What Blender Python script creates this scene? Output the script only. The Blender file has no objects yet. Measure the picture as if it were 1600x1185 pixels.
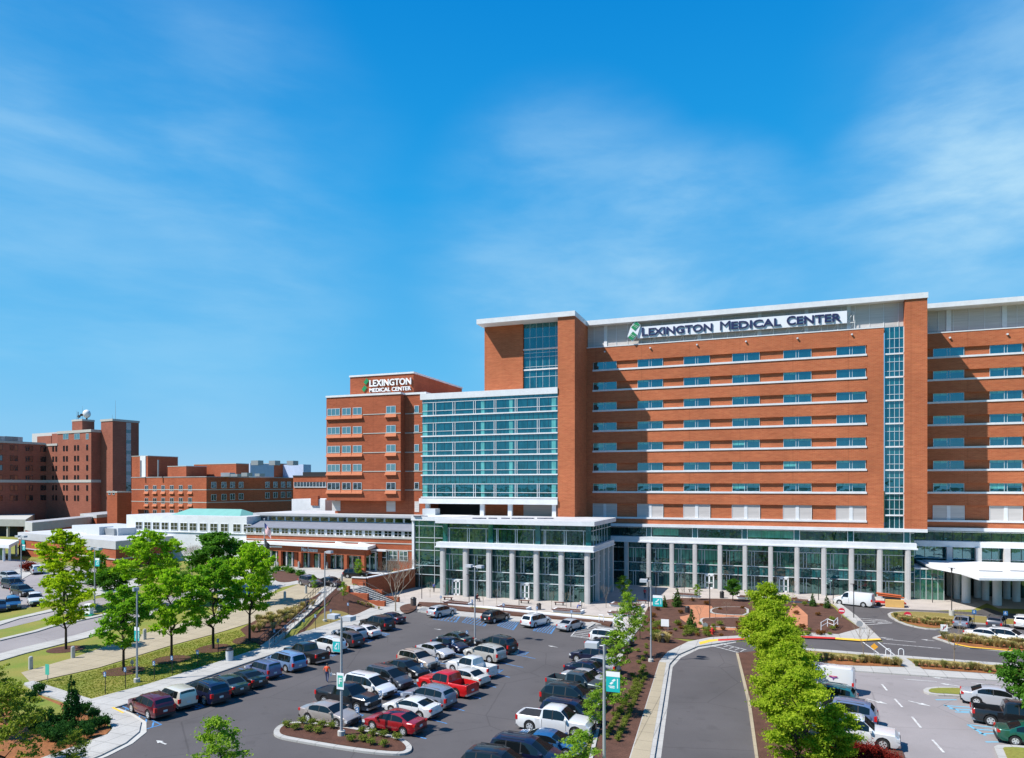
import bpy, bmesh, math, random
import numpy as np
from mathutils import Vector, Matrix
from mathutils.geometry import tessellate_polygon
R=math.radians; PI=math.pi
random.seed(7); np.random.seed(7)
SC=bpy.context.scene; COL=SC.collection
# ---------------------------------------------------------------- camera, sky, sun, exposure
F=1090.; HZ=760.; TH=R(20.3); H=18.5
cd=bpy.data.cameras.new('camera'); cam=bpy.data.objects.new('camera',cd); COL.objects.link(cam); SC.camera=cam
cam.location=(0,0,H); cam.rotation_euler=(R(90),0,TH)
cd.sensor_fit='HORIZONTAL'; cd.sensor_width=36; cd.lens=36*F/1600; cd.shift_y=(HZ-592.5)/1600
cd.clip_start=.5; cd.clip_end=9000
SUND=Vector((.80,.60,-1.235)).normalized()      # direction the sunlight travels
sl=bpy.data.lights.new('sun','SUN'); so=bpy.data.objects.new('sun',sl); COL.objects.link(so)
sl.energy=4.8; sl.angle=R(.5); sl.color=(1,.955,.89); so.rotation_euler=SUND.to_track_quat('-Z','Y').to_euler()
W=bpy.data.worlds.new('World'); SC.world=W; W.use_nodes=True
nt=W.node_tree; N=nt.nodes; L=nt.links; N.clear()
sky=N.new('ShaderNodeTexSky'); sky.sky_type='NISHITA'; sky.sun_disc=False; sky.sun_elevation=R(51)
sky.sun_rotation=math.atan2(-.80,-.60); sky.altitude=100; sky.air_density=1.1; sky.dust_density=.4; sky.ozone_density=2.2
hs=N.new('ShaderNodeHueSaturation'); hs.inputs['Saturation'].default_value=1.22; hs.inputs['Value'].default_value=1.0; hs.inputs['Hue'].default_value=.493
L.new(sky.outputs[0],hs.inputs['Color'])
tc=N.new('ShaderNodeTexCoord')
def wn(scale,rot,sc,det=6,dist=1.2,rough=.6):
    mp=N.new('ShaderNodeMapping'); mp.inputs['Scale'].default_value=sc; mp.inputs['Rotation'].default_value=rot
    L.new(tc.outputs['Generated'],mp.inputs[0])
    n=N.new('ShaderNodeTexNoise'); n.inputs['Scale'].default_value=scale; n.inputs['Detail'].default_value=det
    n.inputs['Distortion'].default_value=dist; n.inputs['Roughness'].default_value=rough; L.new(mp.outputs[0],n.inputs[0]); return n
def mapr(src,a,b,c=0,d=1):
    m=N.new('ShaderNodeMapRange'); m.inputs[1].default_value=a; m.inputs[2].default_value=b; m.inputs[3].default_value=c; m.inputs[4].default_value=d
    m.interpolation_type='SMOOTHSTEP'; L.new(src,m.inputs[0]); return m
def mul(a,b):
    m=N.new('ShaderNodeMath'); m.operation='MULTIPLY'; L.new(a,m.inputs[0]); L.new(b,m.inputs[1]); return m
sep=N.new('ShaderNodeSeparateXYZ'); L.new(tc.outputs['Generated'],sep.inputs[0])
rp=N.new('ShaderNodeValToRGB'); L.new(sep.outputs[2],rp.inputs[0]); e=rp.color_ramp.elements
SKC=[(0,(.26,.48,.68)),(.06,(.17,.44,.69)),(.16,(.085,.39,.69)),(.38,(.010,.28,.64)),(.58,(.0,.195,.55)),(1,(.0,.14,.48))]
e[0].position=0; e[0].color=(*SKC[0][1],1); e[1].position=1; e[1].color=(*SKC[-1][1],1)
for p_,c_ in SKC[1:-1]: q_=e.new(p_); q_.color=(*c_,1)
sc_=N.new('ShaderNodeVectorMath'); sc_.operation='SCALE'; sc_.inputs['Scale'].default_value=8.0; L.new(rp.outputs[0],sc_.inputs[0])
mb_=N.new('ShaderNodeMixRGB'); mb_.inputs[0].default_value=.05; L.new(sc_.outputs[0],mb_.inputs[1]); L.new(hs.outputs[0],mb_.inputs[2])
# thin cirrus: broad veils in a few parts of the sky, broken by stretched noise
nrm=N.new('ShaderNodeVectorMath'); nrm.operation='NORMALIZE'; L.new(tc.outputs['Generated'],nrm.inputs[0])
n2=wn(5.0,(.25,.55,.6),(1,.30,3.0),8,.15,.58); n3=wn(1.5,(.1,.6,.2),(1,1,2.2),4,.2,.5)
def veil(px,py,w,op):
    a_=(px-800)/F; d=Vector((a_*math.cos(TH)-math.sin(TH),a_*math.sin(TH)+math.cos(TH),(HZ-py)/F)).normalized()
    dn=N.new('ShaderNodeVectorMath'); dn.operation='DOT_PRODUCT'; dn.inputs[1].default_value=d; L.new(nrm.outputs[0],dn.inputs[0])
    return mapr(dn.outputs['Value'],math.cos(w),1,0,op)
vs=[veil(90,330,.42,.42),veil(-250,150,.45,.25),veil(880,400,.24,.52),veil(1110,385,.16,.42),veil(1600,190,.18,.42),veil(1440,320,.14,.28),veil(1500,430,.24,.22),veil(420,330,.24,.14),veil(2300,300,.6,.3),veil(-1200,200,.6,.3)]
acc=vs[0].outputs[0]
for v_ in vs[1:]:
    m_=N.new('ShaderNodeMath'); m_.operation='ADD'; L.new(acc,m_.inputs[0]); L.new(v_.outputs[0],m_.inputs[1]); acc=m_.outputs[0]
c=mul(mapr(n2.outputs[0],.28,.74,.25,.9).outputs[0],mapr(n3.outputs[0],.34,.62,.25,1).outputs[0]); c3=mul(c.outputs[0],acc)
mx=N.new('ShaderNodeMixRGB'); mx.inputs[2].default_value=(3.3,5.0,6.1,1)
L.new(c3.outputs[0],mx.inputs[0]); L.new(mb_.outputs[0],mx.inputs[1])
bg=N.new('ShaderNodeBackground'); bg.inputs[1].default_value=.10; L.new(mx.outputs[0],bg.inputs[0])
wo=N.new('ShaderNodeOutputWorld'); L.new(bg.outputs[0],wo.inputs[0])
SC.view_settings.view_transform='Standard'; SC.view_settings.look='None'; SC.view_settings.gamma=1; SC.view_settings.exposure=.68
SC.cycles.max_bounces=6; SC.cycles.transparent_max_bounces=6
# ---------------------------------------------------------------- pixel <-> world (measured positions of things that stand in the place)
def ray(px,py):
    a=(px-800)/F; return (a*math.cos(TH)-math.sin(TH), a*math.sin(TH)+math.cos(TH),(HZ-py)/F)
def gz(px,py,z=0):
    r=ray(px,py); t=(z-H)/r[2]; return (r[0]*t,r[1]*t)
def pY(px,py,Y):
    r=ray(px,py); t=Y/r[1]; return (r[0]*t,H+r[2]*t)
def pXx(px,py,X):
    r=ray(px,py); t=X/r[0]; return (r[1]*t,H+r[2]*t)
XY=lambda px,Y:pY(px,760,Y)[0]
# ---------------------------------------------------------------- terrain: flat lot, raised forecourt on the left
def clamp(v,a=0,b=1): return max(a,min(b,v))
def T0(x,y):
    p=2.4*clamp((y-62)/38)
    if y<92: xs=-55.2; xr=max(-52.6-.42*(y-64),-61.8); xr=min(xr,xs-.8)
    elif y<=98: xs=-56; xr=-61.8
    else: xs=-62.0; xr=-62.8
    return p*clamp((xs-x)/(xs-xr))
GXa,GXb,GYa,GYb,GS=-160,-48,50,130,2
def T(x,y):
    if x>=GXb: return 0.
    if x<=GXa: return T0(x,y)
    if y<=GYa: return 0.
    if y>=GYb: y=GYb-.001
    i=math.floor((x-GXa)/GS); j=math.floor((y-GYa)/GS); x0=GXa+i*GS; y0=GYa+j*GS; u=(x-x0)/GS; v=(y-y0)/GS
    a=T0(x0,y0); b=T0(x0+GS,y0); c=T0(x0+GS,y0+GS); d=T0(x0,y0+GS)
    return a+u*(b-a)+v*(c-b) if u>=v else a+v*(d-a)+u*(c-d)
def g(px,py):
    z=0
    for _ in range(12):
        x,y=gz(px,py,z); z=.5*z+.5*T(x,y)
    return (x,y)
G=lambda *pts:[g(*p) for p in pts]
# ---------------------------------------------------------------- materials
MATS={}
def newmat(name):
    m=bpy.data.materials.new(name); m.use_nodes=True; nt=m.node_tree; b=nt.nodes['Principled BSDF']; return m,nt,b
def rough(name,c,r=.8,var=.12,scale=1.2,c2=None,fine=0,fs=30,stretch=(1,1,1),bump=0,spec=.3,metal=0,wear=0,joint=0):
    """colour with broad and fine variation in object space"""
    if name in MATS: return MATS[name]
    m,nt,b=newmat(name); n=nt.nodes; l=nt.links
    t=n.new('ShaderNodeTexCoord'); mp=n.new('ShaderNodeMapping'); mp.inputs['Scale'].default_value=stretch; l.new(t.outputs['Object'],mp.inputs[0])
    no=n.new('ShaderNodeTexNoise'); no.inputs['Scale'].default_value=scale; no.inputs['Detail'].default_value=5; l.new(mp.outputs[0],no.inputs[0])
    mr=n.new('ShaderNodeMapRange'); mr.inputs[1].default_value=.3; mr.inputs[2].default_value=.7; l.new(no.outputs[0],mr.inputs[0])
    mix=n.new('ShaderNodeMixRGB'); 
    if c2 is None: c2=tuple(x*(1-var) for x in c); cc=tuple(min(1,x*(1+var)) for x in c)
    else: cc=c
    mix.inputs[1].default_value=(*c2,1); mix.inputs[2].default_value=(*cc,1); l.new(mr.outputs[0],mix.inputs[0]); out=mix.outputs[0]
    if fine:
        no2=n.new('ShaderNodeTexNoise'); no2.inputs['Scale'].default_value=fs; no2.inputs['Detail'].default_value=3; l.new(mp.outputs[0],no2.inputs[0])
        m2=n.new('ShaderNodeMapRange'); m2.inputs[1].default_value=.25; m2.inputs[2].default_value=.75; m2.inputs[3].default_value=1-fine; m2.inputs[4].default_value=1+fine; l.new(no2.outputs[0],m2.inputs[0])
        vm=n.new('ShaderNodeVectorMath'); vm.operation='SCALE'; l.new(out,vm.inputs[0]); l.new(m2.outputs[0],vm.inputs['Scale']); out=vm.outputs[0]
        if bump:
            bp=n.new('ShaderNodeBump'); bp.inputs['Strength'].default_value=bump; l.new(no2.outputs[0],bp.inputs['Height']); l.new(bp.outputs[0],b.inputs['Normal'])
    if joint:
        sx=n.new('ShaderNodeSeparateXYZ'); l.new(t.outputs['Object'],sx.inputs[0]); fa=None
        for k in (0,1):
            pp=n.new('ShaderNodeMath'); pp.operation='PINGPONG'; pp.inputs[1].default_value=joint/2; l.new(sx.outputs[k],pp.inputs[0])
            jm=n.new('ShaderNodeMapRange'); jm.inputs[1].default_value=.015; jm.inputs[2].default_value=.045; jm.inputs[3].default_value=.62; jm.inputs[4].default_value=1; l.new(pp.outputs[0],jm.inputs[0])
            if fa: q=n.new('ShaderNodeMath'); q.operation='MULTIPLY'; l.new(fa,q.inputs[0]); l.new(jm.outputs[0],q.inputs[1]); fa=q.outputs[0]
            else: fa=jm.outputs[0]
        vj=n.new('ShaderNodeVectorMath'); vj.operation='SCALE'; l.new(out,vj.inputs[0]); l.new(fa,vj.inputs['Scale']); out=vj.outputs[0]
    if wear:
        fac=None
        for sc,lo,hi,amt in ((.55,.60,.70,-.16*wear),(.09,.50,.62,.12*wear),(1.7,.66,.72,-.2*wear)):
            a1=n.new('ShaderNodeTexNoise'); a1.inputs['Scale'].default_value=sc; a1.inputs['Detail'].default_value=6; l.new(t.outputs['Object'],a1.inputs[0])
            a2=n.new('ShaderNodeMapRange'); a2.inputs[1].default_value=lo; a2.inputs[2].default_value=hi; a2.inputs[3].default_value=1; a2.inputs[4].default_value=1+amt; l.new(a1.outputs[0],a2.inputs[0])
            if fac: q=n.new('ShaderNodeMath'); q.operation='MULTIPLY'; l.new(fac,q.inputs[0]); l.new(a2.outputs[0],q.inputs[1]); fac=q.outputs[0]
            else: fac=a2.outputs[0]
        dm=n.new('ShaderNodeTexNoise'); dm.inputs['Scale'].default_value=.6; l.new(t.outputs['Object'],dm.inputs[0]); 
        mxv=n.new('ShaderNodeMixRGB'); mxv.inputs[0].default_value=.12; l.new(t.outputs['Object'],mxv.inputs[1]); l.new(dm.outputs['Color'],mxv.inputs[2])
        vo=n.new('ShaderNodeTexVoronoi'); vo.feature='DISTANCE_TO_EDGE'; vo.inputs['Scale'].default_value=.13; l.new(mxv.outputs[0],vo.inputs[0])
        a2=n.new('ShaderNodeMapRange'); a2.inputs[1].default_value=.002; a2.inputs[2].default_value=.007; a2.inputs[3].default_value=1-.3*wear; a2.inputs[4].default_value=1; l.new(vo.outputs[0],a2.inputs[0])
        q=n.new('ShaderNodeMath'); q.operation='MULTIPLY'; l.new(fac,q.inputs[0]); l.new(a2.outputs[0],q.inputs[1])
        vw=n.new('ShaderNodeVectorMath'); vw.operation='SCALE'; l.new(out,vw.inputs[0]); l.new(q.outputs[0],vw.inputs['Scale']); out=vw.outputs[0]
    l.new(out,b.inputs['Base Color']); b.inputs['Roughness'].default_value=r; b.inputs['Specular IOR Level'].default_value=spec; b.inputs['Metallic'].default_value=metal
    MATS[name]=m; return m
def brick(name,c1,c2,mortar,bandz=0):
    if name in MATS: return MATS[name]
    m,nt,b=newmat(name); n=nt.nodes; l=nt.links
    t=n.new('ShaderNodeTexCoord'); sp=n.new('ShaderNodeSeparateXYZ'); l.new(t.outputs['Object'],sp.inputs[0])
    ad=n.new('ShaderNodeMath'); ad.operation='ADD'; l.new(sp.outputs[0],ad.inputs[0]); l.new(sp.outputs[1],ad.inputs[1])
    cb=n.new('ShaderNodeCombineXYZ'); l.new(ad.outputs[0],cb.inputs[0]); l.new(sp.outputs[2],cb.inputs[1])
    bt=n.new('ShaderNodeTexBrick'); bt.inputs['Scale'].default_value=1; bt.inputs['Brick Width'].default_value=.6; bt.inputs['Row Height'].default_value=.2
    bt.inputs['Mortar Size'].default_value=.02; bt.inputs['Color1'].default_value=(*c1,1); bt.inputs['Color2'].default_value=(*c2,1); bt.inputs['Mortar'].default_value=(*mortar,1)
    l.new(cb.outputs[0],bt.inputs[0])
    mp=n.new('ShaderNodeMapping'); mp.inputs['Scale'].default_value=(.5,3.2,1); l.new(cb.outputs[0],mp.inputs[0])
    no=n.new('ShaderNodeTexNoise'); no.inputs['Scale'].default_value=1; no.inputs['Detail'].default_value=7; no.inputs['Roughness'].default_value=.7; l.new(mp.outputs[0],no.inputs[0])
    m2=n.new('ShaderNodeMapRange'); m2.inputs[1].default_value=.3; m2.inputs[2].default_value=.7; m2.inputs[3].default_value=.82; m2.inputs[4].default_value=1.16; l.new(no.outputs[0],m2.inputs[0])
    n3=n.new('ShaderNodeTexNoise'); n3.inputs['Scale'].default_value=.11; n3.inputs['Detail'].default_value=4; l.new(cb.outputs[0],n3.inputs[0])
    m3=n.new('ShaderNodeMapRange'); m3.inputs[1].default_value=.35; m3.inputs[2].default_value=.65; m3.inputs[3].default_value=.88; m3.inputs[4].default_value=1.1; l.new(n3.outputs[0],m3.inputs[0])
    jx=n.new('ShaderNodeMath'); jx.operation='PINGPONG'; jx.inputs[1].default_value=4.35; l.new(ad.outputs[0],jx.inputs[0])
    jm=n.new('ShaderNodeMapRange'); jm.inputs[1].default_value=.0; jm.inputs[2].default_value=.07; jm.inputs[3].default_value=.72; jm.inputs[4].default_value=1; l.new(jx.outputs[0],jm.inputs[0])
    q1=n.new('ShaderNodeMath'); q1.operation='MULTIPLY'; l.new(m2.outputs[0],q1.inputs[0]); l.new(m3.outputs[0],q1.inputs[1])
    q2=n.new('ShaderNodeMath'); q2.operation='MULTIPLY'; l.new(q1.outputs[0],q2.inputs[0]); l.new(jm.outputs[0],q2.inputs[1])
    vm=n.new('ShaderNodeVectorMath'); vm.operation='SCALE'; l.new(bt.outputs[0],vm.inputs[0]); l.new(q2.outputs[0],vm.inputs['Scale']); l.new(vm.outputs[0],b.inputs['Base Color'])
    b.inputs['Roughness'].default_value=.85; b.inputs['Specular IOR Level'].default_value=.2; MATS[name]=m; return m
def glass(name,diff,tint=(.8,.95,1),fac=.4,rg=.02,wav=.02,vert=0):
    """coated facade glass: dark body plus tinted mirror, slightly wavy"""
    if name in MATS: return MATS[name]
    m,nt,b=newmat(name); n=nt.nodes; l=nt.links; n.remove(b); out=n['Material Output']
    d=n.new('ShaderNodeBsdfDiffuse'); gl=n.new('ShaderNodeBsdfGlossy'); gl.inputs['Color'].default_value=(*tint,1); gl.inputs['Roughness'].default_value=rg
    t=n.new('ShaderNodeTexCoord'); no=n.new('ShaderNodeTexNoise'); no.inputs['Scale'].default_value=.7; no.inputs['Detail'].default_value=2; l.new(t.outputs['Object'],no.inputs[0])
    bp=n.new('ShaderNodeBump'); bp.inputs['Strength'].default_value=wav; bp.inputs['Distance'].default_value=1; l.new(no.outputs[0],bp.inputs['Height']); l.new(bp.outputs[0],gl.inputs['Normal'])
    mp=n.new('ShaderNodeMapping'); mp.inputs['Scale'].default_value=(1.3,1.3,.35); l.new(t.outputs['Object'],mp.inputs[0])
    n2=n.new('ShaderNodeTexNoise'); n2.inputs['Scale'].default_value=1.1; n2.inputs['Detail'].default_value=3; l.new(mp.outputs[0],n2.inputs[0])
    mr=n.new('ShaderNodeMapRange'); mr.inputs[1].default_value=.35; mr.inputs[2].default_value=.7; l.new(n2.outputs[0],mr.inputs[0])
    mc=n.new('ShaderNodeMixRGB'); mc.inputs[1].default_value=(*diff,1); mc.inputs[2].default_value=(*[x*(1+vert) for x in diff],1); l.new(mr.outputs[0],mc.inputs[0]); l.new(mc.outputs[0],d.inputs[0])
    mx=n.new('ShaderNodeMixShader'); mx.inputs[0].default_value=fac; l.new(d.outputs[0],mx.inputs[1]); l.new(gl.outputs[0],mx.inputs[2]); l.new(mx.outputs[0],out.inputs[0])
    MATS[name]=m; return m
def plain(name,c,r=.6,metal=0,spec=.5,coat=0):
    if name in MATS: return MATS[name]
    m,nt,b=newmat(name); b.inputs['Base Color'].default_value=(*c,1); b.inputs['Roughness'].default_value=r; b.inputs['Metallic'].default_value=metal
    b.inputs['Specular IOR Level'].default_value=spec; b.inputs['Coat Weight'].default_value=coat; b.inputs['Coat Roughness'].default_value=.05
    MATS[name]=m; return m
def leafmat(name,ca,cb,trans=.35,scale=.8):
    if name in MATS: return MATS[name]
    m,nt,b=newmat(name); n=nt.nodes; l=nt.links; n.remove(b); out=n['Material Output']
    t=n.new('ShaderNodeTexCoord'); no=n.new('ShaderNodeTexNoise'); no.inputs['Scale'].default_value=scale; no.inputs['Detail'].default_value=6; no.inputs['Roughness'].default_value=.75; l.new(t.outputs['Object'],no.inputs[0])
    mr=n.new('ShaderNodeMapRange'); mr.inputs[1].default_value=.33; mr.inputs[2].default_value=.67; l.new(no.outputs[0],mr.inputs[0])
    mx=n.new('ShaderNodeMixRGB'); mx.inputs[1].default_value=(*ca,1); mx.inputs[2].default_value=(*cb,1); l.new(mr.outputs[0],mx.inputs[0])
    d=n.new('ShaderNodeBsdfDiffuse'); tr=n.new('ShaderNodeBsdfTranslucent'); l.new(mx.outputs[0],d.inputs[0]); 
    vm=n.new('ShaderNodeVectorMath'); vm.operation='MULTIPLY'; vm.inputs[1].default_value=(1.3,1.5,.5); l.new(mx.outputs[0],vm.inputs[0]); l.new(vm.outputs[0],tr.inputs[0])
    ms=n.new('ShaderNodeMixShader'); ms.inputs[0].default_value=trans; l.new(d.outputs[0],ms.inputs[1]); l.new(tr.outputs[0],ms.inputs[2]); l.new(ms.outputs[0],out.inputs[0])
    MATS[name]=m; return m
BR=brick('red brick',(.46,.138,.055),(.40,.105,.042),(.44,.18,.10))
BRO=brick('old brick',(.31,.100,.062),(.26,.080,.052),(.26,.12,.085))
BRM=brick('block brick',(.37,.092,.038),(.31,.072,.030),(.35,.13,.075))
WHT=rough('white metal panel',(.66,.67,.68),.45,.06,.5,fine=.05,fs=2.5)
CON=rough('pale concrete',(.42,.41,.38),.85,.06,.8,fine=.05,fs=8)
COL_=rough('column cladding',(.47,.455,.44),.6,.07,.5,fine=.05,fs=3)
ROOF=rough('roof membrane',(.44,.44,.45),.8,.1,.3)
ROOFD=rough('grey roof',(.30,.30,.31),.85,.15,.4)
LOUV=rough('louvre panel',(.50,.47,.45),.6,.04,6,stretch=(.05,.05,1),fine=.12,fs=4)
SIL=plain('window frame aluminium',(.62,.66,.68),.4,.2)
GU=glass('blue upper glass',(.003,.025,.038),(.30,.66,.74),.32,vert=1)
GB=glass('blinds behind glass',(.085,.30,.28),(.42,.68,.70),.20,vert=.6)
GT=glass('teal curtain glass',(.004,.032,.042),(.24,.62,.68),.26,vert=2)
GS_=glass('teal spandrel glass',(.006,.075,.085),(.38,.70,.74),.24,.05,vert=.5)
GL=glass('dark lobby glass',(.004,.016,.015),(.42,.70,.70),.24,.01,.06,vert=3)
GLS=glass('lobby spandrel glass',(.008,.065,.072),(.42,.72,.76),.24,.02,.04,vert=.8)
GLG=glass('green lobby glass',(.015,.07,.05),(.5,.75,.7),.20,.02,.04,vert=2.2)
GD=glass('dark old glass',(.012,.014,.016),(.6,.65,.7),.22,.05)
GG=glass('green tinted glass',(.05,.10,.09),(.7,.85,.85),.4,.03)
DARK=plain('dark void',(.015,.015,.017),.7)
BLK=plain('black metal',(.02,.02,.022),.5)
GREY=plain('grey galvanised',(.34,.35,.36),.45,.5)
LGREY=plain('light grey paint',(.50,.52,.54),.45)
ASPH=rough('dark asphalt',(.080,.074,.076),.9,.14,.12,fine=.14,fs=25,wear=.8)
ASPH2=rough('worn asphalt',(.235,.215,.215),.9,.10,.15,fine=.10,fs=25,wear=.7)
SIDE=rough('sidewalk concrete',(.36,.35,.33),.9,.09,.4,fine=.08,fs=10,joint=1.6)
SIDET=rough('tan concrete',(.32,.27,.19),.9,.09,.4,fine=.08,fs=10,joint=1.8)
PAVE=rough('plaza paving',(.38,.34,.31),.85,.10,.35,fine=.10,fs=4,wear=.5)
PAVB=rough('brick paving',(.40,.17,.09),.85,.10,.8,fine=.12,fs=14)
GRASS=rough('lawn grass',(.13,.175,.022),.95,.1,.25,c2=(.22,.185,.04),fine=.22,fs=7)
GRASSD=rough('dry grass',(.22,.16,.05),.95,.1,.4,c2=(.17,.15,.04),fine=.25,fs=7)
WOOD=rough('distant woods',(.018,.035,.010),.95,.3,.02)
MULCH=rough('dark mulch',(.075,.032,.020),.95,.2,.9,fine=.35,fs=9)
MULR=rough('red mulch',(.085,.040,.027),.95,.2,.9,fine=.35,fs=9)
STRAW=rough('pine straw',(.22,.085,.03),.95,.2,1.5,fine=.3,fs=9)
BLUE=rough('blue paint line',(.06,.20,.42),.8,.3,2.5,fine=.25,fs=6)
LINE=rough('white paint line',(.46,.46,.45),.8,.25,3,fine=.2,fs=6)
YEL=rough('yellow kerb paint',(.70,.42,.05),.8,.1,3)
REDP=rough('red kerb paint',(.45,.03,.025),.8,.1,3)
BARK=rough('tree bark',(.045,.030,.020),.95,.3,4)
BARKL=rough('pale bark',(.22,.17,.12),.9,.2,5)
COPPER=rough('verdigris roof',(.15,.36,.32),.6,.06,.8)
# ---------------------------------------------------------------- mesh helpers
class MB:
    def __init__(s,o=None):
        s.v=[];s.f=[];s.m=[];s.o=Vector(o.location) if o else Vector((0,0,0))
    def add(s,pts,faces,m=0):
        k=len(s.v); s.v+=[(p[0]-s.o.x,p[1]-s.o.y,p[2]-s.o.z) for p in pts]
        for f in faces: s.f.append([k+i for i in f]); s.m.append(m)
    def quad(s,a,b,c,d,m=0): s.add([a,b,c,d],[(0,1,2,3)],m)
    def box(s,x0,x1,y0,y1,z0,z1,m=0):
        if x1<x0:x0,x1=x1,x0
        if y1<y0:y0,y1=y1,y0
        s.add([(x0,y0,z0),(x1,y0,z0),(x1,y1,z0),(x0,y1,z0),(x0,y0,z1),(x1,y0,z1),(x1,y1,z1),(x0,y1,z1)],
              [(0,3,2,1),(4,5,6,7),(0,1,5,4),(1,2,6,5),(2,3,7,6),(3,0,4,7)],m)
    def prism(s,poly,z0,z1,m=0,mt=None):
        n=len(poly)
        a=sum(poly[i][0]*poly[(i+1)%n][1]-poly[(i+1)%n][0]*poly[i][1] for i in range(n))
        if a<0: poly=poly[::-1]
        f0=(lambda p:z0) if not callable(z0) else (lambda p:z0(*p)); f1=(lambda p:z1) if not callable(z1) else (lambda p:z1(*p))
        pts=[(p[0],p[1],f0(p)) for p in poly]+[(p[0],p[1],f1(p)) for p in poly]
        s.add(pts,[(i,(i+1)%n,n+(i+1)%n,n+i) for i in range(n)],m)
        s.add(pts,[tuple(range(n,2*n)),tuple(range(n-1,-1,-1))],m if mt is None else mt)
    def tube(s,p0,p1,r,n=8,m=0,r2=None,cap=True):
        p0=Vector(p0);p1=Vector(p1); d=p1-p0
        if d.length<1e-6: return
        r2=r if r2 is None else r2; q=d.to_track_quat('Z','Y'); pts=[]
        for p,rr in ((p0,r),(p1,r2)):
            for i in range(n):
                a=2*PI*i/n; pts.append(tuple(p+q@Vector((rr*math.cos(a),rr*math.sin(a),0))))
        fs=[(i,(i+1)%n,n+(i+1)%n,n+i) for i in range(n)]
        if cap: fs+=[tuple(range(n-1,-1,-1)),tuple(range(n,2*n))]
        s.add(pts,fs,m)
    def ball(s,c,r,nu=12,nv=8,m=0,sq=(1,1,1),z0=-1):
        pts=[];fs=[]
        for j in range(nv+1):
            t=PI*j/nv
            for i in range(nu):
                a=2*PI*i/nu; pts.append((c[0]+r*sq[0]*math.sin(t)*math.cos(a),c[1]+r*sq[1]*math.sin(t)*math.sin(a),c[2]+r*sq[2]*max(z0,math.cos(t))))
        for j in range(nv):
            for i in range(nu): fs.append((j*nu+i,(j+1)*nu+i,(j+1)*nu+(i+1)%nu,j*nu+(i+1)%nu))
        s.add(pts,fs,m)
    def build(s,name,mats,parent=None,smooth=False,sharp=None,loc=None):
        me=bpy.data.meshes.new(name); me.from_pydata(s.v,[],s.f)
        if not isinstance(mats,(list,tuple)): mats=[mats]
        for m in mats: me.materials.append(m)
        if len(mats)>1: me.polygons.foreach_set('material_index',s.m)
        if smooth:
            me.polygons.foreach_set('use_smooth',[True]*len(me.polygons))
            if sharp: me.set_sharp_from_angle(angle=R(sharp))
        me.update(); o=bpy.data.objects.new(name,me); COL.objects.link(o)
        if parent: o.parent=parent
        if loc is not None: o.location=loc
        return o
def tag(o,label=None,cat=None,group=None,kind=None):
    if label:o['label']=label
    if cat:o['category']=cat
    if group:o['group']=group
    if kind:o['kind']=kind
    return o
def thing(name,label,cat,loc=(0,0,0),rz=0,group=None):
    o=bpy.data.objects.new(name,None); COL.objects.link(o); o.location=loc; o.rotation_euler=(0,0,rz); o.empty_display_size=.5
    return tag(o,label,cat,group)
def copy_tree(o,loc,rz=None,label=None,scale=None,swap=None,group=None):
    def cp(a,par):
        c=a.copy(); COL.objects.link(c); c.parent=par
        if swap:
            for i,s in enumerate(c.material_slots):
                mm=s.material
                if mm in swap: s.link='OBJECT'; s.material=swap[mm]
        for ch in a.children: cp(ch,c)
        return c
    kidsl=list(o.children); r=o.copy(); COL.objects.link(r); r.location=loc
    if rz is not None: r.rotation_euler=(0,0,rz)
    if scale: r.scale=scale if isinstance(scale,tuple) else (scale,)*3
    if label: r['label']=label
    if group: r['group']=group
    for ch in kidsl: cp(ch,r)
    return r
def chaikin(p,n=2):
    for _ in range(n):
        q=[]
        for i in range(len(p)):
            a=p[i];b=p[(i+1)%len(p)]; q+=[(a[0]*.75+b[0]*.25,a[1]*.75+b[1]*.25),(a[0]*.25+b[0]*.75,a[1]*.25+b[1]*.75)]
        p=q
    return p
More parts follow.
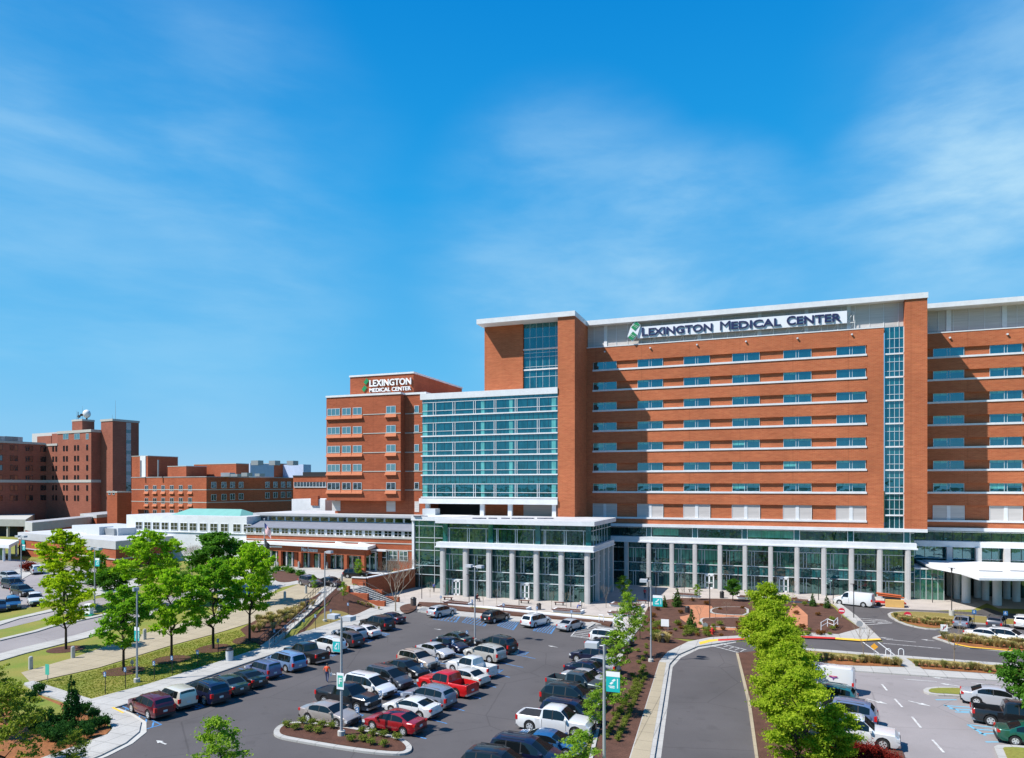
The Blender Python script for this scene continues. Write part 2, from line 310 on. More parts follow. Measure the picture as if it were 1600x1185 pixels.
def drape(name,poly,dz,mat,thick=0,smooth=0,side=None,label=None,cat=None,kind='structure',parent=None):
    """a sheet (or kerb-high slab) laid over the terrain"""
    if smooth: poly=chaikin(poly,smooth)
    bm=bmesh.new(); n=len(poly)
    a=sum(poly[i][0]*poly[(i+1)%n][1]-poly[(i+1)%n][0]*poly[i][1] for i in range(n))
    if a<0: poly=poly[::-1]
    vs=[bm.verts.new((x,y,0)) for x,y in poly]
    for t in tessellate_polygon([[Vector((x,y,0)) for x,y in poly]]):
        a_,b_,c_=(poly[i] for i in t)
        if abs((b_[0]-a_[0])*(c_[1]-a_[1])-(b_[1]-a_[1])*(c_[0]-a_[0]))>1e-6:
            try: bm.faces.new([vs[i] for i in t])
            except ValueError: pass
    xs=[p[0] for p in poly]; ys=[p[1] for p in poly]
    if min(xs)<GXb and max(ys)>60:
        lines=[]
        for k in range(GXa,GXb+1,GS):
            if min(xs)<k<max(xs): lines.append(((k,0,0),(1,0,0)))
        for k in range(60,102,GS):
            if min(ys)<k<max(ys): lines.append(((0,k,0),(0,1,0)))
        for k in range(GXa-GYb-10,GXb-GYa+10,GS):
            if min(xs)-max(ys)<k<max(xs)-min(ys): lines.append(((k,0,0),(1,-1,0)))
        for co,no in lines: bmesh.ops.bisect_plane(bm,geom=bm.verts[:]+bm.edges[:]+bm.faces[:],plane_co=co,plane_no=Vector(no).normalized())
    if thick:
        top=bm.faces[:]; bnd=[e for e in bm.edges if len(e.link_faces)==1]
        ex=bmesh.ops.extrude_edge_only(bm,edges=bnd); low={v for v in ex['geom'] if isinstance(v,bmesh.types.BMVert)}
    else: low=set()
    for v in bm.verts: v.co.z=T(v.co.x,v.co.y)+(dz if v not in low else dz-thick)
    bmesh.ops.recalc_face_normals(bm,faces=bm.faces[:]); 
    me=bpy.data.meshes.new(name); 
    bm.normal_update()
    up=[f for f in bm.faces if abs(f.normal.z)>.7]
    if up and up[0].normal.z<0: bmesh.ops.reverse_faces(bm,faces=bm.faces[:])
    bm.to_mesh(me); bm.free(); me.materials.append(mat); o=bpy.data.objects.new(name,me); COL.objects.link(o)
    if parent: o.parent=parent
    elif kind: o['kind']=kind
    return tag(o,label,cat)
def strip(a,b,w):
    d=Vector((b[0]-a[0],b[1]-a[1])).normalized(); n=Vector((-d.y,d.x))*w/2
    return [(a[0]+n.x,a[1]+n.y),(b[0]+n.x,b[1]+n.y),(b[0]-n.x,b[1]-n.y),(a[0]-n.x,a[1]-n.y)]
def offs(poly,d):
    """inset of a closed polygon (simple mitre)"""
    n=len(poly); a=sum(poly[i][0]*poly[(i+1)%n][1]-poly[(i+1)%n][0]*poly[i][1] for i in range(n)); sg=1 if a>0 else -1; out=[]
    for i in range(n):
        p0=Vector(poly[i-1]);p1=Vector(poly[i]);p2=Vector(poly[(i+1)%n]); d1=(p1-p0).normalized(); d2=(p2-p1).normalized()
        n1=Vector((-d1.y,d1.x))*sg; n2=Vector((-d2.y,d2.x))*sg; m=(n1+n2)
        if m.length<.2: m=n1
        m.normalize(); k=d/max(.5,m.dot(n1)); out.append((p1.x+m.x*k,p1.y+m.y*k))
    return out
def text_mesh(s,size,width=None,ext=.05,bold=0):
    c=bpy.data.curves.new('letters','FONT'); c.body=s; c.size=size; c.extrude=ext; c.offset=bold; c.align_x='LEFT'; c.resolution_u=3
    o=bpy.data.objects.new('letters',c); COL.objects.link(o); bpy.context.view_layer.update()
    me=bpy.data.meshes.new_from_object(o.evaluated_get(bpy.context.evaluated_depsgraph_get())); bpy.data.objects.remove(o)
    xs=[v.co.x for v in me.vertices]; ys=[v.co.y for v in me.vertices]; w=max(xs)-min(xs); h=max(ys)-min(ys)
    sx=(width/w) if width else 1; mx=min(xs); my=min(ys)
    for v in me.vertices: v.co.x=(v.co.x-mx)*sx; v.co.y=v.co.y-my
    return me,w*sx,h
def put_text(name,s,x,y,z,h,width,mat,parent,ext=.06,bold=0,rz=0):
    """upright lettering facing -Y, lower left corner at x,y,z (world, parent unrotated)"""
    me,w,hh=text_mesh(s,1,None,ext,bold); k=h/hh
    ww=width/w
    for v in me.vertices: v.co=Vector((v.co.x*ww,v.co.y*k,v.co.z))
    me.name=name; me.materials.append(mat); o=bpy.data.objects.new(name,me); COL.objects.link(o); o.rotation_euler=(PI/2,0,rz)
    if parent: o.parent=parent; o.location=Vector((x,y,z))-Vector(parent.location)
    else: o.location=(x,y,z)
    return o
# ---------------------------------------------------------------- ground
def base_ground():
    xs=[-3000,-900,-400,-160]+list(range(-158,-47,2))+[0,60,200,900,3000]; ys=[-3000,-600,-100,30,50]+list(range(52,131,2))+[200,400,900,3000]
    vs=[];fs=[]
    for y in ys:
        for x in xs: vs.append((x,y,T(x,y)))
    nx=len(xs)
    for j in range(len(ys)-1):
        for i in range(nx-1):
            a=j*nx+i; fs+= [(a,a+1,a+nx+1),(a,a+nx+1,a+nx)]
    me=bpy.data.meshes.new('ground'); me.from_pydata(vs,[],fs); me.materials.append(GRASS); me.materials.append(WOOD)
    for p in me.polygons:
        c=p.center
        if c.y>200 or c.y<-100 or abs(c.x)>380: p.material_index=1
    o=bpy.data.objects.new('ground',me); COL.objects.link(o); o['kind']='structure'
base_ground()
drape('rear_reflection_sheet',[(-90,-110),(70,-110),(70,18),(-90,18)],.008,ASPH)  # unseen asphalt sheet added behind the camera to darken the glass reflections
# parking lot and roads
lot=G((655,950),(720,960),(800,967),(917,978),(926,972),(990,984))+[(-13.5,62),(-12.3,46),(-9,10),(-60,10),(-46,33)]+[(-45.5,40),(-51.5,42.5),(-52,82),(-50,86)]
drape('parking_lot',lot,.01,ASPH)
kerbw=.18
def slab(name,poly,mat=SIDE,h=.14,kerb=None,smooth=0,inner=None,inner_mat=None,inner_name='mulch_bed',inset=.3,ih=.03):
    if smooth: poly=chaikin(poly,smooth)
    drape(name,poly,h,mat,thick=h+.25)
    if inner_mat: drape(inner_name,offs(poly,inset),h+ih,inner_mat)
SWL=[(-43,28),(-42.9,35),(-43.3,37.3),(-44.3,39.3),(-46,41),(-48.6,42.1),(-51.0,42.8),(-51.1,60),(-51.1,80),(-49.8,83),(-49.3,88)]+G((655,957))+[(-53,97),(-55.6,97.5),(-56.2,92.4),(-55.3,86),(-54.6,72.5),(-54.2,60),(-54.2,49),(-55.4,43.4)]+G((100,1098),(60,1084),(36,1072))+[(-65.5,46.2)]+G((52,1066),(128,1096.5))+[(-54.9,43.6)]
SWL=[(-43,28),(-42.9,35),(-43.3,37.3),(-44.3,39.3),(-46,41),(-48.6,42.1),(-51.0,42.8),(-51.1,60),(-51.1,80),(-50.6,86),(-49.5,89.5),(-53,97),(-55.6,97.5),(-56.2,92.4),(-55.3,86),(-54.6,72.5),(-54.2,60),(-54.2,49),(-55.0,43.9)]+G((52,1066),(36,1070),(60,1085),(100,1098),(130,1109),(158,1124),(172,1134),(176,1141),(168,1150),(125,1166))+[(-46.5,28)]
drape('sidewalk',SWL,.14,SIDE,thick=.4)
drape('gutter_kerb',[(-42.7,28),(-42.5,35.2),(-42.9,37.5),(-43.9,39.6),(-45.8,41.3),(-48.5,42.45),(-50.9,43.1),(-51.0,42.8),(-48.6,42.1),(-46,41),(-44.3,39.3),(-43.3,37.3),(-42.9,35),(-43,28)],.05,CON,thick=.2)
drape('yellow_kerb',[(-51.15,42.9),(-49.1,42.15),(-49.15,42.0),(-51.2,42.7)],.15,YEL)
bedl=G((60,1087),(100,1100),(130,1111),(156,1126),(170,1136),(173,1141),(165,1149),(120,1165),(60,1190),(-20,1200),(-20,1110),(30,1080))
drape('pine_straw_bed',bedl,.05,STRAW)
drape('grass_patch',G((58,1088),(95,1104),(100,1125),(70,1140),(20,1130),(20,1085)),.065,GRASS)
drape('tree_island_bed',chaikin(G((622,950),(640,944),(652,948),(648,956),(630,962)),2),.17,MULR)
walk=G((48,1068),(155,1044),(265,1010),(340,990),(385,976),(440,961),(495,937),(520,921),(548,918),(560,905),(510,903),(470,912),(400,940),(330,962),(250,984),(200,998),(110,1030),(33,1052))
drape('walkway',walk,.06,SIDET)
lroad=G((-60,1040),(40,1012),(160,981),(240,956),(330,930),(360,918),(440,903),(425,899),(330,915),(230,940),(160,963),(80,981),(0,1002),(-60,1018))
drape('campus_road',lroad,.012,ASPH2)
drape('road_kerb',G((-60,1039),(40,1012),(160,981),(240,956),(236,962),(160,990),(40,1022),(-60,1052)),.11,SIDE,thick=.3)
drape('far_road_kerb',G((0,999.5),(80,978.5),(160,961),(230,939.5),(230,941.5),(160,963.5),(80,981.5),(0,1002.5)),.14,SIDE,thick=.3)
drape('second_road',G((-60,992),(0,984),(80,965),(150,948),(200,935),(200,927),(150,936),(80,953),(0,972),(-60,985)),.012,ASPH2)
drape('second_sidewalk',G((-60,983),(0,972),(80,953),(85,956),(30,968),(0,978),(-60,990)),.13,SIDE,thick=.3)
drape('side_parking_lot',G((-90,975),(0,957),(60,947),(75,941),(150,925),(215,908),(215,896),(100,884),(40,876),(0,872),(-90,872)),.014,ASPH2)
drape('lot_kerb_walk',G((18,893),(35,888),(60,893),(50,897),(36,905),(28,900)),.1,SIDE,thick=.3)
drape('corner_island',G((130,925),(170,912),(215,905),(230,912),(190,925),(150,932)),.12,SIDE,thick=.3)
drape('entrance_drive',G((340,925),(372,893),(420,886),(520,884),(604,888),(612,893),(585,906),(560,905),(512,905),(440,918),(400,940),(340,955)),.03,SIDE)
drape('entrance_planting_bed',chaikin(G((425,893),(462,894),(482,901),(470,907),(440,912),(425,905)),2),.06,MULR)
drape('ramp_mulch',G((415,1013),(392,1003),(375,985),(400,970),(450,956),(512,921),(540,918),(520,935)),.09,MULCH)
drape('bank_mulch',G((430,1020),(520,935),(540,921),(560,926),(592,952),(554,967),(491,995),(457,1010)),.08,MULCH)
drape('bank_grass',chaikin(G((472,992),(492,972),(505,957),(530,954),(556,964),(530,975),(491,992)),2),.11,GRASSD)
# plaza and garden
plaza=G((572,938),(592,951),(612,951),(655,952),(720,961),(800,968),(917,979),(945,975),(1000,985),(1020,945),(1060,935),(1300,944),(1326,962))+G((1340,955),(1385,953),(1430,955),(1520,953),(1542,943),(1560,951),(1700,955))+[(75,140),(30,145),(22,131),(-61,131),(-61.5,101)]
drape('plaza_paving',plaza,.02,PAVE)
drape('lot_sidewalk',G((652,957),(680,960.5),(720,964),(800,971.5),(919,983),(930,976),(945,977),(940,970),(917,975),(800,965),(720,957),(660,948)),.14,SIDE,thick=.3)
drape('planter_bed',G((655,943),(700,945),(960,972),(953,980),(925,973),(800,963),(700,954),(652,948)),.25,MULR,thick=.3)
drape('planter_bed_grass',G((735,949),(960,969),(961,971),(735,952.5)),.33,GRASSD,thick=.4)
drape('planter_wall',G((735,951),(700,948),(960,974.5),(972,966),(968,965.5),(957,972),(760,952)),.45,WHT,thick=.5)
garden=G((1000,976),(1012,950),(1035,939),(1060,935),(1160,937),(1250,942),(1300,947),(1318,965),(1345,983),(1310,993),(1200,994),(1130,998),(1095,1001),(1040,997),(1003,993))
drape('garden_bed',garden,.06,MULR)
zz=lambda *l:G(*[(x/5+920,y/5+880) for x,y in l])
drape('garden_path',chaikin(zz((700,335),(900,330),(980,345),(935,380),(950,402),(1150,412),(1500,420),(1500,440),(1180,430),(880,432),(862,445),(870,490),(1190,512),(1190,530),(960,528),(850,528),(842,470),(780,485),(695,425),(760,415),(815,395),(795,352)),1),.08,PAVB)
drape('garden_walk',G((1240,942),(1262,962),(1262,985),(1225,985),(1222,975),(1150,974),(1150,965),(1230,962)),.075,PAVB)
drape('garden_kerb',chaikin(zz((862,445),(900,432),(1180,428),(1260,440),(1260,495),(1180,515),(960,505),(875,490)),1),.12,SIDE,thick=.3)
drape('round_mulch_bed',offs(chaikin(zz((862,445),(900,432),(1180,428),(1260,440),(1260,495),(1180,515),(960,505),(875,490)),1),.35),.15,MULR)
drape('curved_kerb',chaikin(zz((935,375),(980,352),(1100,345),(1250,350),(1250,415),(1100,412),(960,400)),1),.12,SIDE,thick=.3)
drape('oval_mulch_bed',offs(chaikin(zz((935,375),(980,352),(1100,345),(1250,350),(1250,415),(1100,412),(960,400)),1),.35),.15,MULR)
# median strip between lot and road, its walk and the road
drape('strip_bed',G((1012,990),(1000,975),(985,990),(965,1025),(950,1062),(935,1110),(918,1190),(975,1215),(1031,1036),(1044,1020),(1076,1004)),.08,MULR)
drape('lot_kerb',G((988,990),(1000,976),(1004,979),(993,991),(972,1028),(957,1064),(943,1112),(926,1190),(920,1190),(936,1112),(950,1062),(965,1026)),.16,SIDE,thick=.3)
road=G((1018,1220),(1046,1041),(1060,1026),(1090,1013),(1150,1004),(1200,1000),(1290,998),(1345,1003),(1380,1003),(1303,945),(1385,951),(1430,953),(1520,957),(1542,950),(1566,958),(1700,968),(1700,1060),(1370,1028),(1270,1020),(1215,1018),(1170,1035),(1168,1090),(1188,1220))
drape('entrance_road',road,.03,ASPH)
drape('road_sidewalk',G((975,1215),(1030,1036),(1043,1021),(1075,1005),(1110,998),(1160,995),(1200,994),(1235,993),(1235,998),(1200,999.5),(1150,1003),(1090,1012),(1060,1025),(1046,1040),(1018,1215)),.17,SIDE,thick=.4)
drape('road_gutter',G((1018,1215),(1046,1040),(1060,1025),(1090,1012),(1150,1003),(1150,1004.6),(1092,1014.8),(1064,1028.5),(1051,1043),(1029,1215)),.036,SIDE)
drape('tan_sidewalk_part',G((980,1205),(1030.5,1037),(1041,1038),(1013,1200)),.178,SIDET)
drape('yellow_kerb_corner',G((1092,1006),(1108,1002),(1122,1001),(1122,1003.5),(1108,1006),(1094,1010)),.182,YEL)
drape('red_kerb',G((1122,1001.2),(1200,997.8),(1255,996),(1305,998.5),(1305,1001),(1255,999),(1200,1000.4),(1122,1004)),.186,REDP)
drape('corner_walk',G((1200,993),(1255,990),(1310,993),(1345,983),(1318,962),(1303,945),(1312,944),(1340,965),(1377,1001),(1345,1002.5),(1290,998),(1200,999)),.15,SIDE,thick=.35)
drape('yellow_corner_kerb',G((1305,998.5),(1345,1001),(1375,1000),(1377,1002),(1345,1004),(1305,1001)),.165,YEL)
isl=chaikin(G((1384,962),(1395,957),(1440,957),(1520,963),(1620,973),(1640,980),(1560,978),(1500,974),(1488,983),(1470,986),(1440,984),(1405,975)),1)
slab('entrance_island',isl,SIDE,.16,inner_mat=GRASSD,inner_name='island_turf',inset=.35)
drape('island_straw',offs(chaikin(G((1388,962),(1400,962),(1440,968),(1490,972),(1490,982),(1470,985),(1440,983),(1405,974)),1),.4),.20,STRAW)
isl2=G((1457,998),(1468,994.5),(1560,1001),(1700,1012),(1700,1032),(1600,1022),(1515,1014),(1490,1009))
slab('parking_island',isl2,SIDE,.16,inner_mat=STRAW,inner_name='island_straw_bed',inset=.4)
drape('yellow_island_kerb',G((1491,1009.5),(1515,1014.3),(1590,1021),(1590,1019.2),(1515,1012),(1492,1007.5)),.185,YEL)
slabR=G((1240,1012),(1262,1015),(1350,1022),(1404,1026),(1600,1041),(1700,1049),(1700,1078),(1570,1066),(1440,1058),(1330,1050),(1240,1046))
drape('cross_sidewalk',slabR,.15,SIDE,thick=.35)
drape('grass_strip',G((1250,1018),(1334,1024.5),(1386,1033),(1414,1045),(1334,1042.5),(1250,1037)),.17,GRASSD)
drape('grass_strip_far',G((1416,1031),(1492,1036),(1700,1056),(1700,1064),(1570,1057),(1442,1048)),.17,GRASSD)
drape('straw_strip',G((1250,1027),(1334,1033),(1390,1038),(1413,1045),(1334,1042.5),(1250,1037)),.18,STRAW)
drape('straw_strip_far',G((1425,1038),(1492,1044),(1700,1061),(1700,1064),(1570,1057),(1442,1048)),.18,STRAW)
drape('far_parking_lot',G((1235,1046),(1330,1050),(1440,1058),(1570,1066),(1700,1078),(1700,1400),(1160,1400),(1175,1200)),.015,ASPH2)
slab('turf_island',chaikin(G((1440,1082),(1450,1076),(1500,1076),(1560,1084),(1640,1092),(1640,1102),(1500,1090),(1455,1088)),1),SIDE,.16,inner_mat=GRASS,inner_name='island_grass',inset=.4)
slab('corner_grass_island',chaikin(G((1550,1172),(1562,1166),(1640,1172),(1700,1300),(1620,1300)),1),SIDE,.16,inner_mat=GRASS,inner_name='corner_grass',inset=.5)
drape('median_bed',G((1150,1022),(1235,1014),(1262,1040),(1300,1100),(1330,1162),(1410,1176),(1430,1230),(1186,1230),(1170,1100)),.12,MULR,thick=.3)
drape('median_kerb',G((1150,1022),(1154,1024),(1173,1100),(1191,1230),(1186,1230),(1168,1100)),.16,SIDET,thick=.35)
# island in the lot
islc=chaikin(G((426,1148),(432,1138),(448,1132),(475,1130),(560,1140),(625,1155),(643,1166),(644,1177),(625,1183),(560,1177),(470,1162),(433,1155)),2)
slab('planted_island',islc,SIDE,.16,inner_mat=MULCH,inner_name='island_mulch',inset=.42)
slab('small_island',chaikin(G((742,1001),(775,1001),(812,1014),(810,1023),(800,1024),(742,1010)),2),SIDE,.16,inner_mat=MULR,inner_name='small_island_mulch',inset=.35)
# markings
MK=[0]
def mark(pts,mat,dz=.024,name='parking_line'): drape(name,pts,dz,mat)
def merge_marks(name,polys,mat,dz):
    mb=MB()
    for p in polys:
        n=len(p); a=sum(p[i][0]*p[(i+1)%n][1]-p[(i+1)%n][0]*p[i][1] for i in range(n))
        if a<0: p=p[::-1]
        mb.add([(x,y,T(x,y)+dz) for x,y in p],[tuple(range(n))])
    o=mb.build(name,mat); o['kind']='structure'
bl=[]
def hatch(a,b,c,d,n,w=.12):
    """outline of a quad and n diagonals"""
    P=[Vector(q) for q in (a,b,c,d)]
    for i in range(4): bl.append(strip(P[i],P[(i+1)%4],w))
    for i in range(n):
        t=(i+.5)/n; bl.append(strip(P[0].lerp(P[3],t),P[1].lerp(P[2],min(1,t+.12)),w))
for (x0_,y0_),(x1_,y1_) in (((176,1110),(175,1114)),((186,1107),(184,1118)),((196,1109),(193,1124)),((207,1114),(203,1130)),((218,1119),(214,1137)),((229,1124),(226,1140)),((240,1129),(238,1136.5)),((191,1104),(252,1133)),((252,1133),(219,1142.5)),((219,1142.5),(209,1130)),((209,1130),(168,1111))):
    bl.append(strip(g(x0_,y0_),g(x1_,y1_),.13))
for k,y in enumerate((45.2,47.6,50.1,52.6,55.4,58.2,61.5,64.5,68.0,71.7,75.6,79.6)):
    bl.append(strip((-50.6,y+1.4),(-44.6,y-.3),.12))
    if k%3 in (0,1): hatch((-46.8,y+.3),(-44.6,y-.3),(-44.6,y+.9),(-46.8,y+1.5),3,.09)
for k,y in enumerate((43.6,47.0,50.6,54.0,57.6,61.3,65.0,69.0,73)):
    bl.append(strip((-29.6,y+.2),(-23.6,y-1.2-.1*k),.12)); bl.append(strip((-30.2,y+.3),(-36,y+1.6),.12))
    if k%2==0: hatch((-29.6,y+.2),(-25.2,y-.8),(-25.2,y+.6),(-29.6,y+1.5),5,.09)
    else: hatch((-30.8,y+.5),(-35,y+1.4),(-35,y+2.7),(-30.8,y+1.7),5,.09)
for a,b,c,d in (((677,968),(690,955),(722,959),(712,973)),((722,973),(735,961),(768,966),(757,979)),((777,978),(790,968),(812,971),(802,985)),((833,986),(845,973),(870,977),(861,991))):
    q=G(a,b,c,d); hatch(q[0],q[1],q[2],q[3],7,.1)
for k in range(14): bl.append(strip((-18.4,46+k*2.95),(-14.0-.07*k,45.6+k*2.95),.12))
merge_marks('blue_parking_lines',bl,BLUE,.022)
wl=[]
q=G((892,995),(908,976),(945,980),(932,1000))
for i in range(4): wl.append(strip(q[i],q[(i+1)%4],.13))
hb=[]
for i in range(8): 
    t=(i+.5)/8; wl.append(strip(Vector(q[0]).lerp(Vector(q[1]),t),Vector(q[3]).lerp(Vector(q[2]),t),.18))
def arrow(px,py,ang,s=1.):
    x,y=g(px,py); c_,s_=math.cos(R(ang))*s,math.sin(R(ang))*s
    P=[(-1.2,-.12),(.1,-.12),(.1,-.42),(1.3,0),(.1,.42),(.1,.12),(-1.2,.12)]
    wl.append([(x+a*c_-b*s_,y+a*s_+b*c_) for a,b in P])
arrow(252,1161,165,.55);arrow(520,1054,-20,.4);arrow(684,984,-10,.5);arrow(864,1011,160,.55)
arrow(1370,1097,-35,.75);arrow(1436,1100,-35,.75);arrow(1470,1061,160,.7);arrow(1484,1071,160,.7);arrow(1450,1001,160,.6);arrow(1385,998,160,.6);arrow(1370,973,160,.6)
for a,b in (((1378,1070),(1386,1080)),((1398,1093),(1410,1106)),((1425,1121),(1439,1138)),((1457,1157),(1475,1177)),((1413,1062),(1464,1066)),((1518,1068),(1572,1072)),((1384,999.6),(1431,1004)),((1347,1003),(1373,1022)),((1372,1004),(1400,1026)),((1380,1006),(1470,1014)),((1106,1008),(1160,1022)),((1120,1005),(1166,1016))):
    wl.append(strip(g(*a),g(*b),.16))
for i in range(7):
    a=Vector(g(1335,966)).lerp(Vector(g(1352,977)),i/6); b=Vector(g(1385,970)).lerp(Vector(g(1394,974)),i/6)
    if i%2==0: wl.append(strip(a,b,.2))
for i in range(6):
    a=g(1112+9*i,1007+2.4*i); b=g(1124+8*i,1005+2.1*i); wl.append(strip(a,b,.1))
merge_marks('white_road_markings',wl,LINE,.04)
lb=[]
for a,b in (((1462,1094),(1495,1094)),((1475,1102),(1500,1112)),((1500,1112),(1520,1112)),((1475,1103),(1520,1106)),((1483,1108),(1520,1110)),((1492,1113),(1525,1115)),((1512,1133),(1540,1150)),((1512,1133),(1550,1137)),((1522,1140),(1552,1142)),((1530,1147),(1555,1147)),((1540,1160),(1560,1160))):
    lb.append(strip(g(*a),g(*b),.2))
merge_marks('pale_blue_lines',lb,plain('faded blue paint',(.12,.36,.50),.8),.022)
mb=MB()
for px,py in ((610,1099),(664,1055),(572,1142),(700,1033),(640,1083)):
    x,y=g(px,py); 
    o=MB(); o.box(-.9,.9,-.08,.08,0,.11); w=o.build('wheel_stop',SIDE,loc=(x,y,.02)); w.rotation_euler=(0,0,R(77)); tag(w,'short concrete wheel stop between the nose-to-nose parked cars at pixel row %s'%{1099:'of the white minivan',1055:'of the tan wagon',1142:'of the red sedan',1033:'of the silver sedan',1083:'of the dark grey wagon'}[py],'wheel stop','wheel stops in the car park')
    w['label']='short pale wheel stop in front of '+{1099:'the white minivan',1055:'the tan off-roader',1142:'the red sedan',1033:'the silver sedan',1083:'the dark grey wagon'}[py]
# ---------------------------------------------------------------- buildings
Z=lambda px,py,Y:pY(px,py,Y)[1]
def pane(T_,x0,x1,y,z0,z1,mat,name='glass_panel',d=.06):
    mb=MB(T_); mb.box(x0,x1,y,y+d,z0,z1); return mb.build(name,mat,T_)
WIN={}
def window(T_,x,y,z,w,h,kind,rz=0,frame=None,name='window'):
    """window part: panes plus child frame; meshes shared by size and look; x,y,z in the thing's local space, faces local -Y"""
    frame=frame or SIL; key=(round(w,2),round(h,2),kind,frame.name)
    if key not in WIN:
        gm=MB(); fm=MB(); f=.07
        if kind[0]=='P':      # paired hospital window, central post, optional blind
            mats=[GU,GB]; v=int(kind[1]); 
            for s,(a,b) in enumerate(((0,w*.46),(w*.54,w))):
                bl=(v>>s)&1; lo=(v>>(s+2))&1
                zc=h*(.35 if lo else .72)
                if bl: gm.quad((a,0,zc),(b,0,zc),(b,0,h),(a,0,h),1); gm.quad((a,0,0),(b,0,0),(b,0,zc),(a,0,zc),0)
                else: gm.quad((a,0,0),(b,0,0),(b,0,h),(a,0,h),0)
                gm.box((a+b)/2-.03,(a+b)/2+.03,-.02,.02,0,h,0)
                fm.box(a,a+.05,-.05,.03,0,h); fm.box(b-.06,b,-.05,.03,0,h)
            gm.quad((w*.46,.01,0),(w*.54,.01,0),(w*.54,.01,h),(w*.46,.01,h),0)
            fm.box(-.05,w+.05,-.04,.03,-.06,0); fm.box(-.05,w+.05,-.04,.03,h,h+.05)
        elif kind=='L':       # louvre pair
            mats=[LOUV]; gm.quad((0,0,0),(w*.44,0,0),(w*.44,0,h),(0,0,h)); gm.quad((w*.56,0,0),(w,0,0),(w,0,h),(w*.56,0,h))
            fm.box(w*.44,w*.56,-.06,.03,0,h); fm.box(-.06,0,-.05,.03,0,h); fm.box(w,w+.06,-.05,.03,0,h); fm.box(-.06,w+.06,-.05,.03,h,h+.05)
        else:                 # G = green tint, D = dark old, O = old glass with orange reflection painted as flat colour, S = square with cross
            mats=[{'G':GG,'D':GD,'S':GG,'T':GD,'O':plain('old glass painted reflection',(.30,.10,.05),.3)}[kind[0]]]
            gm.quad((0,0,0),(w,0,0),(w,0,h),(0,0,h)); n=int(kind[1:] or 1)
            for i in range(n+1): fm.box(w*i/n-.04,w*i/n+.04,-.05,.03,0,h)
            fm.box(-.06,w+.06,-.05,.03,-.06,.03); fm.box(-.06,w+.06,-.05,.03,h-.03,h+.05)
            if kind[0] in 'ST': fm.box(0,w,-.04,.02,h*.5-.03,h*.5+.03)
        a=gm.build(name,mats); b=fm.build('frame',frame); WIN[key]=(a.data,b.data); bpy.data.objects.remove(a); bpy.data.objects.remove(b)
    o=bpy.data.objects.new(name,WIN[key][0]); COL.objects.link(o); o.parent=T_; o.location=(x,y,z); o.rotation_euler=(0,0,rz)
    q=bpy.data.objects.new('frame',WIN[key][1]); COL.objects.link(q); q.parent=o
    return o
# ---- hospital tower
HT=thing('hospital_building','tall red brick hospital block with white striped window rows and two tall brick fins','building',(-5,130,0))
hx,hy=-5,130
yM=130.0
X=lambda px,Y=130.:XY(px,Y)
zr=[40.65-3.85*k for k in range(7)]
XL,XR=-34.0,X(1381)
brk=MB(HT); sill=MB(HT); inf=MB(HT)
zt=Z(1355,514,130)
prev=zt; x0,x1=X(926),X(1354.5)
for k,zs in enumerate(zr+[12.75]):
    top=zs+(1.45 if k<7 else 2.5)
    brk.box(XL,XR,yM,yM+.6,top,prev)                      # spandrel band
    brk.box(XL,x0,yM,yM+.6,zs-.32,top); brk.box(x1,XR,yM,yM+.6,zs-.32,top)
    inf.box(x0,x1,yM+.32,yM+.6,zs,top)
    sill.box(x0-.0,x1,yM-.12,yM+.6,zs-.32,zs); prev=zs-.32
brk.box(XL,XR,yM,yM+.6,11.2,prev)
brk.box(XL,XR,yM+.6,yM+22,11.2,zt-.3)
brk.build('brick_wall',BR,HT); inf.build('recessed_brick_wall',BR,HT); sill.build('window_sill_bands',WHT,HT)
cp=MB(HT); cp.box(XL,XR+.05,yM-.06,yM+.7,zt,zt+.18); cp.build('parapet_coping',WHT,HT)
rnd=random.Random(3)
wpx=[(926.5,963),(996,1035.5),(1068,1109),(1144,1187),(1224,1268),(1307,1353)]
for a,b in wpx:
    xa,xb=X(a),X(b)
    for k,zs in enumerate(zr): window(HT,xa-hx,yM+.26-hy,zs+.06,xb-xa,1.36,'P%d'%(0 if k==0 else rnd.choice([0,3,7,11,2,1,3,1,15,3])))
    window(HT,xa-hx,yM+.24-hy,12.75,xb-xa,2.42,'L',frame=WHT,name='louvre')
# fins
fL=(XY(871.5,121.3),XY(898,121.3)); fR=(XY(1414,129.5),XY(1449,129.5))
b=MB(HT); b.box(fL[0],fL[1],121.3,131,12.9,49.05); b.build('brick_fin',BR,HT)
b=MB(HT); b.box(fR[0],fR[1],129.5,141,11.1,49.05); b.build('brick_fin',BR,HT)
# roof slabs
RS=MB(HT); RS.box(-51.9,fL[1]+.12,121.0,131.2,49.05,49.95); RS.box(fL[1]+.12,fR[1]+.1,129.3,152,49.05,49.95); RS.box(-51.9,fL[1]+.12,131.2,152,49.05,49.95)
RS.build('roof_slab',WHT,HT)
# penthouse louvres
lv=MB(HT); lv.box(fL[1],fR[0],130.9,131.1,zt-.6,49.05); lv.build('louvre_wall',LOUV,HT)
ps=MB(HT); xx=fL[1]+1.2
while xx<fR[0]-.5: ps.box(xx,xx+.07,130.82,130.9,zt,49.05); xx+=2.15
for px in (946,1093,1187,1260,1326): xq=XY(px,130.8); ps.box(xq-.3,xq+.3,130.75,130.9,zt-.3,49.05)
ps.build('louvre_posts',WHT,HT)
rf=MB(HT); rf.box(fL[1],fR[0],130.7,130.9,zt-.7,zt-.5); rf.build('terrace_roof',ROOF,HT)
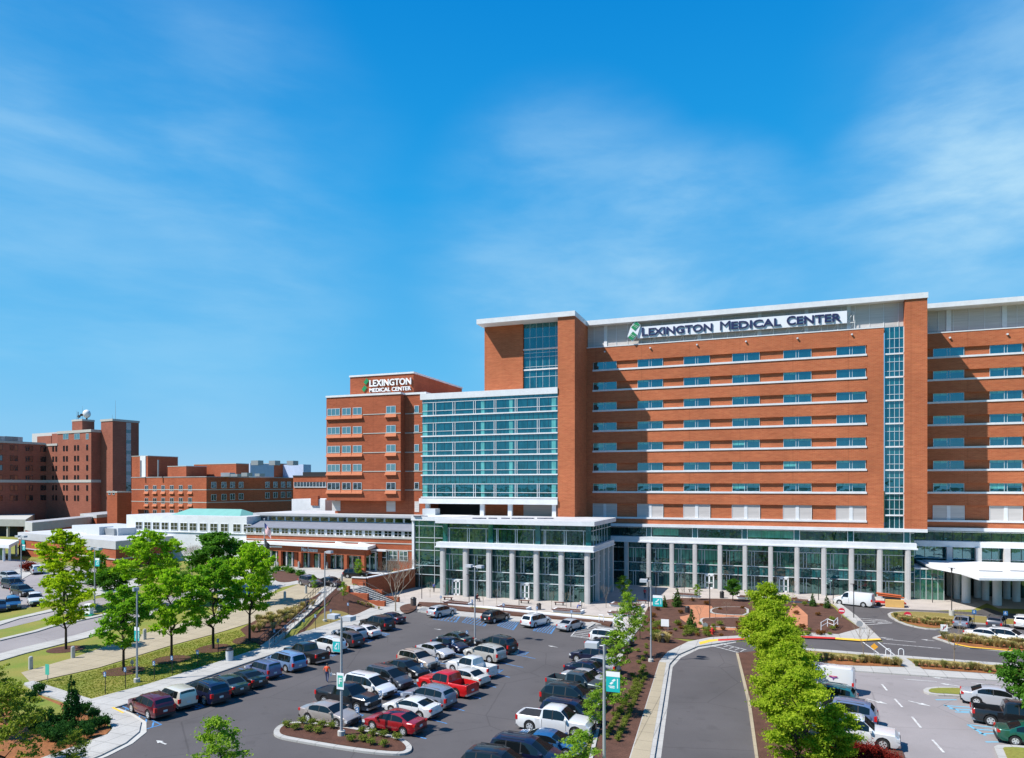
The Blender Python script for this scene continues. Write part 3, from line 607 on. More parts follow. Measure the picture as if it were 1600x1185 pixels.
# parapet lights
for px,py in ((945,550),(1016,544),(1089,539),(1165.5,534),(1246,529),(1331,523)):
    q=MB(HT); xq,zq=pY(px,py,129.9); q.tube((xq,129.97,zq),(xq,129.72,zq),.15,10); q.tube((xq,129.72,zq),(xq,129.70,zq),.1,10); q.build('wall_light',WHT,HT)
# glazed stair strip
s0,s1=X(1382.5,130.4),X(1413,130.4)
pane(HT,s0,s1,130.5,11.3,zt+.1,GT,'stair_glass'); m=MB(HT); m2=MB(HT); m3=MB(HT)
for zs in zr+[13.9]:
    m.box(s0,s1+.1,130.2,130.5,zs-.35,zs-.1); m3.box(s0,s1,130.42,130.5,zs+.75,zs+.83); m3.box(s0,s1,130.42,130.5,zs+2.3,zs+2.38); m2.box(s0,s1,130.46,130.5,zs+2.38,zs+3.5)
for i in range(1,4): m3.box(s0+(s1-s0)*i/4-.03,s0+(s1-s0)*i/4+.03,130.44,130.5,11.3,zt)
m3.box(s1-.14,s1,130.2,130.5,11.3,zt); m.build('floor_edge_bands',WHT,HT); m3.build('mullions',SIL,HT); m2.build('spandrel_glass',GS_,HT)
# tower head over the curtain wall
t0,t1,t2=XY(757,124),XY(817,124),fL[0]
b=MB(HT); b.box(t0,t1,124,150,30,49.05); b.box(t1,t2+.5,124.7,150,30,49.05); b.build('brick_tower_wall',BR,HT)
pane(HT,t1,t2+.1,124.4,36,49.05,GT,'tower_glass'); m=MB(HT); m3=MB(HT); m2=MB(HT)
for k,py in enumerate((545,577)): zz_=Z(845,py,124); m.box(t1,t2,124.15,124.4,zz_-.12,zz_+.14)
for k,zz_ in enumerate((39.0,40.9,42.7,43.5,44.2,46.4)): m3.box(t1,t2,124.33,124.4,zz_,zz_+.07)
for i in range(1,6): m3.box(t1+(t2-t1)*i/6-.02,t1+(t2-t1)*i/6+.02,124.35,124.4,37,49)
m.build('floor_edge_bands',WHT,HT); m3.build('mullions',SIL,HT)
# lower storeys
zc0,zc1=Z(1449,832.4,129.5),Z(1449,827.2,129.5)
c_=MB(HT); c_.box(XL,fR[1]+.02,129.35,131.5,zc0,zc1); c_.box(XL,fR[1],131.5,150,zc0,zc1); c_.build('cornice',WHT,HT)
zb0,zb1=Z(1434,859.7,129),Z(1434,850,129)
c_=MB(HT); c_.box(XL,XY(1432.5,129),129.0,131,zb0+.25,zb1); c_.box(XL,XY(1434.5,128.85),128.85,131,zb0,zb0+.25); c_.build('white_band',WHT,HT)
XG=XY(1428,130.6)
pane(HT,XL,XG,130.45,zb1,zc0,GL,'clerestory_glass'); m=MB(HT); pr=MB(HT)
for px in (840+4*n/4 for n in ()): pass
for px in (946,1014,1086,1163.5,1245,1329,1417):
    xq=XY(px,130.3); pr.box(xq-.4,xq+.4,130.25,130.45,zb1,zc0); m.box(xq-.5,xq-.4,130.2,130.45,zb1,zc0); m.box(xq+.4,xq+.5,130.2,130.45,zb1,zc0)
m.box(XL,XG,130.38,130.45,zc0-.25,zc0-.18); xx=XL
dj=MB(HT); kq=0
while xx<XG:
    dj.box(xx,xx+.04,130.41,130.45,zb1,zc0); xx+=1.05; kq+=1
    if kq%8==0: dj.build('dark_joints',BLK,HT); dj=MB(HT)
m.build('mullions',SIL,HT); dj.build('dark_joints',BLK,HT); pr.build('spandrel_piers',GS_,HT)
colx=[-25.1,-20.95]+[XY(p,129.5) for p in (1050,1086,1125,1164,1204,1245,1287,1330,1374,1418)]
zl=[Z(1330,866,130.5),Z(1330,891,130.5),Z(1330,906,130.5)]
for i,xq in enumerate(colx):
    q=MB(HT); q.box(xq-.37,xq+.37,128.95,129.75,0,zb0); q.box(xq-.22,xq+.22,128.9,128.95,0,zb0); q.build('column',COL_,HT)
edges=[XL+2.2]+colx+[XG]
m=MB(HT)
for i in range(len(edges)-1):
    dj=MB(HT)
    a,b=edges[i],edges[i+1]; gm=[GL,GL,GLG][ (0,2,0,2,2,0,0,2,0,2,0,0,0)[i%13]]
    pane(HT,a,b,130.5,zl[0],zb0,GLS,'transom_glass'); pane(HT,a,b,130.5,zl[1],zl[0],gm if i>2 else GL,'bay_glass'); pane(HT,a,b,130.5,zl[2],zl[1],GLS,'spandrel_glass'); pane(HT,a,b,130.5,0,zl[2],GL,'bay_glass')
    for zz_ in zl: m.box(a,b,130.38,130.5,zz_-.06,zz_+.06)
    w=b-a
    if w>2.5:
        for f in (.26,.37): 
            m.box(a+w*f-.04,a+w*f+.04,130.38,130.5,0,zl[2]); m.box(a+w*f-.04,a+w*f+.04,130.38,130.5,zl[1],zl[0])
        for f in (.55,.73,.9): dj.box(a+w*f-.02,a+w*f+.02,130.44,130.5,0,zb0)
        dj.build('dark_joints',BLK,HT)
m.build('mullions',SIL,HT)
BLD=glass('pale blinds in lobby',(.05,.20,.15),(.5,.75,.7),.18,.02,.04,vert=.8)
for i,(u,v) in {1:(.05,.8),2:(.3,.95),3:(.3,.97),4:(.1,.95),5:(.4,.97),8:(.4,.95),9:(.3,.95)}.items():
    a,b_=edges[i],edges[i+1]; w=b_-a; q=MB(HT); xx=a+w*u
    while xx<a+w*v-.3: q.box(xx,xx+.5,130.46,130.5,zl[1]+.9,zl[0]-.15); xx+=.62
    q.build('window_blind',BLD,HT)
for u0,u1 in ((XY(1165,130.4),XY(1240,130.4)),(XY(1020,130.4),XY(1060,130.4))):
    q=MB(HT); q.box(u0,u1,130.42,130.45,zb1+.3,zc0-.3); q.build('window_blind',BLD,HT)
b=MB(HT); b.box(XL-.1,XG,130.6,150,0,zc0); b.build('lobby_core',DARK,HT)
def dd(T_,xa,xb,y,h=2.5,name='double_door'):
    q=MB(T_); w=xb-xa; fr=.12
    for s in range(2):
        a=xa+s*w/2; b_=a+w/2
        q.box(a,a+fr,y-.1,y,0,h); q.box(b_-fr,b_,y-.1,y,0,h); q.box(a,b_,y-.1,y,0,.3); q.box(a,b_,y-.1,y,h-.22,h); q.box(a,b_,y-.1,y,1.05,1.15)
    q.box(xa-.08,xa,y-.12,y,0,h+.1); q.box(xb,xb+.08,y-.12,y,0,h+.1); q.box(xa-.08,xb+.08,y-.12,y,h,h+.15)
    d=q.build(name,WHT,T_); g_=MB(T_); g_.box(xa,xb,y-.04,y-.02,0,h); g_.build('door_glass',GL,T_); return d
dd(HT,XY(1101.5,130.4),XY(1115,130.4),130.4); dd(HT,XY(1217.5,130.4),XY(1231.5,130.4),130.4)
# right wing (set back)
yW=137.2; wx0,wx1=fR[1],78
brk=MB(HT); sill=MB(HT); inf=MB(HT); ztw=Z(1451,522,137.2); prev=ztw; a0=wx0
for k,zs in enumerate(zr+[12.75]):
    top=zs+(1.45 if k<7 else 2.5)
    brk.box(wx0,wx1,yW,yW+.6,top,prev); inf.box(wx0,wx1,yW+.32,yW+.6,zs,top); sill.box(wx0,wx1,yW-.12,yW+.6,zs-.32,zs); prev=zs-.32
brk.box(wx0,wx1,yW,yW+.6,11.2,prev); brk.box(wx0,wx1,yW+.6,yW+20,11.2,ztw-.3)
brk.build('wing_brick_wall',BR,HT); inf.build('recessed_wing_wall',BR,HT); sill.build('wing_sill_bands',WHT,HT)
ww=[(XY(1458.5,yW),XY(1507,yW)),(XY(1547,yW),XY(1601,yW))]; dx=ww[1][0]-ww[0][0]
for n in (2,3,4): ww.append((ww[0][0]+dx*n,ww[1][0]-0+dx*(n-1)+(ww[1][1]-ww[1][0])))
for xa,xb in ww:
    for k,zs in enumerate(zr): window(HT,xa-hx,yW+.26-hy,zs+.06,ww[0][1]-ww[0][0],1.36,'P%d'%(0 if k==0 else rnd.choice([3,3,7,11,2,3,15])))
    window(HT,xa-hx,yW+.24-hy,12.75,ww[0][1]-ww[0][0],2.42,'L',frame=WHT,name='louvre')
cp=MB(HT); cp.box(wx0,wx1,yW-.06,yW+.7,ztw,ztw+.18); cp.build('wing_coping',WHT,HT)
s_=MB(HT); s_.box(wx0+.0,wx1,yW-.9,152,Z(1451,482,136.3),Z(1451,474.6,136.3)); s_.build('wing_roof_slab',WHT,HT); zwr=Z(1451,482,136.3)
lv=MB(HT); lv.box(wx0,wx1,138.9,139.1,ztw-.6,zwr); lv.build('wing_louvre_wall',LOUV,HT)
ps=MB(HT); xx=wx0+1
while xx<wx1: ps.box(xx,xx+.07,138.82,138.9,ztw,zwr); xx+=2.3
for k in range(6): xq=XY(1481,139.3)+k*(XY(1568,139.3)-XY(1481,139.3)); ps.box(xq-.35,xq+.35,138.7,138.9,ztw-.3,zwr)
ps.build('wing_louvre_posts',WHT,HT); rf=MB(HT); rf.box(wx0,wx1,yW+.6,138.9,ztw-.7,ztw-.5); rf.build('wing_terrace_roof',ROOF,HT)
for px,py in ((1484,528),(1574,522.5)):
    q=MB(HT); xq,zq=pY(px,py,yW-.1); q.tube((xq,yW-.02,zq),(xq,yW-.28,zq),.16,10); q.build('wall_light',WHT,HT)
zwc0,zwc1=Z(1451,829.3,136.7),Z(1451,824.2,136.7); c_=MB(HT); c_.box(wx0-.6,wx1,136.7,156,zwc0,zwc1); c_.build('wing_cornice',WHT,HT)
zwb0,zwb1=Z(1431,853.6,136.2),Z(1431,844.8,136.2); c_=MB(HT); c_.box(XG+.1,wx1,136.2,138,zwb0,zwb1); c_.build('wing_white_band',WHT,HT)
pane(HT,XG-.2,wx1,137.6,zwb1,zwc0,GL,'wing_clerestory_glass'); pane(HT,XG-.2,wx1,137.6,6.2,zwb0,GLS,'wing_transom_glass'); pane(HT,XG-.2,wx1,137.6,0,6.2,GL,'wing_lobby_glass')
m=MB(HT); xx=XG; dj=MB(HT)
while xx<wx1: dj.box(xx,xx+.05,137.5,137.6,0,zwc0); xx+=1.4
dj.build('wing_joints',BLK,HT)
for zz_ in (6.2,3.6,zwc0-.2): m.box(XG-.2,wx1,137.48,137.6,zz_-.05,zz_+.05)
m.build('wing_mullions',SIL,HT)
b=MB(HT); b.box(XG,wx1,137.7,156,0,zwc0); b.build('wing_core',DARK,HT); b=MB(HT); b.box(XG-.1,XG,130.6,137.7,0,zc0); b.build('side_glass',GL,HT)
for px in (1483,1528.5,1573): xq=XY(px,136.3); q=MB(HT); q.box(xq-.42,xq+.42,135.9,136.7,0,zwb0); q.build('column',COL_,HT)
for k in (1,2,3,4): q=MB(HT); xq=XY(1573,136.3)+4.25*k; q.box(xq-.42,xq+.42,135.9,136.7,0,zwb0); q.build('column',COL_,HT)
# vestibule
vx0,vx1=XG,XY(1475,130.2)
b=MB(HT); b.box(vx0,vx1,130.2,137.5,4.9,5.15); b.build('vestibule_roof',WHT,HT); pane(HT,vx0,vx1,130.3,3.4,4.9,GLS,'vestibule_spandrel'); pane(HT,vx0,vx1,130.3,0,3.4,GLG,'vestibule_glass')
b=MB(HT); b.box(vx1-.1,vx1,130.36,137.5,0,4.9); b.build('vestibule_side_glass',GLG,HT); m=MB(HT); m.box(vx0,vx1,130.2,130.3,3.35,3.45)
for i in range(6): xq=vx0+(vx1-vx0)*i/5; m.box(xq-.03,xq+.03,130.22,130.3,0,4.9)
m.build('vestibule_mullions',SIL,HT)
# ---- curtain wall block
CX0,CX1=XY(660,121.5),fL[0]
CW=thing('curtain_wall_building','five storey teal glass curtain wall block between the brick fin and the older brick offices','building',((CX0+CX1)/2,121.5,12.9))
zp=Z(660,616,121.3); m=MB(CW); m.box(CX0-.3,CX1,121.1,123.9,zp-1.15,zp); m.box(CX0-.3,t0,123.9,150,zp-1.15,zp-.1); m.build('parapet',WHT,CW)
zsl=[Z(871,p,121.4) for p in (641.3,675.5,708.3,740.5)]; zsl.append(zsl[-1]-3.72); zbot=Z(871,789,121.4); zsl[-1]=zbot+1.35
dxs=[XY(p,121.4) for p in (677,681,707.5,711,740,743,772,775,805,808,839.5,842.5)]
tops=[zp-1.15]+[z-.3 for z in zsl[:-1]]
mu=MB(CW); se=MB(CW); fm=MB(CW); vb=random.Random(5)
for zs,tp in zip(zsl,tops):
    wt=zs+2.45; bx=[CX0]+[ (dxs[i]+dxs[i+1])/2 for i in range(0,12,2)]+[CX1]
    for i in range(7): pane(CW,bx[i],bx[i+1],121.5,zs,wt,GT,'window_glass')
    sp_=pane(CW,CX0,CX1,121.45,wt,tp,GS_,'spandrel_glass'); jj=MB(CW)
    mu.box(CX0,CX1,121.36,121.5,wt-.05,wt+.05); mu.box(CX0,CX1,121.38,121.5,zs+.78,zs+.86); se.box(CX0-.2,CX1,121.2,121.5,zs-.24,zs)
    for xq in dxs: mu.box(xq-.045,xq+.045,121.36,121.5,zs,wt)
    xx=CX0+.5
    while xx<CX1: jj.box(xx,xx+.04,121.42,121.45,wt,tp); xx+=.93
    jj.build('dark_joints',BLK,sp_)
    for i in range(7):
        w=bx[i+1]-bx[i]; fm.box(bx[i]+w*.5,bx[i]+w*.5+.035,121.47,121.5,zs+.86,wt)
mu.build('mullions',WHT,CW); se.build('floor_edge_bands',WHT,CW); fm.build('dark_joints',BLK,CW)
for zs in zsl:                                   # pale columns seen behind the glass
    for px,w in ((664,1.0),(754,.7),(798,.7),(865,.8)):
        q=MB(CW); xq=XY(px,121.4); q.box(xq-w/2,xq+w/2,121.475,121.5,zs,zs+2.4); q.build('pale_interior_column',GB,CW)
m=MB(CW); m.box(CX0-.5,CX1,121.0,128,zbot,zsl[-1]-.35); m.build('bottom_fascia',WHT,CW); pane(CW,CX0,CX1,121.42,zsl[-1]-.35,zsl[-1]-.3,GS_,'spandrel_glass')
b=MB(CW); b.box(CX0,CX1,121.6,150,zbot+.2,zp-1.2); b.build('core_wall',DARK,CW)
b=MB(CW); b.box(XY(755,126),XY(818,126),126,127,12,zbot); b.build('back_brick_wall',BR,CW); b=MB(CW); b.box(XY(818,126),CX1+.2,126,127,12,zbot); b.build('back_louvre_wall',LOUV,CW)
for px in (668,753.5,797,866): q=MB(CW); xq=XY(px,121.8); q.box(xq-.38,xq+.38,121.6,122.3,12.2,zbot); q.build('column',WHT,CW)
b=MB(CW); b.box(CX0,XY(755,128),128.5,129,12,zbot); b.build('dark_back_wall',DARK,CW)
b=MB(CW); b.box(XY(660,119),XY(680,119),119,121,12.9,14.2); b.build('rooftop_unit',LGREY,CW)
# ---- glass pavilion
PV=thing('glass_pavilion','low two storey glass pavilion with white roof slab and slender white columns','building',(-39.8,107,0))
px0,px1=-52.6,-26.5; zr0,zr1=12.25,12.95; pb0,pb1=8.15,9.05
r_=MB(PV); r_.box(-53.2,-25.65,106.3,122.6,zr0,zr1); r_.build('roof_slab',WHT,PV)
r_=MB(PV); r_.box(-52.9,-26,106.7,121.2,zr1,zr1+.03); r_.build('roof_membrane',ROOF,PV)
r_=MB(PV); r_.box(-53.1,-25.85,106.4,107.9,pb0+.2,pb1); r_.box(-53.3,-25.7,106.25,107.9,pb0,pb0+.2); r_.box(-27.3,-25.85,107.9,122,pb0+.2,pb1); r_.box(-27.3,-25.7,107.9,122,pb0,pb0+.2); r_.build('white_band',WHT,PV)
pc=[XY(p,107) for p in (692.5,728,764.5,801,838.5,877.5,918)]
for xq in pc: q=MB(PV); q.box(xq-.4,xq+.4,106.6,107.3,0,pb0); q.box(xq-.2,xq+.2,106.55,106.6,0,pb0); q.build('column',COL_,PV)
for k in range(4): q=MB(PV); y=110.6+3.6*k; q.box(-26.5,-25.9,y-.4,y+.4,0,pb0); q.build('column',COL_,PV)
zl=[Z(880,872.5,107.8),Z(880,899,107.8),Z(880,914,107.8)]
m=MB(PV)
ed=[px0]+pc[1:]+[px1]; dj=MB(PV)
for i in range(7):
    a,b=ed[i],ed[i+1]; A=GLG if i==0 else GL
    pane(PV,a,b,107.9,zl[0],pb0,GLS,'transom_glass'); pane(PV,a,b,107.9,zl[1],zl[0],A,'bay_glass'); pane(PV,a,b,107.9,zl[2],zl[1],GL,'bay_glass'); pane(PV,a,b,107.9,0,zl[2],A,'bay_glass')
    for zz_ in zl: m.box(a,b,107.78,107.9,zz_-.06,zz_+.06)
    w=b-a
    if w>2:
        for f in (.28,.4): m.box(a+w*f-.04,a+w*f+.04,107.78,107.9,0,zl[2]); m.box(a+w*f-.04,a+w*f+.04,107.78,107.9,zl[1],zl[0])
        for f in (.62,.82): dj.box(a+w*f-.02,a+w*f+.02,107.84,107.9,0,pb0)
for i in range(3):
    a,b=ed[2*i],ed[2*i+2]; pane(PV,a,b,107.9,pb1,zr0,GL,'upper_glass')
    w=b-a
    for f in (.12,.15,.52,.56,.9): m.box(a+w*f-.04,a+w*f+.04,107.78,107.9,pb1,zr0-.9)
    for f in range(1,9): dj.box(a+w*f/9-.015,a+w*f/9+.015,107.86,107.9,pb1,zr0)
    dj.build('dark_joints',BLK,PV); dj=MB(PV)
pane(PV,ed[6],px1,107.9,pb1,zr0,GL,'upper_glass')
m.box(px0,px1,107.78,107.9,zr0-.9,zr0-.8)
for z0_,z1_,mt in ((0,zl[0],GL),(zl[0],pb0,GLS),(pb1,zr0,GL)):
    q=MB(PV); q.box(px1-.06,px1,107.97,122,z0_,z1_); q.build('side_glass',mt,PV)
for y in (109,111,113,115,117,119): m.box(px1,px1+.08,y-.03,y+.03,0,zr0)
for zz_ in zl+[zr0-.85]: m.box(px1,px1+.08,107.9,122,zz_-.05,zz_+.05)
m.build('mullions',SIL,PV)
pr=MB(PV)
for xq in (pc[0]+.1,pc[2],pc[4],pc[6]): pr.box(xq-.42,xq+.42,107.6,107.78,pb1,zr0)
pr.build('spandrel_piers',GS_,PV)
b=MB(PV); b.box(px0,px1-.3,108.1,121.9,0,zr0-.02); b.build('interior_core',DARK,PV)
dd(PV,XY(707,107.7),XY(718.5,107.7),107.72); dd(PV,XY(814,107.7),XY(826.5,107.7),107.72)
# connector
gx0=XY(649,113.8); q=MB(PV); q.box(gx0,px0-.4,113.8,122,0,12.25); q.build('connector_glass',GL,PV)
q=MB(PV); q.box(gx0-.1,px0-.3,113.74,113.8,11.0,12.25); q.build('connector_spandrel',GS_,PV)
q=MB(PV); q.box(gx0-.6,-52.9,113.2,122,12.25,13.0); q.build('connector_roof',WHT,PV)
m=MB(PV)
for py in (822,840.5,848,860,884,898): zz_=Z(670,py,113.7); m.box(gx0,px0-.3,113.66,113.74,zz_-.05,zz_+.05)
for px in (655,679): xq=XY(px,113.7); m.box(xq-.04,xq+.04,113.68,113.74,0,12.2)
m.build('connector_mullions',SIL,PV); q=MB(PV); q.box(gx0-.55,gx0-.1,113.5,122,0,12.25); q.build('connector_pier',WHT,PV)
# small roof equipment
for px,py,w in ((650,806,2.6),(740,803,2.8),(842,806,.6)): pass
# ---- brick office block with its own sign
OX0,OX1=XY(510,121.6),CX0
OB=thing('brick_office_block','six storey brick office block with rows of three green windows beside the teal glass wall','building',((OX0+OX1)/2,121.6,2.4))
zo=Z(641,612,121.6); xs_=XY(626,121.6); zlow=Z(626,783,121.6); b=MB(OB)
b.box(OX0,xs_,121.6,150,zlow,zo-.4); b.box(OX0+1,OX1-.05,123.2,149,2.4,zlow); b.box(xs_,OX1-.05,123.2,149,zlow,zo-.4); b.build('brick_wall',BRM,OB)
q=MB(OB); q.box(OX0-.1,xs_+.1,121.45,150,zo-.4,zo); q.box(xs_+.1,OX1-.05,123.05,150,zo-.4,zo); q.build('parapet_coping',WHT,OB)
xp0,xp1=XY(547,124.5),XY(646,124.5); zpt=Z(646,581,124.5); b=MB(OB); b.box(xp0,xp1,124.5,148,zo,zpt-.35); b.build('penthouse_wall',BRM,OB); q=MB(OB); q.box(xp0-.15,xp1+.15,124.35,148.15,zpt-.35,zpt); q.build('penthouse_coping',WHT,OB)
orow=[Z(538,p,121.6) for p in (648.7,678,707.5,736.5,765)]; ox,oy,oz=OB.location
ln=MB(OB); sl_=MB(OB)
SLB=rough('sloped brick sill',(.44,.15,.075),.85,.1,3)
for k,zs in enumerate(orow):
    for a,b_,kd in ((512,531,'G3'),(535,548,'G2'),(552,565,'G2'),(604,618,'G2')):
        xa,xb=XY(a,121.6),XY(b_,121.6); window(OB,xa-ox,-.04,zs-oz,xb-xa,1.35,kd if k<4 else kd.replace('G','D'))
        sl_.add([(xa-.2,121.6,zs-.06),(xb+.2,121.6,zs-.06),(xb+.3,121.2,zs-.85),(xa-.3,121.2,zs-.85),(xa-.3,121.6,zs-.85),(xb+.3,121.6,zs-.85)],[(0,3,2,1),(3,4,5,2),(0,4,3),(1,2,5)])
    xa,xb=XY(648,123.2),XY(654.5,123.2); window(OB,xa-ox,1.56,zs-oz+.1,xb-xa,1.3,'G1' if k<4 else 'D1')
    ln.box(XY(567,121.5),xs_+.05,121.52,121.6,zs-.18,zs-.02); ln.box(xs_+.1,OX1-.1,123.12,123.2,zs-.18,zs-.02)
ln.build('stone_courses',CON,OB); sl_.build('sloped_sills',SLB,OB)
for a,b_ in ((519,532),(604,618),(648,655)):
    q=MB(OB); q.box(XY(a,123.2),XY(b_,123.2),123.14,123.2,zlow-2.2,zlow-.1); q.build('louvre_panel',LOUV,OB)
# ---- entrance wing, white upper storey over brick
EW=thing('entrance_wing','long low wing with white upper storey, clerestory roof and small square windows','building',(-90,116.5,2.4))
ew0,ew1=XY(385,116.5),XY(646,116.5); el=XY(197,116.5); ex,ey,ez=EW.location
zA=Z(640,841,116.5); zB=Z(640,829,116.5); zC=Z(640,818,120.5); zD=Z(640,811,120.5); zE=Z(640,805.5,119.6)
b=MB(EW); b.box(ew0,ew1,116.5,135,2.4,zA); b.build('brick_wall',BRM,EW)
b=MB(EW); b.box(ew0,ew1,116.5,135,zA,zB); b.box(ew0,ew1,120.5,135,zB-.5,zE-.4); b.build('white_wall',WHT,EW)
b=MB(EW); b.add([(ew0-.2,116.1,zB-.05),(ew1,116.1,zB-.05),(ew1,120.5,zC),(ew0-.2,120.5,zC),(ew0-.2,116.1,zB-.2),(ew1,116.1,zB-.2),(ew1,120.5,zB-.2),(ew0-.2,120.5,zB-.2)],[(0,1,2,3),(0,4,5,1),(0,3,7,4),(1,5,6,2)]); b.build('sloped_roof',rough('grey metal roof',(.19,.20,.235),.5,.08,1),EW)
b=MB(EW); b.box(ew0-.8,ew1,119.4,136,zE-.5,zE); b.build('roof_slab',ROOF,EW)
q=MB(EW); q.box(ew0-.2,ew1+.1,116.38,116.5,zA-.25,zA+.05); q.box(ew0,ew1+.1,116.42,116.5,Z(640,851,116.4),Z(640,849.5,116.4)); q.box(ew0,ew1+.1,116.42,116.5,Z(640,861.5,116.4),Z(640,860,116.4)); q.build('stone_courses',CON,EW)
n=18
for i in range(n):
    t=(i+.12)/n; xa=ew0+(ew1-ew0)*t; w=(ew1-ew0)/n
    window(EW,xa-ex,-.03,zA+.18-ez,w*.74,zB-zA-.4,'T2',frame=WHT)
    window(EW,xa-ex,120.5-.03-ey,zC+.02-ez,w*.86,zD-zC,'D1',frame=WHT)
for a,b_ in ((607,621),(624,637)): 
    xa,xb=XY(a,116.5),XY(b_,116.5); window(EW,xa-ex,-.03,Z(640,877,116.5)-ez,xb-xa,Z(640,862,116.5)-Z(640,877,116.5),'S2',frame=WHT)
b=MB(EW); zl_=Z(385,808,116.5); b.box(el,ew0,116.6,128,2.4,zl_); b.build('left_white_wall',WHT,EW)
b=MB(EW); b.box(el+.3,ew0,116.9,127.7,zl_,zl_+.04); b.build('left_roof',ROOF,EW)
lx=[XY(p,116.6) for p in (217,230.5,244,257.5,272,287,301.5,317.5,334,350.5,370,386.5)]
for xa in lx: window(EW,xa-.9-ex,.07,Z(370,831,116.6)-ez,1.9,Z(370,823,116.6)-Z(370,831,116.6)+.5,'T2',frame=WHT)
b=MB(EW); b.box(el,ew0,116.4,116.6,Z(370,834.5,116.5),Z(370,833.8,116.5)); b.build('ledge',WHT,EW)
cr=MB(EW); ca,cb_=XY(270,120),XY(385,120); zc=Z(330,808,120); ctop=zc+1.7
cr.add([(ca,118,zc),(cb_,118,zc),(cb_,126,zc),(ca,126,zc),(ca+3,122,ctop),(cb_-3,122,ctop)],[(0,1,5,4),(1,2,5),(2,3,4,5),(3,0,4)]); cr.build('verdigris_roof',COPPER,EW)
# brick front below, behind the canopy
b=MB(EW); b.box(XY(374,116),ew0+.1,116.2,117,2.4,Z(385,858,116.2)); b.build('lower_brick_wall',BRM,EW)
gl=MB(EW); gl.box(XY(500,115.9),XY(604,115.9),115.95,116.5,2.4,6.2); gl.build('entrance_glass',GL,EW)
q=MB(EW)
for i in range(13): xq=XY(500,115.9)+(XY(604,115.9)-XY(500,115.9))*i/12; q.box(xq-.05,xq+.05,115.88,115.95,2.4,6.2)
q.box(XY(500,115.9),XY(604,115.9),115.88,115.95,4.9,5.0); q.build('entrance_mullions',WHT,EW)
b=MB(EW); b.box(XY(392,115.5),XY(500,115.5),115.7,116.5,2.4,6.2); b.build('shopfront_glass',GL,EW)
for i in range(8):
    xq=XY(395,115.5)+(XY(600,115.5)-XY(395,115.5))*(i+.5)/8; q=MB(EW); q.box(xq-1.3,xq-1.15,115.4,115.7,2.4,6.0); q.box(xq+.1,xq+.25,115.4,115.7,2.4,6.0); q.box(xq-1.15,xq+.1,115.4,115.7,5.85,6.0); q.build('door_frame',WHT,EW)
    q=MB(EW); q.box(xq+.6,xq+1.4,115.5,115.7,2.4,6.2); q.build('brick_pier',BRM,EW)
q=MB(EW); q.box(XY(392,115.2),XY(604,115.2),114.9,115.7,6.2,6.5); q.build('lintel',WHT,EW)
# ---- entrance canopy
zc=7.3; A,B,C_,D_=[gz(*p,zc) for p in ((372,844.5),(574.5,855),(608,845),(410,836))]
EC=thing('entrance_canopy','brick and white canopy over the main entrance drive on brick columns','canopy',((A[0]+B[0])/2,(A[1]+B[1])/2,2.4))
b=MB(EC); b.prism([A,B,C_,D_],zc-.55,zc); b.build('roof_slab',WHT,EC)
b=MB(EC)
for i in range(6):
    t=(i+.35)/6; P=Vector(A).lerp(Vector(B),t); Q=Vector(D_).lerp(Vector(C_),t); P2=P.lerp(Q,.25); Q2=P.lerp(Q,.9); d=(Vector(B)-Vector(A)).normalized()*2.6
    b.add([(P2.x,P2.y,zc+.01),(P2.x+d.x,P2.y+d.y,zc+.01),(Q2.x+d.x,Q2.y+d.y,zc+.01),(Q2.x,Q2.y,zc+.01),(P2.x+.1,P2.y,zc+.4),(Q2.x+.1,Q2.y,zc+.4)],[(0,1,4),(1,2,5,4),(2,3,5),(3,0,4,5)])
b.build('skylights',WHT,EC)
ii=offs([A,B,C_,D_],.9); zf=zc-.55
b=MB(EC)
for i in range(4): 
    s_=strip(ii[i],ii[(i+1)%4],.5); b.prism(s_,zf-1.25,zf)
b.build('brick_fascia',BRM,EC)
dA,dB=Vector(ii[0]),Vector(ii[1]); dv=(dB-dA)
for t in (.02,.16,.33,.5,.68,.86,.99):
    P=dA.lerp(dB,t); q=MB(EC); q.box(P.x-.32,P.x+.32,P.y-.32,P.y+.32,2.4,zf-1.25); q.build('column',BRM,EC)
dC=Vector(ii[2])
for t in (.5,.95):
    P=dB.lerp(dC,t); q=MB(EC); q.box(P.x-.6,P.x+.6,P.y-.5,P.y+.5,2.4,zf-1.25); q.build('column',BRM,EC)
ang=math.atan2(dv.y,dv.x); P=dA.lerp(dB,.515); nn=Vector((dv.y,-dv.x)).normalized()*.27
put_text('entrance_lettering','Main Entrance',P.x+nn.x*1.15,P.y+nn.y*1.15,zf-1.0,.78,4.2,WHT,EC,.04,.015,ang)
# bollards under the canopy
# ---- retaining wall and stairs
RW=thing('retaining_wall','angled red brick retaining wall with white coping beside the stairs','wall',(-62,104,0))
Wp=[(-64.9,99.2),(-62.3,99.4),(-61.1,113.6)]
for i in range(2):
    b=MB(RW); b.prism(strip(Wp[i],Wp[i+1],.4),0,3.35); b.build('brick_wall',BRM,RW); b=MB(RW); b.prism(strip(Wp[i],Wp[i+1],.6),3.35,3.5+.01*i); b.build('coping',WHT,RW)
b=MB(RW); b.prism(strip((-66,106),(-61.9,106.6),.4),0,3.2); b.build('cross_wall',BRM,RW); b=MB(RW); b.prism(strip((-66,106),(-61.9,106.6),.6),3.2,3.33); b.build('cross_coping',WHT,RW)
ST=thing('stairs','concrete stairs climbing from the plaza to the forecourt between brick cheek walls','stairs',(-58,95.5,0))
b=MB(ST)
for i in range(14): x=-55.5-.42*i; b.box(x-.42,x,93.6,97.4,0,.17*(i+1))
b.box(-64,-61.38,93.6,97.4,0,2.42)
b.build('steps',SIDE,ST)
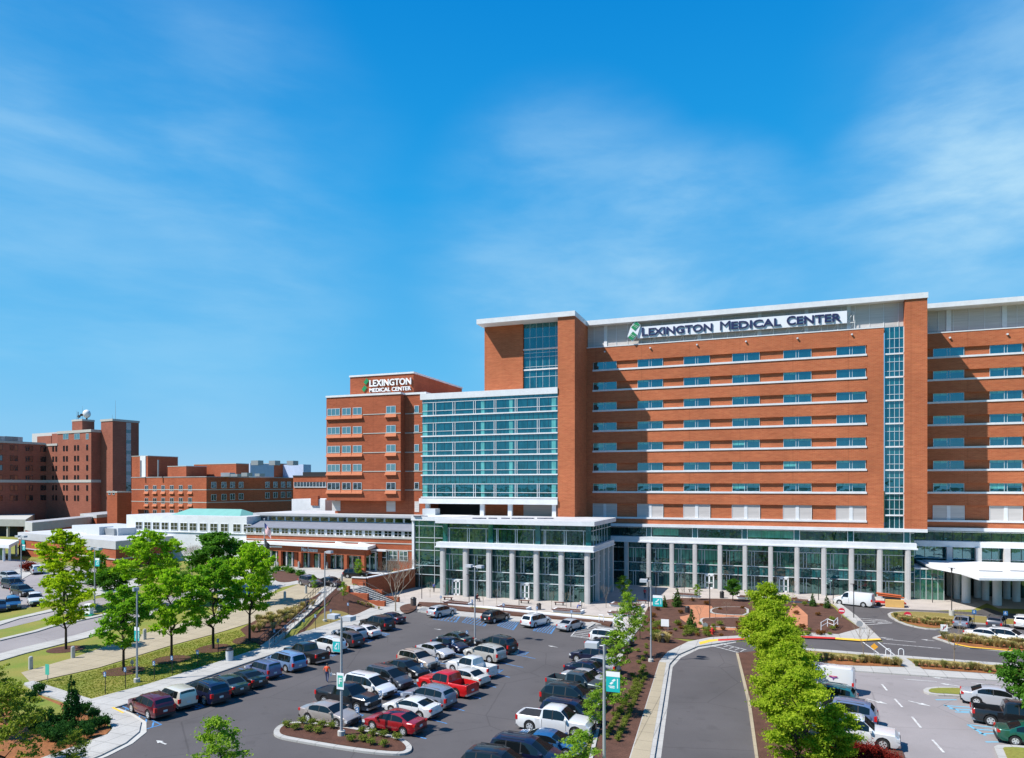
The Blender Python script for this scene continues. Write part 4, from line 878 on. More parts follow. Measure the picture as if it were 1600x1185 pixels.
for y in (93.35,97.6):
    b=MB(ST); b.prism([(-55.2,0),(-55.2,.9),(-58.2,.9),(-58.2,1.9),(-61.6,1.9),(-61.6,2.9),(-62.6,2.9),(-62.6,0)],0,.5); 
    # stand the profile upright
    b.v=[(v[0]-ST.location.x+58*0,0,0) if False else v for v in b.v]
    vv=[]
    for v in b.v: vx,vy,vz=v[0]+ST.location.x,v[1]+ST.location.y,v[2]; vv.append((vx-ST.location.x,y-.25+vz-ST.location.y,vy-0))
    b.v=vv; b.build('cheek_wall',BRM,ST)
b=MB(ST)
for y in (94.2,96.9):
    b.tube((-55.4,y,.9),(-61.5,y,3.3),.035,6)
    for i in range(6): x=-55.6-1.15*i; b.tube((x,y,.4*i),(x,y,.98+.44*i),.03,6)
b.build('handrail',BLK,ST)
# ---- ramp
RA=thing('ramp','long pale concrete ramp with railings climbing to the forecourt','ramp',(-60,80,0))
r0a,r0b=Vector((-54.9,65)),Vector((-52.9,64.2)); r1a,r1b=Vector((-69.5,99.5)),Vector((-66.3,98.0)); b=MB(RA); n=12
for i in range(n):
    t0,t1_=i/n,(i+1)/n; a,b_,c_,d_=r0a.lerp(r1a,t0),r0b.lerp(r1b,t0),r0b.lerp(r1b,t1_),r0a.lerp(r1a,t1_); z0,z1=.16+2.3*t0,.16+2.3*t1_
    b.add([(a.x,a.y,z0),(b_.x,b_.y,z0),(c_.x,c_.y,z1),(d_.x,d_.y,z1),(a.x,a.y,-.2),(b_.x,b_.y,-.2),(c_.x,c_.y,-.2),(d_.x,d_.y,-.2)],[(0,1,2,3),(1,5,6,2),(4,0,3,7)])
b.build('walking_surface',SIDE,RA)
for nm,P,Q in (('railing',r0a,r1a),('railing',r0b,r1b)):
    b=MB(RA); k=22
    for h in (.5,1.05): b.tube((P.x,P.y,.16+h),(Q.x,Q.y,2.46+h),.035,5)
    for i in range(k+1): p=P.lerp(Q,i/k); z=.16+2.3*i/k; b.tube((p.x,p.y,z-.1),(p.x,p.y,z+1.05),.03,5)
    b.build(nm,BLK if P is r0a else GREY,RA)
# ---- low clinic building at the left
zt_=7.7; A,B,C_=[Vector(gz(*p,zt_)) for p in ((29,832),(181,846),(298,835))]; D_=A+C_-B
LC=thing('low_clinic_building','single storey brick clinic with broad white parapet behind the young trees','building',(B.x,B.y,2.4))
b=MB(LC); b.prism([A,B,C_,D_],2.0,6.1); b.build('brick_wall',BRM,LC); P4=[A,B,C_,D_]; o4=offs([tuple(p) for p in P4],-.12)
b=MB(LC); b.prism(o4,6.1,7.7); b.build('white_parapet',rough('off-white render',(.42,.42,.42),.7,.06,.5),LC)
b=MB(LC); b.prism(offs([tuple(p) for p in P4],.5),7.7,7.72); b.build('roof',ROOF,LC)
b=MB(LC)
for i in (0,1): s_=strip(P4[i],P4[i+1],.35); b.prism(s_,4.0,4.25)
b.build('stone_course',CON,LC)
cen=(A+B+C_+D_)/4; dv=(B-A).normalized(); nv=Vector((-dv.y,dv.x))
for u,v,w,dp,h,mt,nm in ((.2,3,22,10,1.6,GD,'roof_well'),(3,-2,6,3,1.8,LGREY,'rooftop_unit'),(8,-1,5,3,1.5,GREY,'rooftop_unit'),(-8,2,7,6,1.2,LGREY,'rooftop_unit')):
    p=cen+dv*u+nv*v; b=MB(LC); b.prism([tuple(p-dv*w/2-nv*dp/2),tuple(p+dv*w/2-nv*dp/2),tuple(p+dv*w/2+nv*dp/2),tuple(p-dv*w/2+nv*dp/2)],7.72,7.72+h); b.build(nm,mt if nm!='roof_well' else LGREY,LC)
# teal banner and openings on the clinic front
lo=A; nf=Vector((dv.y,-dv.x))
def onface(t,w,z0,z1,mat,name,off=.16):
    p=A.lerp(B,t)+nf*off; b=MB(LC); q=p+dv*w; b.prism([tuple(p),tuple(q),tuple(q+nf*.05),tuple(p+nf*.05)],z0,z1); return b.build(name,mat,LC)
TEAL=plain('teal banner',(.0,.36,.36),.7)
onface(.05,1.6,4.4,6.0,TEAL,'wall_banner'); onface(.78,4.6,2.4,4.6,GL,'window_glass'); onface(.78,.2,2.4,4.7,WHT,'door_frame',.2); onface(.9,.2,2.4,4.7,WHT,'door_frame',.2)
# ---- old buildings in their own frame
RB=TH-R(28.5)          # frame turned a little clockwise of the new block
class Fr:
    def __init__(s,px,t,rz):
        r=ray(px,760); s.o=Vector((r[0]*t,r[1]*t)); s.rz=rz; s.c=math.cos(rz); s.s=math.sin(rz)
    def loc(s,x,y): return (x*s.c+y*s.s,-x*s.s+y*s.c)
    def _r(s,px,py): r=ray(px,py); return s.loc(r[0],r[1])+(r[2],)
    def cam(s): return s.loc(-s.o.x,-s.o.y)
    def onY(s,px,py,yl):
        c=s.cam(); r=s._r(px,py); t=(yl-c[1])/r[1]; return (c[0]+r[0]*t, H+r[2]*t)
    def onX(s,px,py,xl):
        c=s.cam(); r=s._r(px,py); t=(xl-c[0])/r[0]; return (c[1]+r[1]*t, H+r[2]*t)
f=Fr(322.6,207,RB)
MBd=thing('brick_ward_building','three storey brick ward building with small square windows behind the white wing','building',(f.o.x,f.o.y,2.4),RB)
def lb(x0,x1,y0,y1,z0,z1,mat,name,T_): b=MB(); b.box(x0,x1,y0,y1,z0-T_.location.z,z1-T_.location.z); return b.build(name,mat,T_)
xl=f.onY(205.5,745,0)[0]; yr=f.onX(458.8,745,0)[0]; zt2=f.onY(322.6,744.5,0)[1]
lb(xl,0,0,yr,2.4,zt2-.25,BRM,'brick_wall',MBd); lb(xl-.1,.1,-.1,yr+.1,zt2-.25,zt2,ROOFD,'coping',MBd)
for py in (765.5,785.5): zz_=f.onY(322.6,py,0)[1]; lb(xl,.06,-.06,yr,zz_-.12,zz_+.12,CON,'stone_course',MBd)
for py in (769,788.5,807):
    for px in (226.5,239.5,252.5,266,280,294.5):
        xa,zz_=f.onY(px,py,0); window(MBd,xa,-.05,zz_-2.4+.3,1.6,1.7,'D2')
        b=MB(); b.add([(xa-.2,0,zz_-2.15),(xa+1.8,0,zz_-2.15),(xa+1.9,-.4,zz_-3.0),(xa-.3,-.4,zz_-3.0),(xa-.3,0,zz_-3.0),(xa+1.9,0,zz_-3.0)],[(0,3,2,1),(3,4,5,2),(0,4,3),(1,2,5)]); b.build('sloped_sill',SLB,MBd)
for py in (763,782.5):
    for px in (330,346,359.5,373,414.5,427,439,448.5):
        ya,zz_=f.onX(px,py*1.0-(px-330)*(.012 if py<770 else .045),0); o=window(MBd,.05,ya,zz_-2.4,1.7,1.8,'D2',PI/2)
# roof blocks of the ward building
def blk(pxl,pxc,pxr,pyt,yl,name,mat=BRM,zb=None,cap=True):
    x0=f.onY(pxl,pyt,yl)[0]; x1,zt_=f.onY(pxc,pyt,yl); y1=f.onX(pxr,pyt,x1)[0]; lb(x0,x1,yl,y1,zb or zt2,zt_-.2,mat,name,MBd)
    if cap: lb(x0-.08,x1+.08,yl-.08,y1+.08,zt_-.2,zt_,CON,name+'_coping',MBd)
    return x0,x1,y1,zt_
blk(206,231,278,712,3,'stair_tower'); xa=f.onY(219,720,2.9)[0]; xb=f.onY(227.5,720,2.9)[0]; lb(xa,xb,2.85,3,zt2,f.onY(220,713,2.9)[1],WHT,'white_panel',MBd)
blk(262,291,323,728,5,'plant_room'); blk(303,369,389,724,14,'upper_block'); blk(389,391,428,723,13,'metal_plant_room',rough('blue-white metal',(.42,.50,.66),.5,.05,1),cap=False)
blk(400,428,461,724,30,'rear_block'); blk(440,474,486,725,34,'far_metal_room',rough('blue-white metal',(.42,.50,.66),.5,.05,1),cap=False)
for px,py,w,h in ((345,741,4,1.6),(360,742.5,3,1.2),(377,741,2.5,1.5),(398,742,2,1.3),(392,722,3,1.6),(420,722,2.5,1.4),(448,722,2.5,1.2)):
    xa,zz_=f.onY(px,py,6); lb(xa,xa+w,6,8,zt2-.05 if py>730 else f.onY(px,725,6)[1]-.4,zz_+h*.25,GREY,'rooftop_unit',MBd)
for px in (243,270): xa,zz_=f.onY(px,745,4.0); b=MB(); b.tube((xa,-1.0,zt2-2.4),(xa,-1.0,zt2-2.4+5.2),.22,6); b.build('steel_flue',GREY,MBd)
# link building
lk=thing('link_building','low brick link with a ribbon of dark windows beside the office block','building',(XY(458,150),150,2.4))
lkx,lky,lkz=lk.location; x1=XY(514,150)
b=MB(lk); b.box(lkx,x1,150,160,2.4,Z(480,745,150)); b.build('brick_wall',BRM,lk); b=MB(lk); b.box(lkx,x1,149.85,160,Z(480,745,150),Z(480,743,150)); b.box(lkx,x1,154,162,Z(480,738,154)-1.2,Z(480,738,154)); b.build('coping',DARK,lk)
b=MB(lk); b.box(lkx+.4,x1,149.9,150,Z(480,761,150),Z(480,753.5,150)); rb=b.build('ribbon_window',GD,lk); q=MB(lk)
for i in range(12): xq=lkx+.4+(x1-lkx)*i/11.3; q.box(xq-.05,xq+.05,149.82,149.9,Z(480,761,150),Z(480,753.5,150))
q.box(lkx+.4,x1,149.8,149.95,Z(480,762,150),Z(480,760.8,150)); q.build('mullions',SIL,rb)
b=MB(lk); b.box(XY(460,140),XY(512,140),139,149,2.4,Z(480,780,140)); b.build('white_roof_block',WHT,lk)
b=MB(lk); b.box(XY(486,138.8),XY(497,138.8),138.7,139.6,Z(480,790,139),Z(480,775,139)); b.build('plant_screen',BRM,lk)
# old hospital tower
f2=Fr(142.5,255,RB); OT=thing('old_brick_tower','older dark brick hospital tower with narrow paired windows and a satellite dish on top','building',(f2.o.x,f2.o.y,2.4),RB)
f=f2; x72=f.onY(72,700,0)[0]; x90=f.onY(90,700,0)[0]; y158=f.onX(157.5,700,0)[0]; zm=f.onY(142.5,671,0)[1]; zw=f.onY(80,694.5,0)[1]
lb(x90,0,0,y158+6,0,zm-1.0,BRO,'brick_wall',OT); lb(x90-.2,.2,-.2,y158+6,zm-1.0,zm,CON,'coping',OT)
lb(x72-12,x90,0,y158+6,0,zw-.6,BRO,'lower_brick_wall',OT); lb(x72-12,x90,-.2,y158+6,zw-.6,zw+.2,CON,'lower_coping',OT)
xt=f.onY(176,655,y158)[0]; ztw_=f.onY(176,654.5,y158)[1]; yt=f.onX(217,655,xt)[0]
lb(.1,xt,y158,yt,0,ztw_-.8,BRO,'stair_tower',OT); lb(-.1,xt+.2,y158-.2,yt+.2,ztw_-.8,ztw_,CON,'stair_tower_coping',OT)
# wing towards the camera
ywe=f.onX(-40,700,x72)[0]; zwg=f.onX(0,689,x72)[1]
lb(x72-14,x72,ywe,0,0,zwg-.7,BRO,'wing_brick_wall',OT); lb(x72-14,x72+.2,ywe,-.2,zwg-.7,zwg+.1,CON,'wing_coping',OT)
zb_=f.onY(142.5,752,0)[1]
lb(x72,.15,-.15,y158,zb_-.5,zb_+.5,CON,'stone_band',OT); lb(x72,x72+.15,ywe,-.15,zb_-.5,zb_+.5,CON,'wing_stone_band',OT)
rows=[701,717.5,732.5,748,763.5,779.5]
dk=MB()
for r,py in enumerate(rows):
    zz_=f.onY(120,py+3,0)[1]
    for px in (83.2,88,100,104.7,117.3,122.2,136.3):
        if px<90 and r==0 and False: continue
        xa=f.onY(px,py,0)[0]; window(OT,xa-.5,-.05,zz_-2.4,1.0,1.9,'D1',frame=BLK)
    for px in (1,18,25,42.5,48.5,65.5,72):
        ya=f.onX(min(px,70.5),py,x72)[0]; window(OT,x72+.05,ya-.5,zz_-2.4,1.05,1.9,'O1' if (px<46 and r in (0,3,4,5) and (r+int(px))%3!=0) else 'D1',PI/2,frame=BLK)
for px,w in ((103,3.4),(120.5,3.4),(136.5,1.6)): xa,zz_=f.onY(px,686.5,0); window(OT,xa-w/2,-.05,zz_-2.4,w,2.0,'G2')
b=MB(); ya=(f.onX(198,700,xt)[0]+f.onX(203.5,700,xt)[0])/2; yw_=1.6
for k in range(6):
    z1_=ztw_-1-k*3.9; b.box(xt,xt+.12,ya-.9,ya+.9,z1_-2.4-2.6,z1_-2.4)
b.build('white_infill_panels',rough('pale panels',(.45,.42,.43),.7,.06,1),OT)
b=MB(); b.box(xt,xt+.06,ya-.9,ya+.9,6,ztw_-2.4-1); b.build('stair_window_strip',GD,OT)
# roof houses
x0,z0_=f.onY(112.5,654,8); x1,_=f.onY(128.5,654,8); y1=f.onX(147.5,654,x1)[0]; zq=f.onY(128.5,655,8)[1]
lb(x0,x1,8,y1,zm,zq-.7,BRO,'roof_house',OT); lb(x0-.1,x1+.1,7.9,y1+.1,zq-.7,zq,CON,'roof_house_coping',OT)
xd,zd=f.onY(135.5,647,10); b=MB(); b.ball((xd,10,zd-2.4),1.65,18,12,sq=(1,.8,1)); b.build('satellite_dish_dome',WHT,OT,smooth=True)
b=MB(); b.tube((xd,10,zq-2.4),(xd,10,zd-4),.3,6); b.tube((xd-.3,8.4,zd-2.9),(xd-.2,7.9,zd-3.0),.5,10); b.tube((xd-4,9,zq-2.4),(xd-4,9,zd-1.5),.12,5); b.tube((xd-3,9,zd-3.4),(xd-2.9,8.4,zd-3.3),.55,10); b.build('dish_mount',BLK,OT)
for px,py0,py1 in ((180.5,655,626),(129,656,635),(175.5,655,648),(120,656,642)):
    xa=f.onY(px,650,9)[0]; z1_=f.onY(px,py1,9)[1]; z0_=f.onY(px,py0,9)[1]; b=MB(); b.tube((xa,9,z0_-4.4),(xa,9,z1_-2.4),.09,5,r2=.03); b.build('antenna_mast',GREY,OT)
x0,_=f.onY(50,680,14); x1,zq=f.onY(89,675.5,14); lb(x0,x1,14,22,zw-1,zq,rough('pale rendered wall',(.50,.49,.48),.8,.05,1),'rear_pale_block',OT)
x0,_=f.onY(58,680,9); x1,zq=f.onY(80,681,9); lb(x0,x1,9,13,zw-1,zq,BRO,'rear_brick_house',OT)
x0,_=f.onY(81,680,7); x1,zq=f.onY(90,677.5,7); lb(x0,x1,7,13,zw-1,zq,BRO,'rear_brick_house',OT)
for k,px in enumerate((6,14,22)): ya,zz_=f.onX(px,687.5,x72-4); lb(x72-8,x72-4,ya-3,ya+3,zwg,zz_+1.2,GREY,'rooftop_unit',OT)
# annex right of the tower foot
x0,zq=f.onY(167.5,768,-20); x1=f.onY(183,768,-20)[0]; y1=f.onX(205,768,x1)[0]
AN=thing('brick_annex','small brick annex with two tiny windows at the foot of the old tower','building',(f2.o.x,f2.o.y,2.4),RB)
lb(x0,x1,-20,y1,0,zq-.4,BRM,'brick_wall',AN); lb(x0-.1,x1+.1,-20.1,y1+.1,zq-.4,zq,CON,'coping',AN)
for px in (171,177.5): xa,zz_=f.onY(px,773,-20); window(AN,xa-.4,-20.05,zz_-2.4,.9,1.1,'D1')
# flat roofed service block
def flat(name,label,A,B,C,z,h1,h2,win=(),mat=BRM):
    A,B,C=[Vector(gz(*p,z)) for p in (A,B,C)]; D=A+C-B; t=thing(name,label,'building',(B.x,B.y,2.4)); P=[tuple(q) for q in (A,B,C,D)]
    b=MB(t); b.prism(P,0,z-h1); b.build('brick_wall',mat,t); b=MB(t); b.prism(offs(P,-.15),z-h1,z); b.build('white_parapet',rough('off-white render',(.42,.42,.42),.7,.06,.5),t); b=MB(t); b.prism(offs(P,.5),z,z+.03); b.build('roof',ROOFD,t)
    for i,(t0,t1,z0,z1) in enumerate(win):
        fa,k=(A,B) if t0<1 else (B,C); u0=t0%1; u1=t1%1 or 1; p=fa.lerp(k,u0); q=fa.lerp(k,u1); d=(q-p).normalized(); nn=Vector((d.y,-d.x)); b=MB(t); b.prism([tuple(p+nn*.05),tuple(q+nn*.05),tuple(q),tuple(p)],z0,z1); b.build('window',GD,t)
    return t
flat('service_building','flat roofed brick service building with white parapet below the old tower',(6,790),(60.5,791),(196,784),10.5,1.9,0,((.55,.68,5.3,7),(.75,.9,5.3,7),(1.13,1.22,5.3,7.2),(1.28,1.36,5.3,7.2),(1.4,1.48,5.3,7.2)))
flat('stepped_annex','small brick annex with a flat roof below the service building',(126,803),(151,805),(222,798),9.2,1.0,0)
flat('white_banded_building','long building with a pale concrete band in front of the service building',(40,815),(50.5,817),(197,802),8.6,2.4,0)
t=thing('covered_parking_deck','pale concrete deck with parked vehicles on top at the left edge','parking deck',gz(20,812,6)+(2.4,))
A,B,C_=[Vector(gz(*p,8.0)) for p in ((-60,811),(40,812),(60,800))]; D_=A+C_-B; P=[tuple(q) for q in (A,B,C_,D_)]
b=MB(t); b.prism(P,5.8,8.0); b.build('deck_slab',CON,t); b=MB(t)
for k in (.1,.4,.7,.97): p=A.lerp(B,k); b.box(p.x-.3,p.x+.3,p.y+.3,p.y+.9,2.4,5.8)
b.build('deck_columns',CON,t); b=MB(t); b.prism(offs(P,3),2.4,5.8); b.build('dark_interior',DARK,t)
t=thing('drive_up_canopy','white drive-up canopy on round columns by the clinic','canopy',gz(10,870,2.4)+(2.4,)); A,B,C_=[Vector(gz(*p,6.0)) for p in ((-60,848),(14,852),(30,844))]; D_=A+C_-B; P=[tuple(q) for q in (A,B,C_,D_)]
b=MB(t); b.prism(P,5.3,6.0); b.build('roof_slab',WHT,t); b=MB(t); p=B.lerp(C_,.5)
for k in (.2,.85):
    b=MB(t); p=B.lerp(C_,k); b.tube((p.x-.5,p.y,2.4),(p.x-.5,p.y,5.3),.25,10); b.build('column',WHT,t); b=MB(t); p=A.lerp(B,k); b.tube((p.x,p.y+.5,2.4),(p.x,p.y+.5,5.3),.25,10); b.build('column',WHT,t)
b=MB(t); b.prism(offs(P,2.5),2.4,5.3); b.build('dark_interior',GL,t)
# ---- right entrance canopy
RC=thing('wing_canopy','sweeping white canopy on thick white columns at the right entrance','canopy',(32,130,0))
zc=5.9; P=[gz(*p,z) for p,z in (((1454,884),zc),((1461,885.5),zc),((1500,893),zc),((1530,902.5),zc),((1620,903.5),zc),((1760,905),zc))]; P+=[(P[-1][0]+2,136.8),(P[0][0]-.3,136.8)]
b=MB(RC); b.prism(P,zc-.42,zc-.1); b.build('roof_slab',WHT,RC); b=MB(RC); Q=offs(P,.8); b.prism(Q,zc-.1,zc+.05); b.build('roof_top',WHT,RC)
b=MB(RC)
for px,w in ((1548,2.9),(1597,2.9)): q=gz(px,893.5,zc+.05); b.box(q[0]-w/2,q[0]+w/2,q[1]-.15,q[1]+.15,zc+.05,zc+.2)
b.build('roof_slots',GREY,RC)
for px,py,r_ in ((1509.5,942,.62),(1558,946,.62),(1495,936,.5),(1527,934,.5),(1540,938,.5),(1573,936,.5),(1588,940,.55)):
    x,y=g(px,py); b=MB(RC); b.tube((x,y,0),(x,y,zc-.75),r_,16); b.build('column',WHT,RC,smooth=True,sharp=40)
# ---------------------------------------------------------------- vehicles
TYRE=plain('tyre rubber',(.012,.012,.013),.85); RIM=plain('alloy rim',(.62,.63,.64),.35,.5); RIMD=plain('steel rim',(.16,.16,.17),.5,.6)
CGL=glass('car glass',(.006,.008,.009),(.7,.8,.85),.07,.03,.0); TRIM=plain('black trim',(.018,.018,.02),.55)
HLT=plain('headlamp glass',(.62,.65,.68),.15,.3); TLT=plain('tail lamp red',(.45,.012,.012),.25); PLT=plain('plate',(.6,.6,.6),.5); CHR=plain('chrome',(.6,.6,.62),.2,.9)
def paint(name,c,metal=.25): return plain('paint '+name,c,.32,metal,.5,.9)
PBASE=paint('base',(.3,.3,.3))
def interp(pts,x):
    if x<=pts[0][0]: return pts[0][1]
    for a,b in zip(pts,pts[1:]):
        if x<=b[0]: return a[1]+(b[1]-a[1])*(x-a[0])/max(1e-6,b[0]-a[0])
    return pts[-1][1]
# kind: L,W,wheel r,front axle,rear axle,belt curve,top curve,side glass spans,windshield span,rear glass span,extras
KINDS={
'sedan':dict(L=4.85,W=1.84,r=.33,xf=1.42,xr=-1.42,belt=[(-2.42,.78),(-2.3,.93),(-1.4,.96),(1.0,.93),(2.1,.72),(2.42,.58)],
  top=[(-2.42,.80),(-2.35,.98),(-1.75,1.03),(-1.05,1.38),(-.6,1.45),(.1,1.46),(.45,1.40),(1.2,.99),(2.1,.80),(2.42,.62)],side=[(-1.35,-.38),(-.28,.85)],ws=(.48,1.15),rw=(-1.72,-1.05)),
'coupe':dict(L=4.9,W=1.84,r=.33,xf=1.45,xr=-1.4,belt=[(-2.45,.75),(-2.3,.92),(-1.4,.93),(1.0,.88),(2.1,.68),(2.45,.55)],
  top=[(-2.45,.78),(-2.35,.98),(-1.75,1.02),(-1.0,1.27),(-.6,1.35),(.0,1.36),(.3,1.31),(1.15,.94),(2.1,.76),(2.45,.6)],side=[(-1.25,-.65),(-.55,.75)],ws=(.38,1.1),rw=(-1.72,-1.0)),
'suv':dict(L=4.75,W=1.90,r=.38,xf=1.42,xr=-1.38,belt=[(-2.37,.9),(-2.2,1.06),(1.0,1.06),(2.1,.90),(2.37,.65)],
  top=[(-2.37,.92),(-2.33,1.10),(-1.98,1.54),(-1.65,1.64),(-.9,1.70),(-.2,1.71),(.3,1.63),(1.15,1.12),(2.1,.98),(2.3,.86),(2.37,.70)],side=[(-1.95,-1.3),(-1.2,-.32),(-.22,.80)],ws=(.34,1.1),rw=(-2.32,-1.98),rack=1),
'boxy':dict(L=4.2,W=1.84,r=.36,xf=1.28,xr=-1.26,belt=[(-2.1,.9),(-2.0,1.02),(1.0,1.02),(1.9,.92),(2.1,.65)],
  top=[(-2.1,.95),(-2.07,1.12),(-1.95,1.60),(-1.75,1.67),(.1,1.68),(.45,1.62),(1.05,1.10),(1.9,.97),(2.1,.7)],side=[(-1.75,-1.25),(-1.15,-.3),(-.2,.75)],ws=(.5,1.0),rw=(-2.06,-1.94)),
'minivan':dict(L=5.05,W=1.97,r=.36,xf=1.62,xr=-1.42,belt=[(-2.52,.9),(-2.35,1.02),(1.3,1.0),(2.2,.80),(2.52,.6)],
  top=[(-2.52,.92),(-2.47,1.08),(-2.2,1.62),(-1.9,1.74),(.2,1.77),(.6,1.68),(1.65,1.06),(2.25,.88),(2.52,.66)],side=[(-2.05,-1.2),(-1.1,-.15),(-.05,1.1)],ws=(.66,1.6),rw=(-2.44,-2.2),rack=1),
'pickup':dict(L=5.85,W=2.0,r=.41,xf=1.85,xr=-1.75,belt=[(-2.92,1.0),(-2.85,1.12),(1.3,1.12),(2.6,1.05),(2.92,.7)],
  top=[(-2.92,1.02),(-2.9,1.20),(-1.0,1.20),(-.94,1.24),(-.82,1.78),(-.6,1.88),(.35,1.90),(.65,1.84),(1.35,1.22),(2.6,1.12),(2.92,.78)],side=[(-.72,-.02),(.1,1.0)],ws=(.7,1.32),rw=(-.93,-.82),bed=(-2.75,-1.05)),
'van':dict(L=5.6,W=2.0,r=.38,xf=1.85,xr=-1.6,belt=[(-2.8,1.0),(-2.7,1.25),(1.5,1.25),(2.4,1.05),(2.8,.7)],
  top=[(-2.8,1.1),(-2.78,1.3),(-2.72,2.0),(-2.5,2.12),(.8,2.12),(1.1,2.02),(1.75,1.32),(2.45,1.12),(2.8,.78)],side=[(.55,1.4)],ws=(1.16,1.72),rw=(-2.77,-2.74)),
'highvan':dict(L=5.9,W=2.05,r=.37,xf=2.0,xr=-1.75,belt=[(-2.95,1.0),(-2.85,1.35),(1.9,1.30),(2.5,1.05),(2.95,.7)],
  top=[(-2.95,1.1),(-2.93,1.4),(-2.88,2.5),(-2.7,2.68),(1.1,2.68),(1.5,2.5),(2.15,1.35),(2.6,1.15),(2.95,.78)],side=[(1.05,1.8)],ws=(1.6,2.1),rw=(-2.9,-2.89)),
}
BED_OPEN={'pickup':1}
def make_car(kind,tonneau=False):
    K=dict(KINDS[kind]); K['side']=[(K['side'][0][0],K['side'][-1][1])]; L_,Wd,r=K['L'],K['W'],K['r']; hw=Wd/2
    xs=set(round(p[0],3) for p in K['top']+K['belt'])
    for s in K['side']: xs|={round(s[0],3),round(s[1],3)}
    xs|={round(v,3) for v in K['ws']+K['rw']}
    for xa in (K['xf'],K['xr']):
        for t in (-1,-.95,-.8,-.5,0,.5,.8,.95,1): xs.add(round(xa+t*(r+.07),3))
    if 'bed' in K: xs|={K['bed'][0],K['bed'][1],K['bed'][0]-.05,K['bed'][1]+.05}
    x=-L_/2
    while x<L_/2: xs.add(round(x,3)); x+=.28
    xs=sorted(v for v in xs if -L_/2-1e-6<=v<=L_/2+1e-6); q=[xs[0]]
    for v in xs[1:]:
        if v-q[-1]>.012: q.append(v)
    xs=q
    def ring(x):
        u=abs(2*x/L_); w=hw*(1-.13*u**7-.02*u**2); zb=.24+(.10 if u>.93 else 0)
        for xa in (K['xf'],K['xr']):
            d=abs(x-xa); R_=r+.07
            if d<R_: zb=max(zb,r+math.sqrt(max(0,R_*R_-d*d))-.02)
        b=interp(K['belt'],x); t=interp(K['top'],x); b=max(b,zb+.06) ; t=max(t,b+.01); cab=t-b; pts=[]
        zm=min(max(zb+.05,.55),b-.02)
        inn=min(1,cab/.55)
        wr=w*(.97-.17*inn)
        bedx='bed' in K and K['bed'][0]-.001<=x<=K['bed'][1]+.001
        pts=[(w*.95,zb),(w,zm),(w*.985,b),(wr if cab>.12 else w*.93,t-.05*inn if cab>.12 else (b+t)/2+.02),(wr*.86,t),(0,t+.03*(1 if cab>.12 else .6))]
        if bedx:
            zf=(t-.03) if tonneau else .72
            pts=[(w*.95,zb),(w,zm),(w*.985,b),(w*.93,t),(w*.86,zf),(0,zf)]
        return pts
    R_=[ring(x) for x in xs]; full=[[(x,y,z) for y,z in rg]+[(x,-y,z) for y,z in rg[-2::-1]] for x,rg in zip(xs,R_)]
    body=MB(); sg=[MB(),MB()]; ws=MB(); rw=MB(); bedm=MB()
    n=len(full[0])
    def inside(xa,xb,sp): return xa>=sp[0]-.002 and xb<=sp[1]+.002
    for i in range(len(xs)-1):
        xa,xb=xs[i],xs[i+1]; A,B=full[i],full[i+1]
        for j in range(n-1):
            tgt=body; q=[A[j],B[j],B[j+1],A[j+1]]
            if j in (2,7) and any(inside(xa,xb,s) for s in K['side']): tgt=sg[0] if j==2 else sg[1]
            elif j in (3,4,5,6) and inside(xa,xb,K['ws']): tgt=ws
            elif j in (4,5) and inside(xa,xb,K['rw']): tgt=rw
            elif j in (4,5) and 'bed' in K and inside(xa,xb,K['bed']): tgt=bedm
            if tgt in sg:      # leave a sill strip and a roof strip of body colour
                f=.10; lo1=[A[j][k]+(A[j+1][k]-A[j][k])*(f if j==2 else f) for k in range(3)]
                lo=lambda P,Q,t:tuple(P[k]+(Q[k]-P[k])*t for k in range(3))
                a0,a1=lo(A[j],A[j+1],.05),lo(A[j],A[j+1],.94); b0,b1=lo(B[j],B[j+1],.05),lo(B[j],B[j+1],.94)
                if j==7: a0,a1=lo(A[j],A[j+1],.06),lo(A[j],A[j+1],.95); b0,b1=lo(B[j],B[j+1],.06),lo(B[j],B[j+1],.95)
                tgt.quad(a0,b0,b1,a1); body.quad(A[j],B[j],b0,a0); body.quad(a1,b1,B[j+1],A[j+1])
            else: tgt.quad(*q)
    body.add(full[0],[tuple(range(n))]); body.add(full[-1],[tuple(range(n-1,-1,-1))])
    root=thing('parked_car','x','car')
    def weld(o):
        bm=bmesh.new(); bm.from_mesh(o.data); bmesh.ops.remove_doubles(bm,verts=bm.verts,dist=.0015); bmesh.ops.recalc_face_normals(bm,faces=bm.faces); bm.to_mesh(o.data); bm.free()
        o.data.polygons.foreach_set('use_smooth',[True]*len(o.data.polygons)); o.data.set_sharp_from_angle(angle=R(32)); return o
    weld(body.build('body',PBASE,root))
    for s in sg: weld(s.build('side_window',CGL,root))
    weld(ws.build('windshield',CGL,root)); 
    if rw.v: weld(rw.build('rear_window',CGL,root))
    if bedm.v: bedm.build('bed_cover' if tonneau else 'truck_bed',TRIM,root)
    u=MB(); u.box(-L_/2+.25,L_/2-.25,-hw*.80,hw*.80,.20,.62); u.build('underbody',TRIM,root)
    e=L_/2
    for xa in (K['xf'],K['xr']):
        for s in (1,-1):
            w=MB(); w.tube((xa,s*(hw-.24),r),(xa,s*(hw-.015),r),r,18); wo=w.build('wheel',TYRE,root)
            m=MB(); yo=s*(hw-.012); m.tube((xa,s*(hw-.06),r),(xa,yo,r),r*.64,14)
            m.build('rim',RIM,wo)
            d=MB()
            for k in range(5):
                a=2*PI*k/5+.3; p=Vector((xa+math.cos(a)*r*.42,yo,r+math.sin(a)*r*.42)); d.tube((p.x,yo-s*.002,p.z),(p.x,yo+s*.004,p.z),r*.13,6)
            d.build('rim_openings',TRIM,wo)
    zt=interp(K['belt'],-e+.12); zh=interp(K['belt'],e-.2)
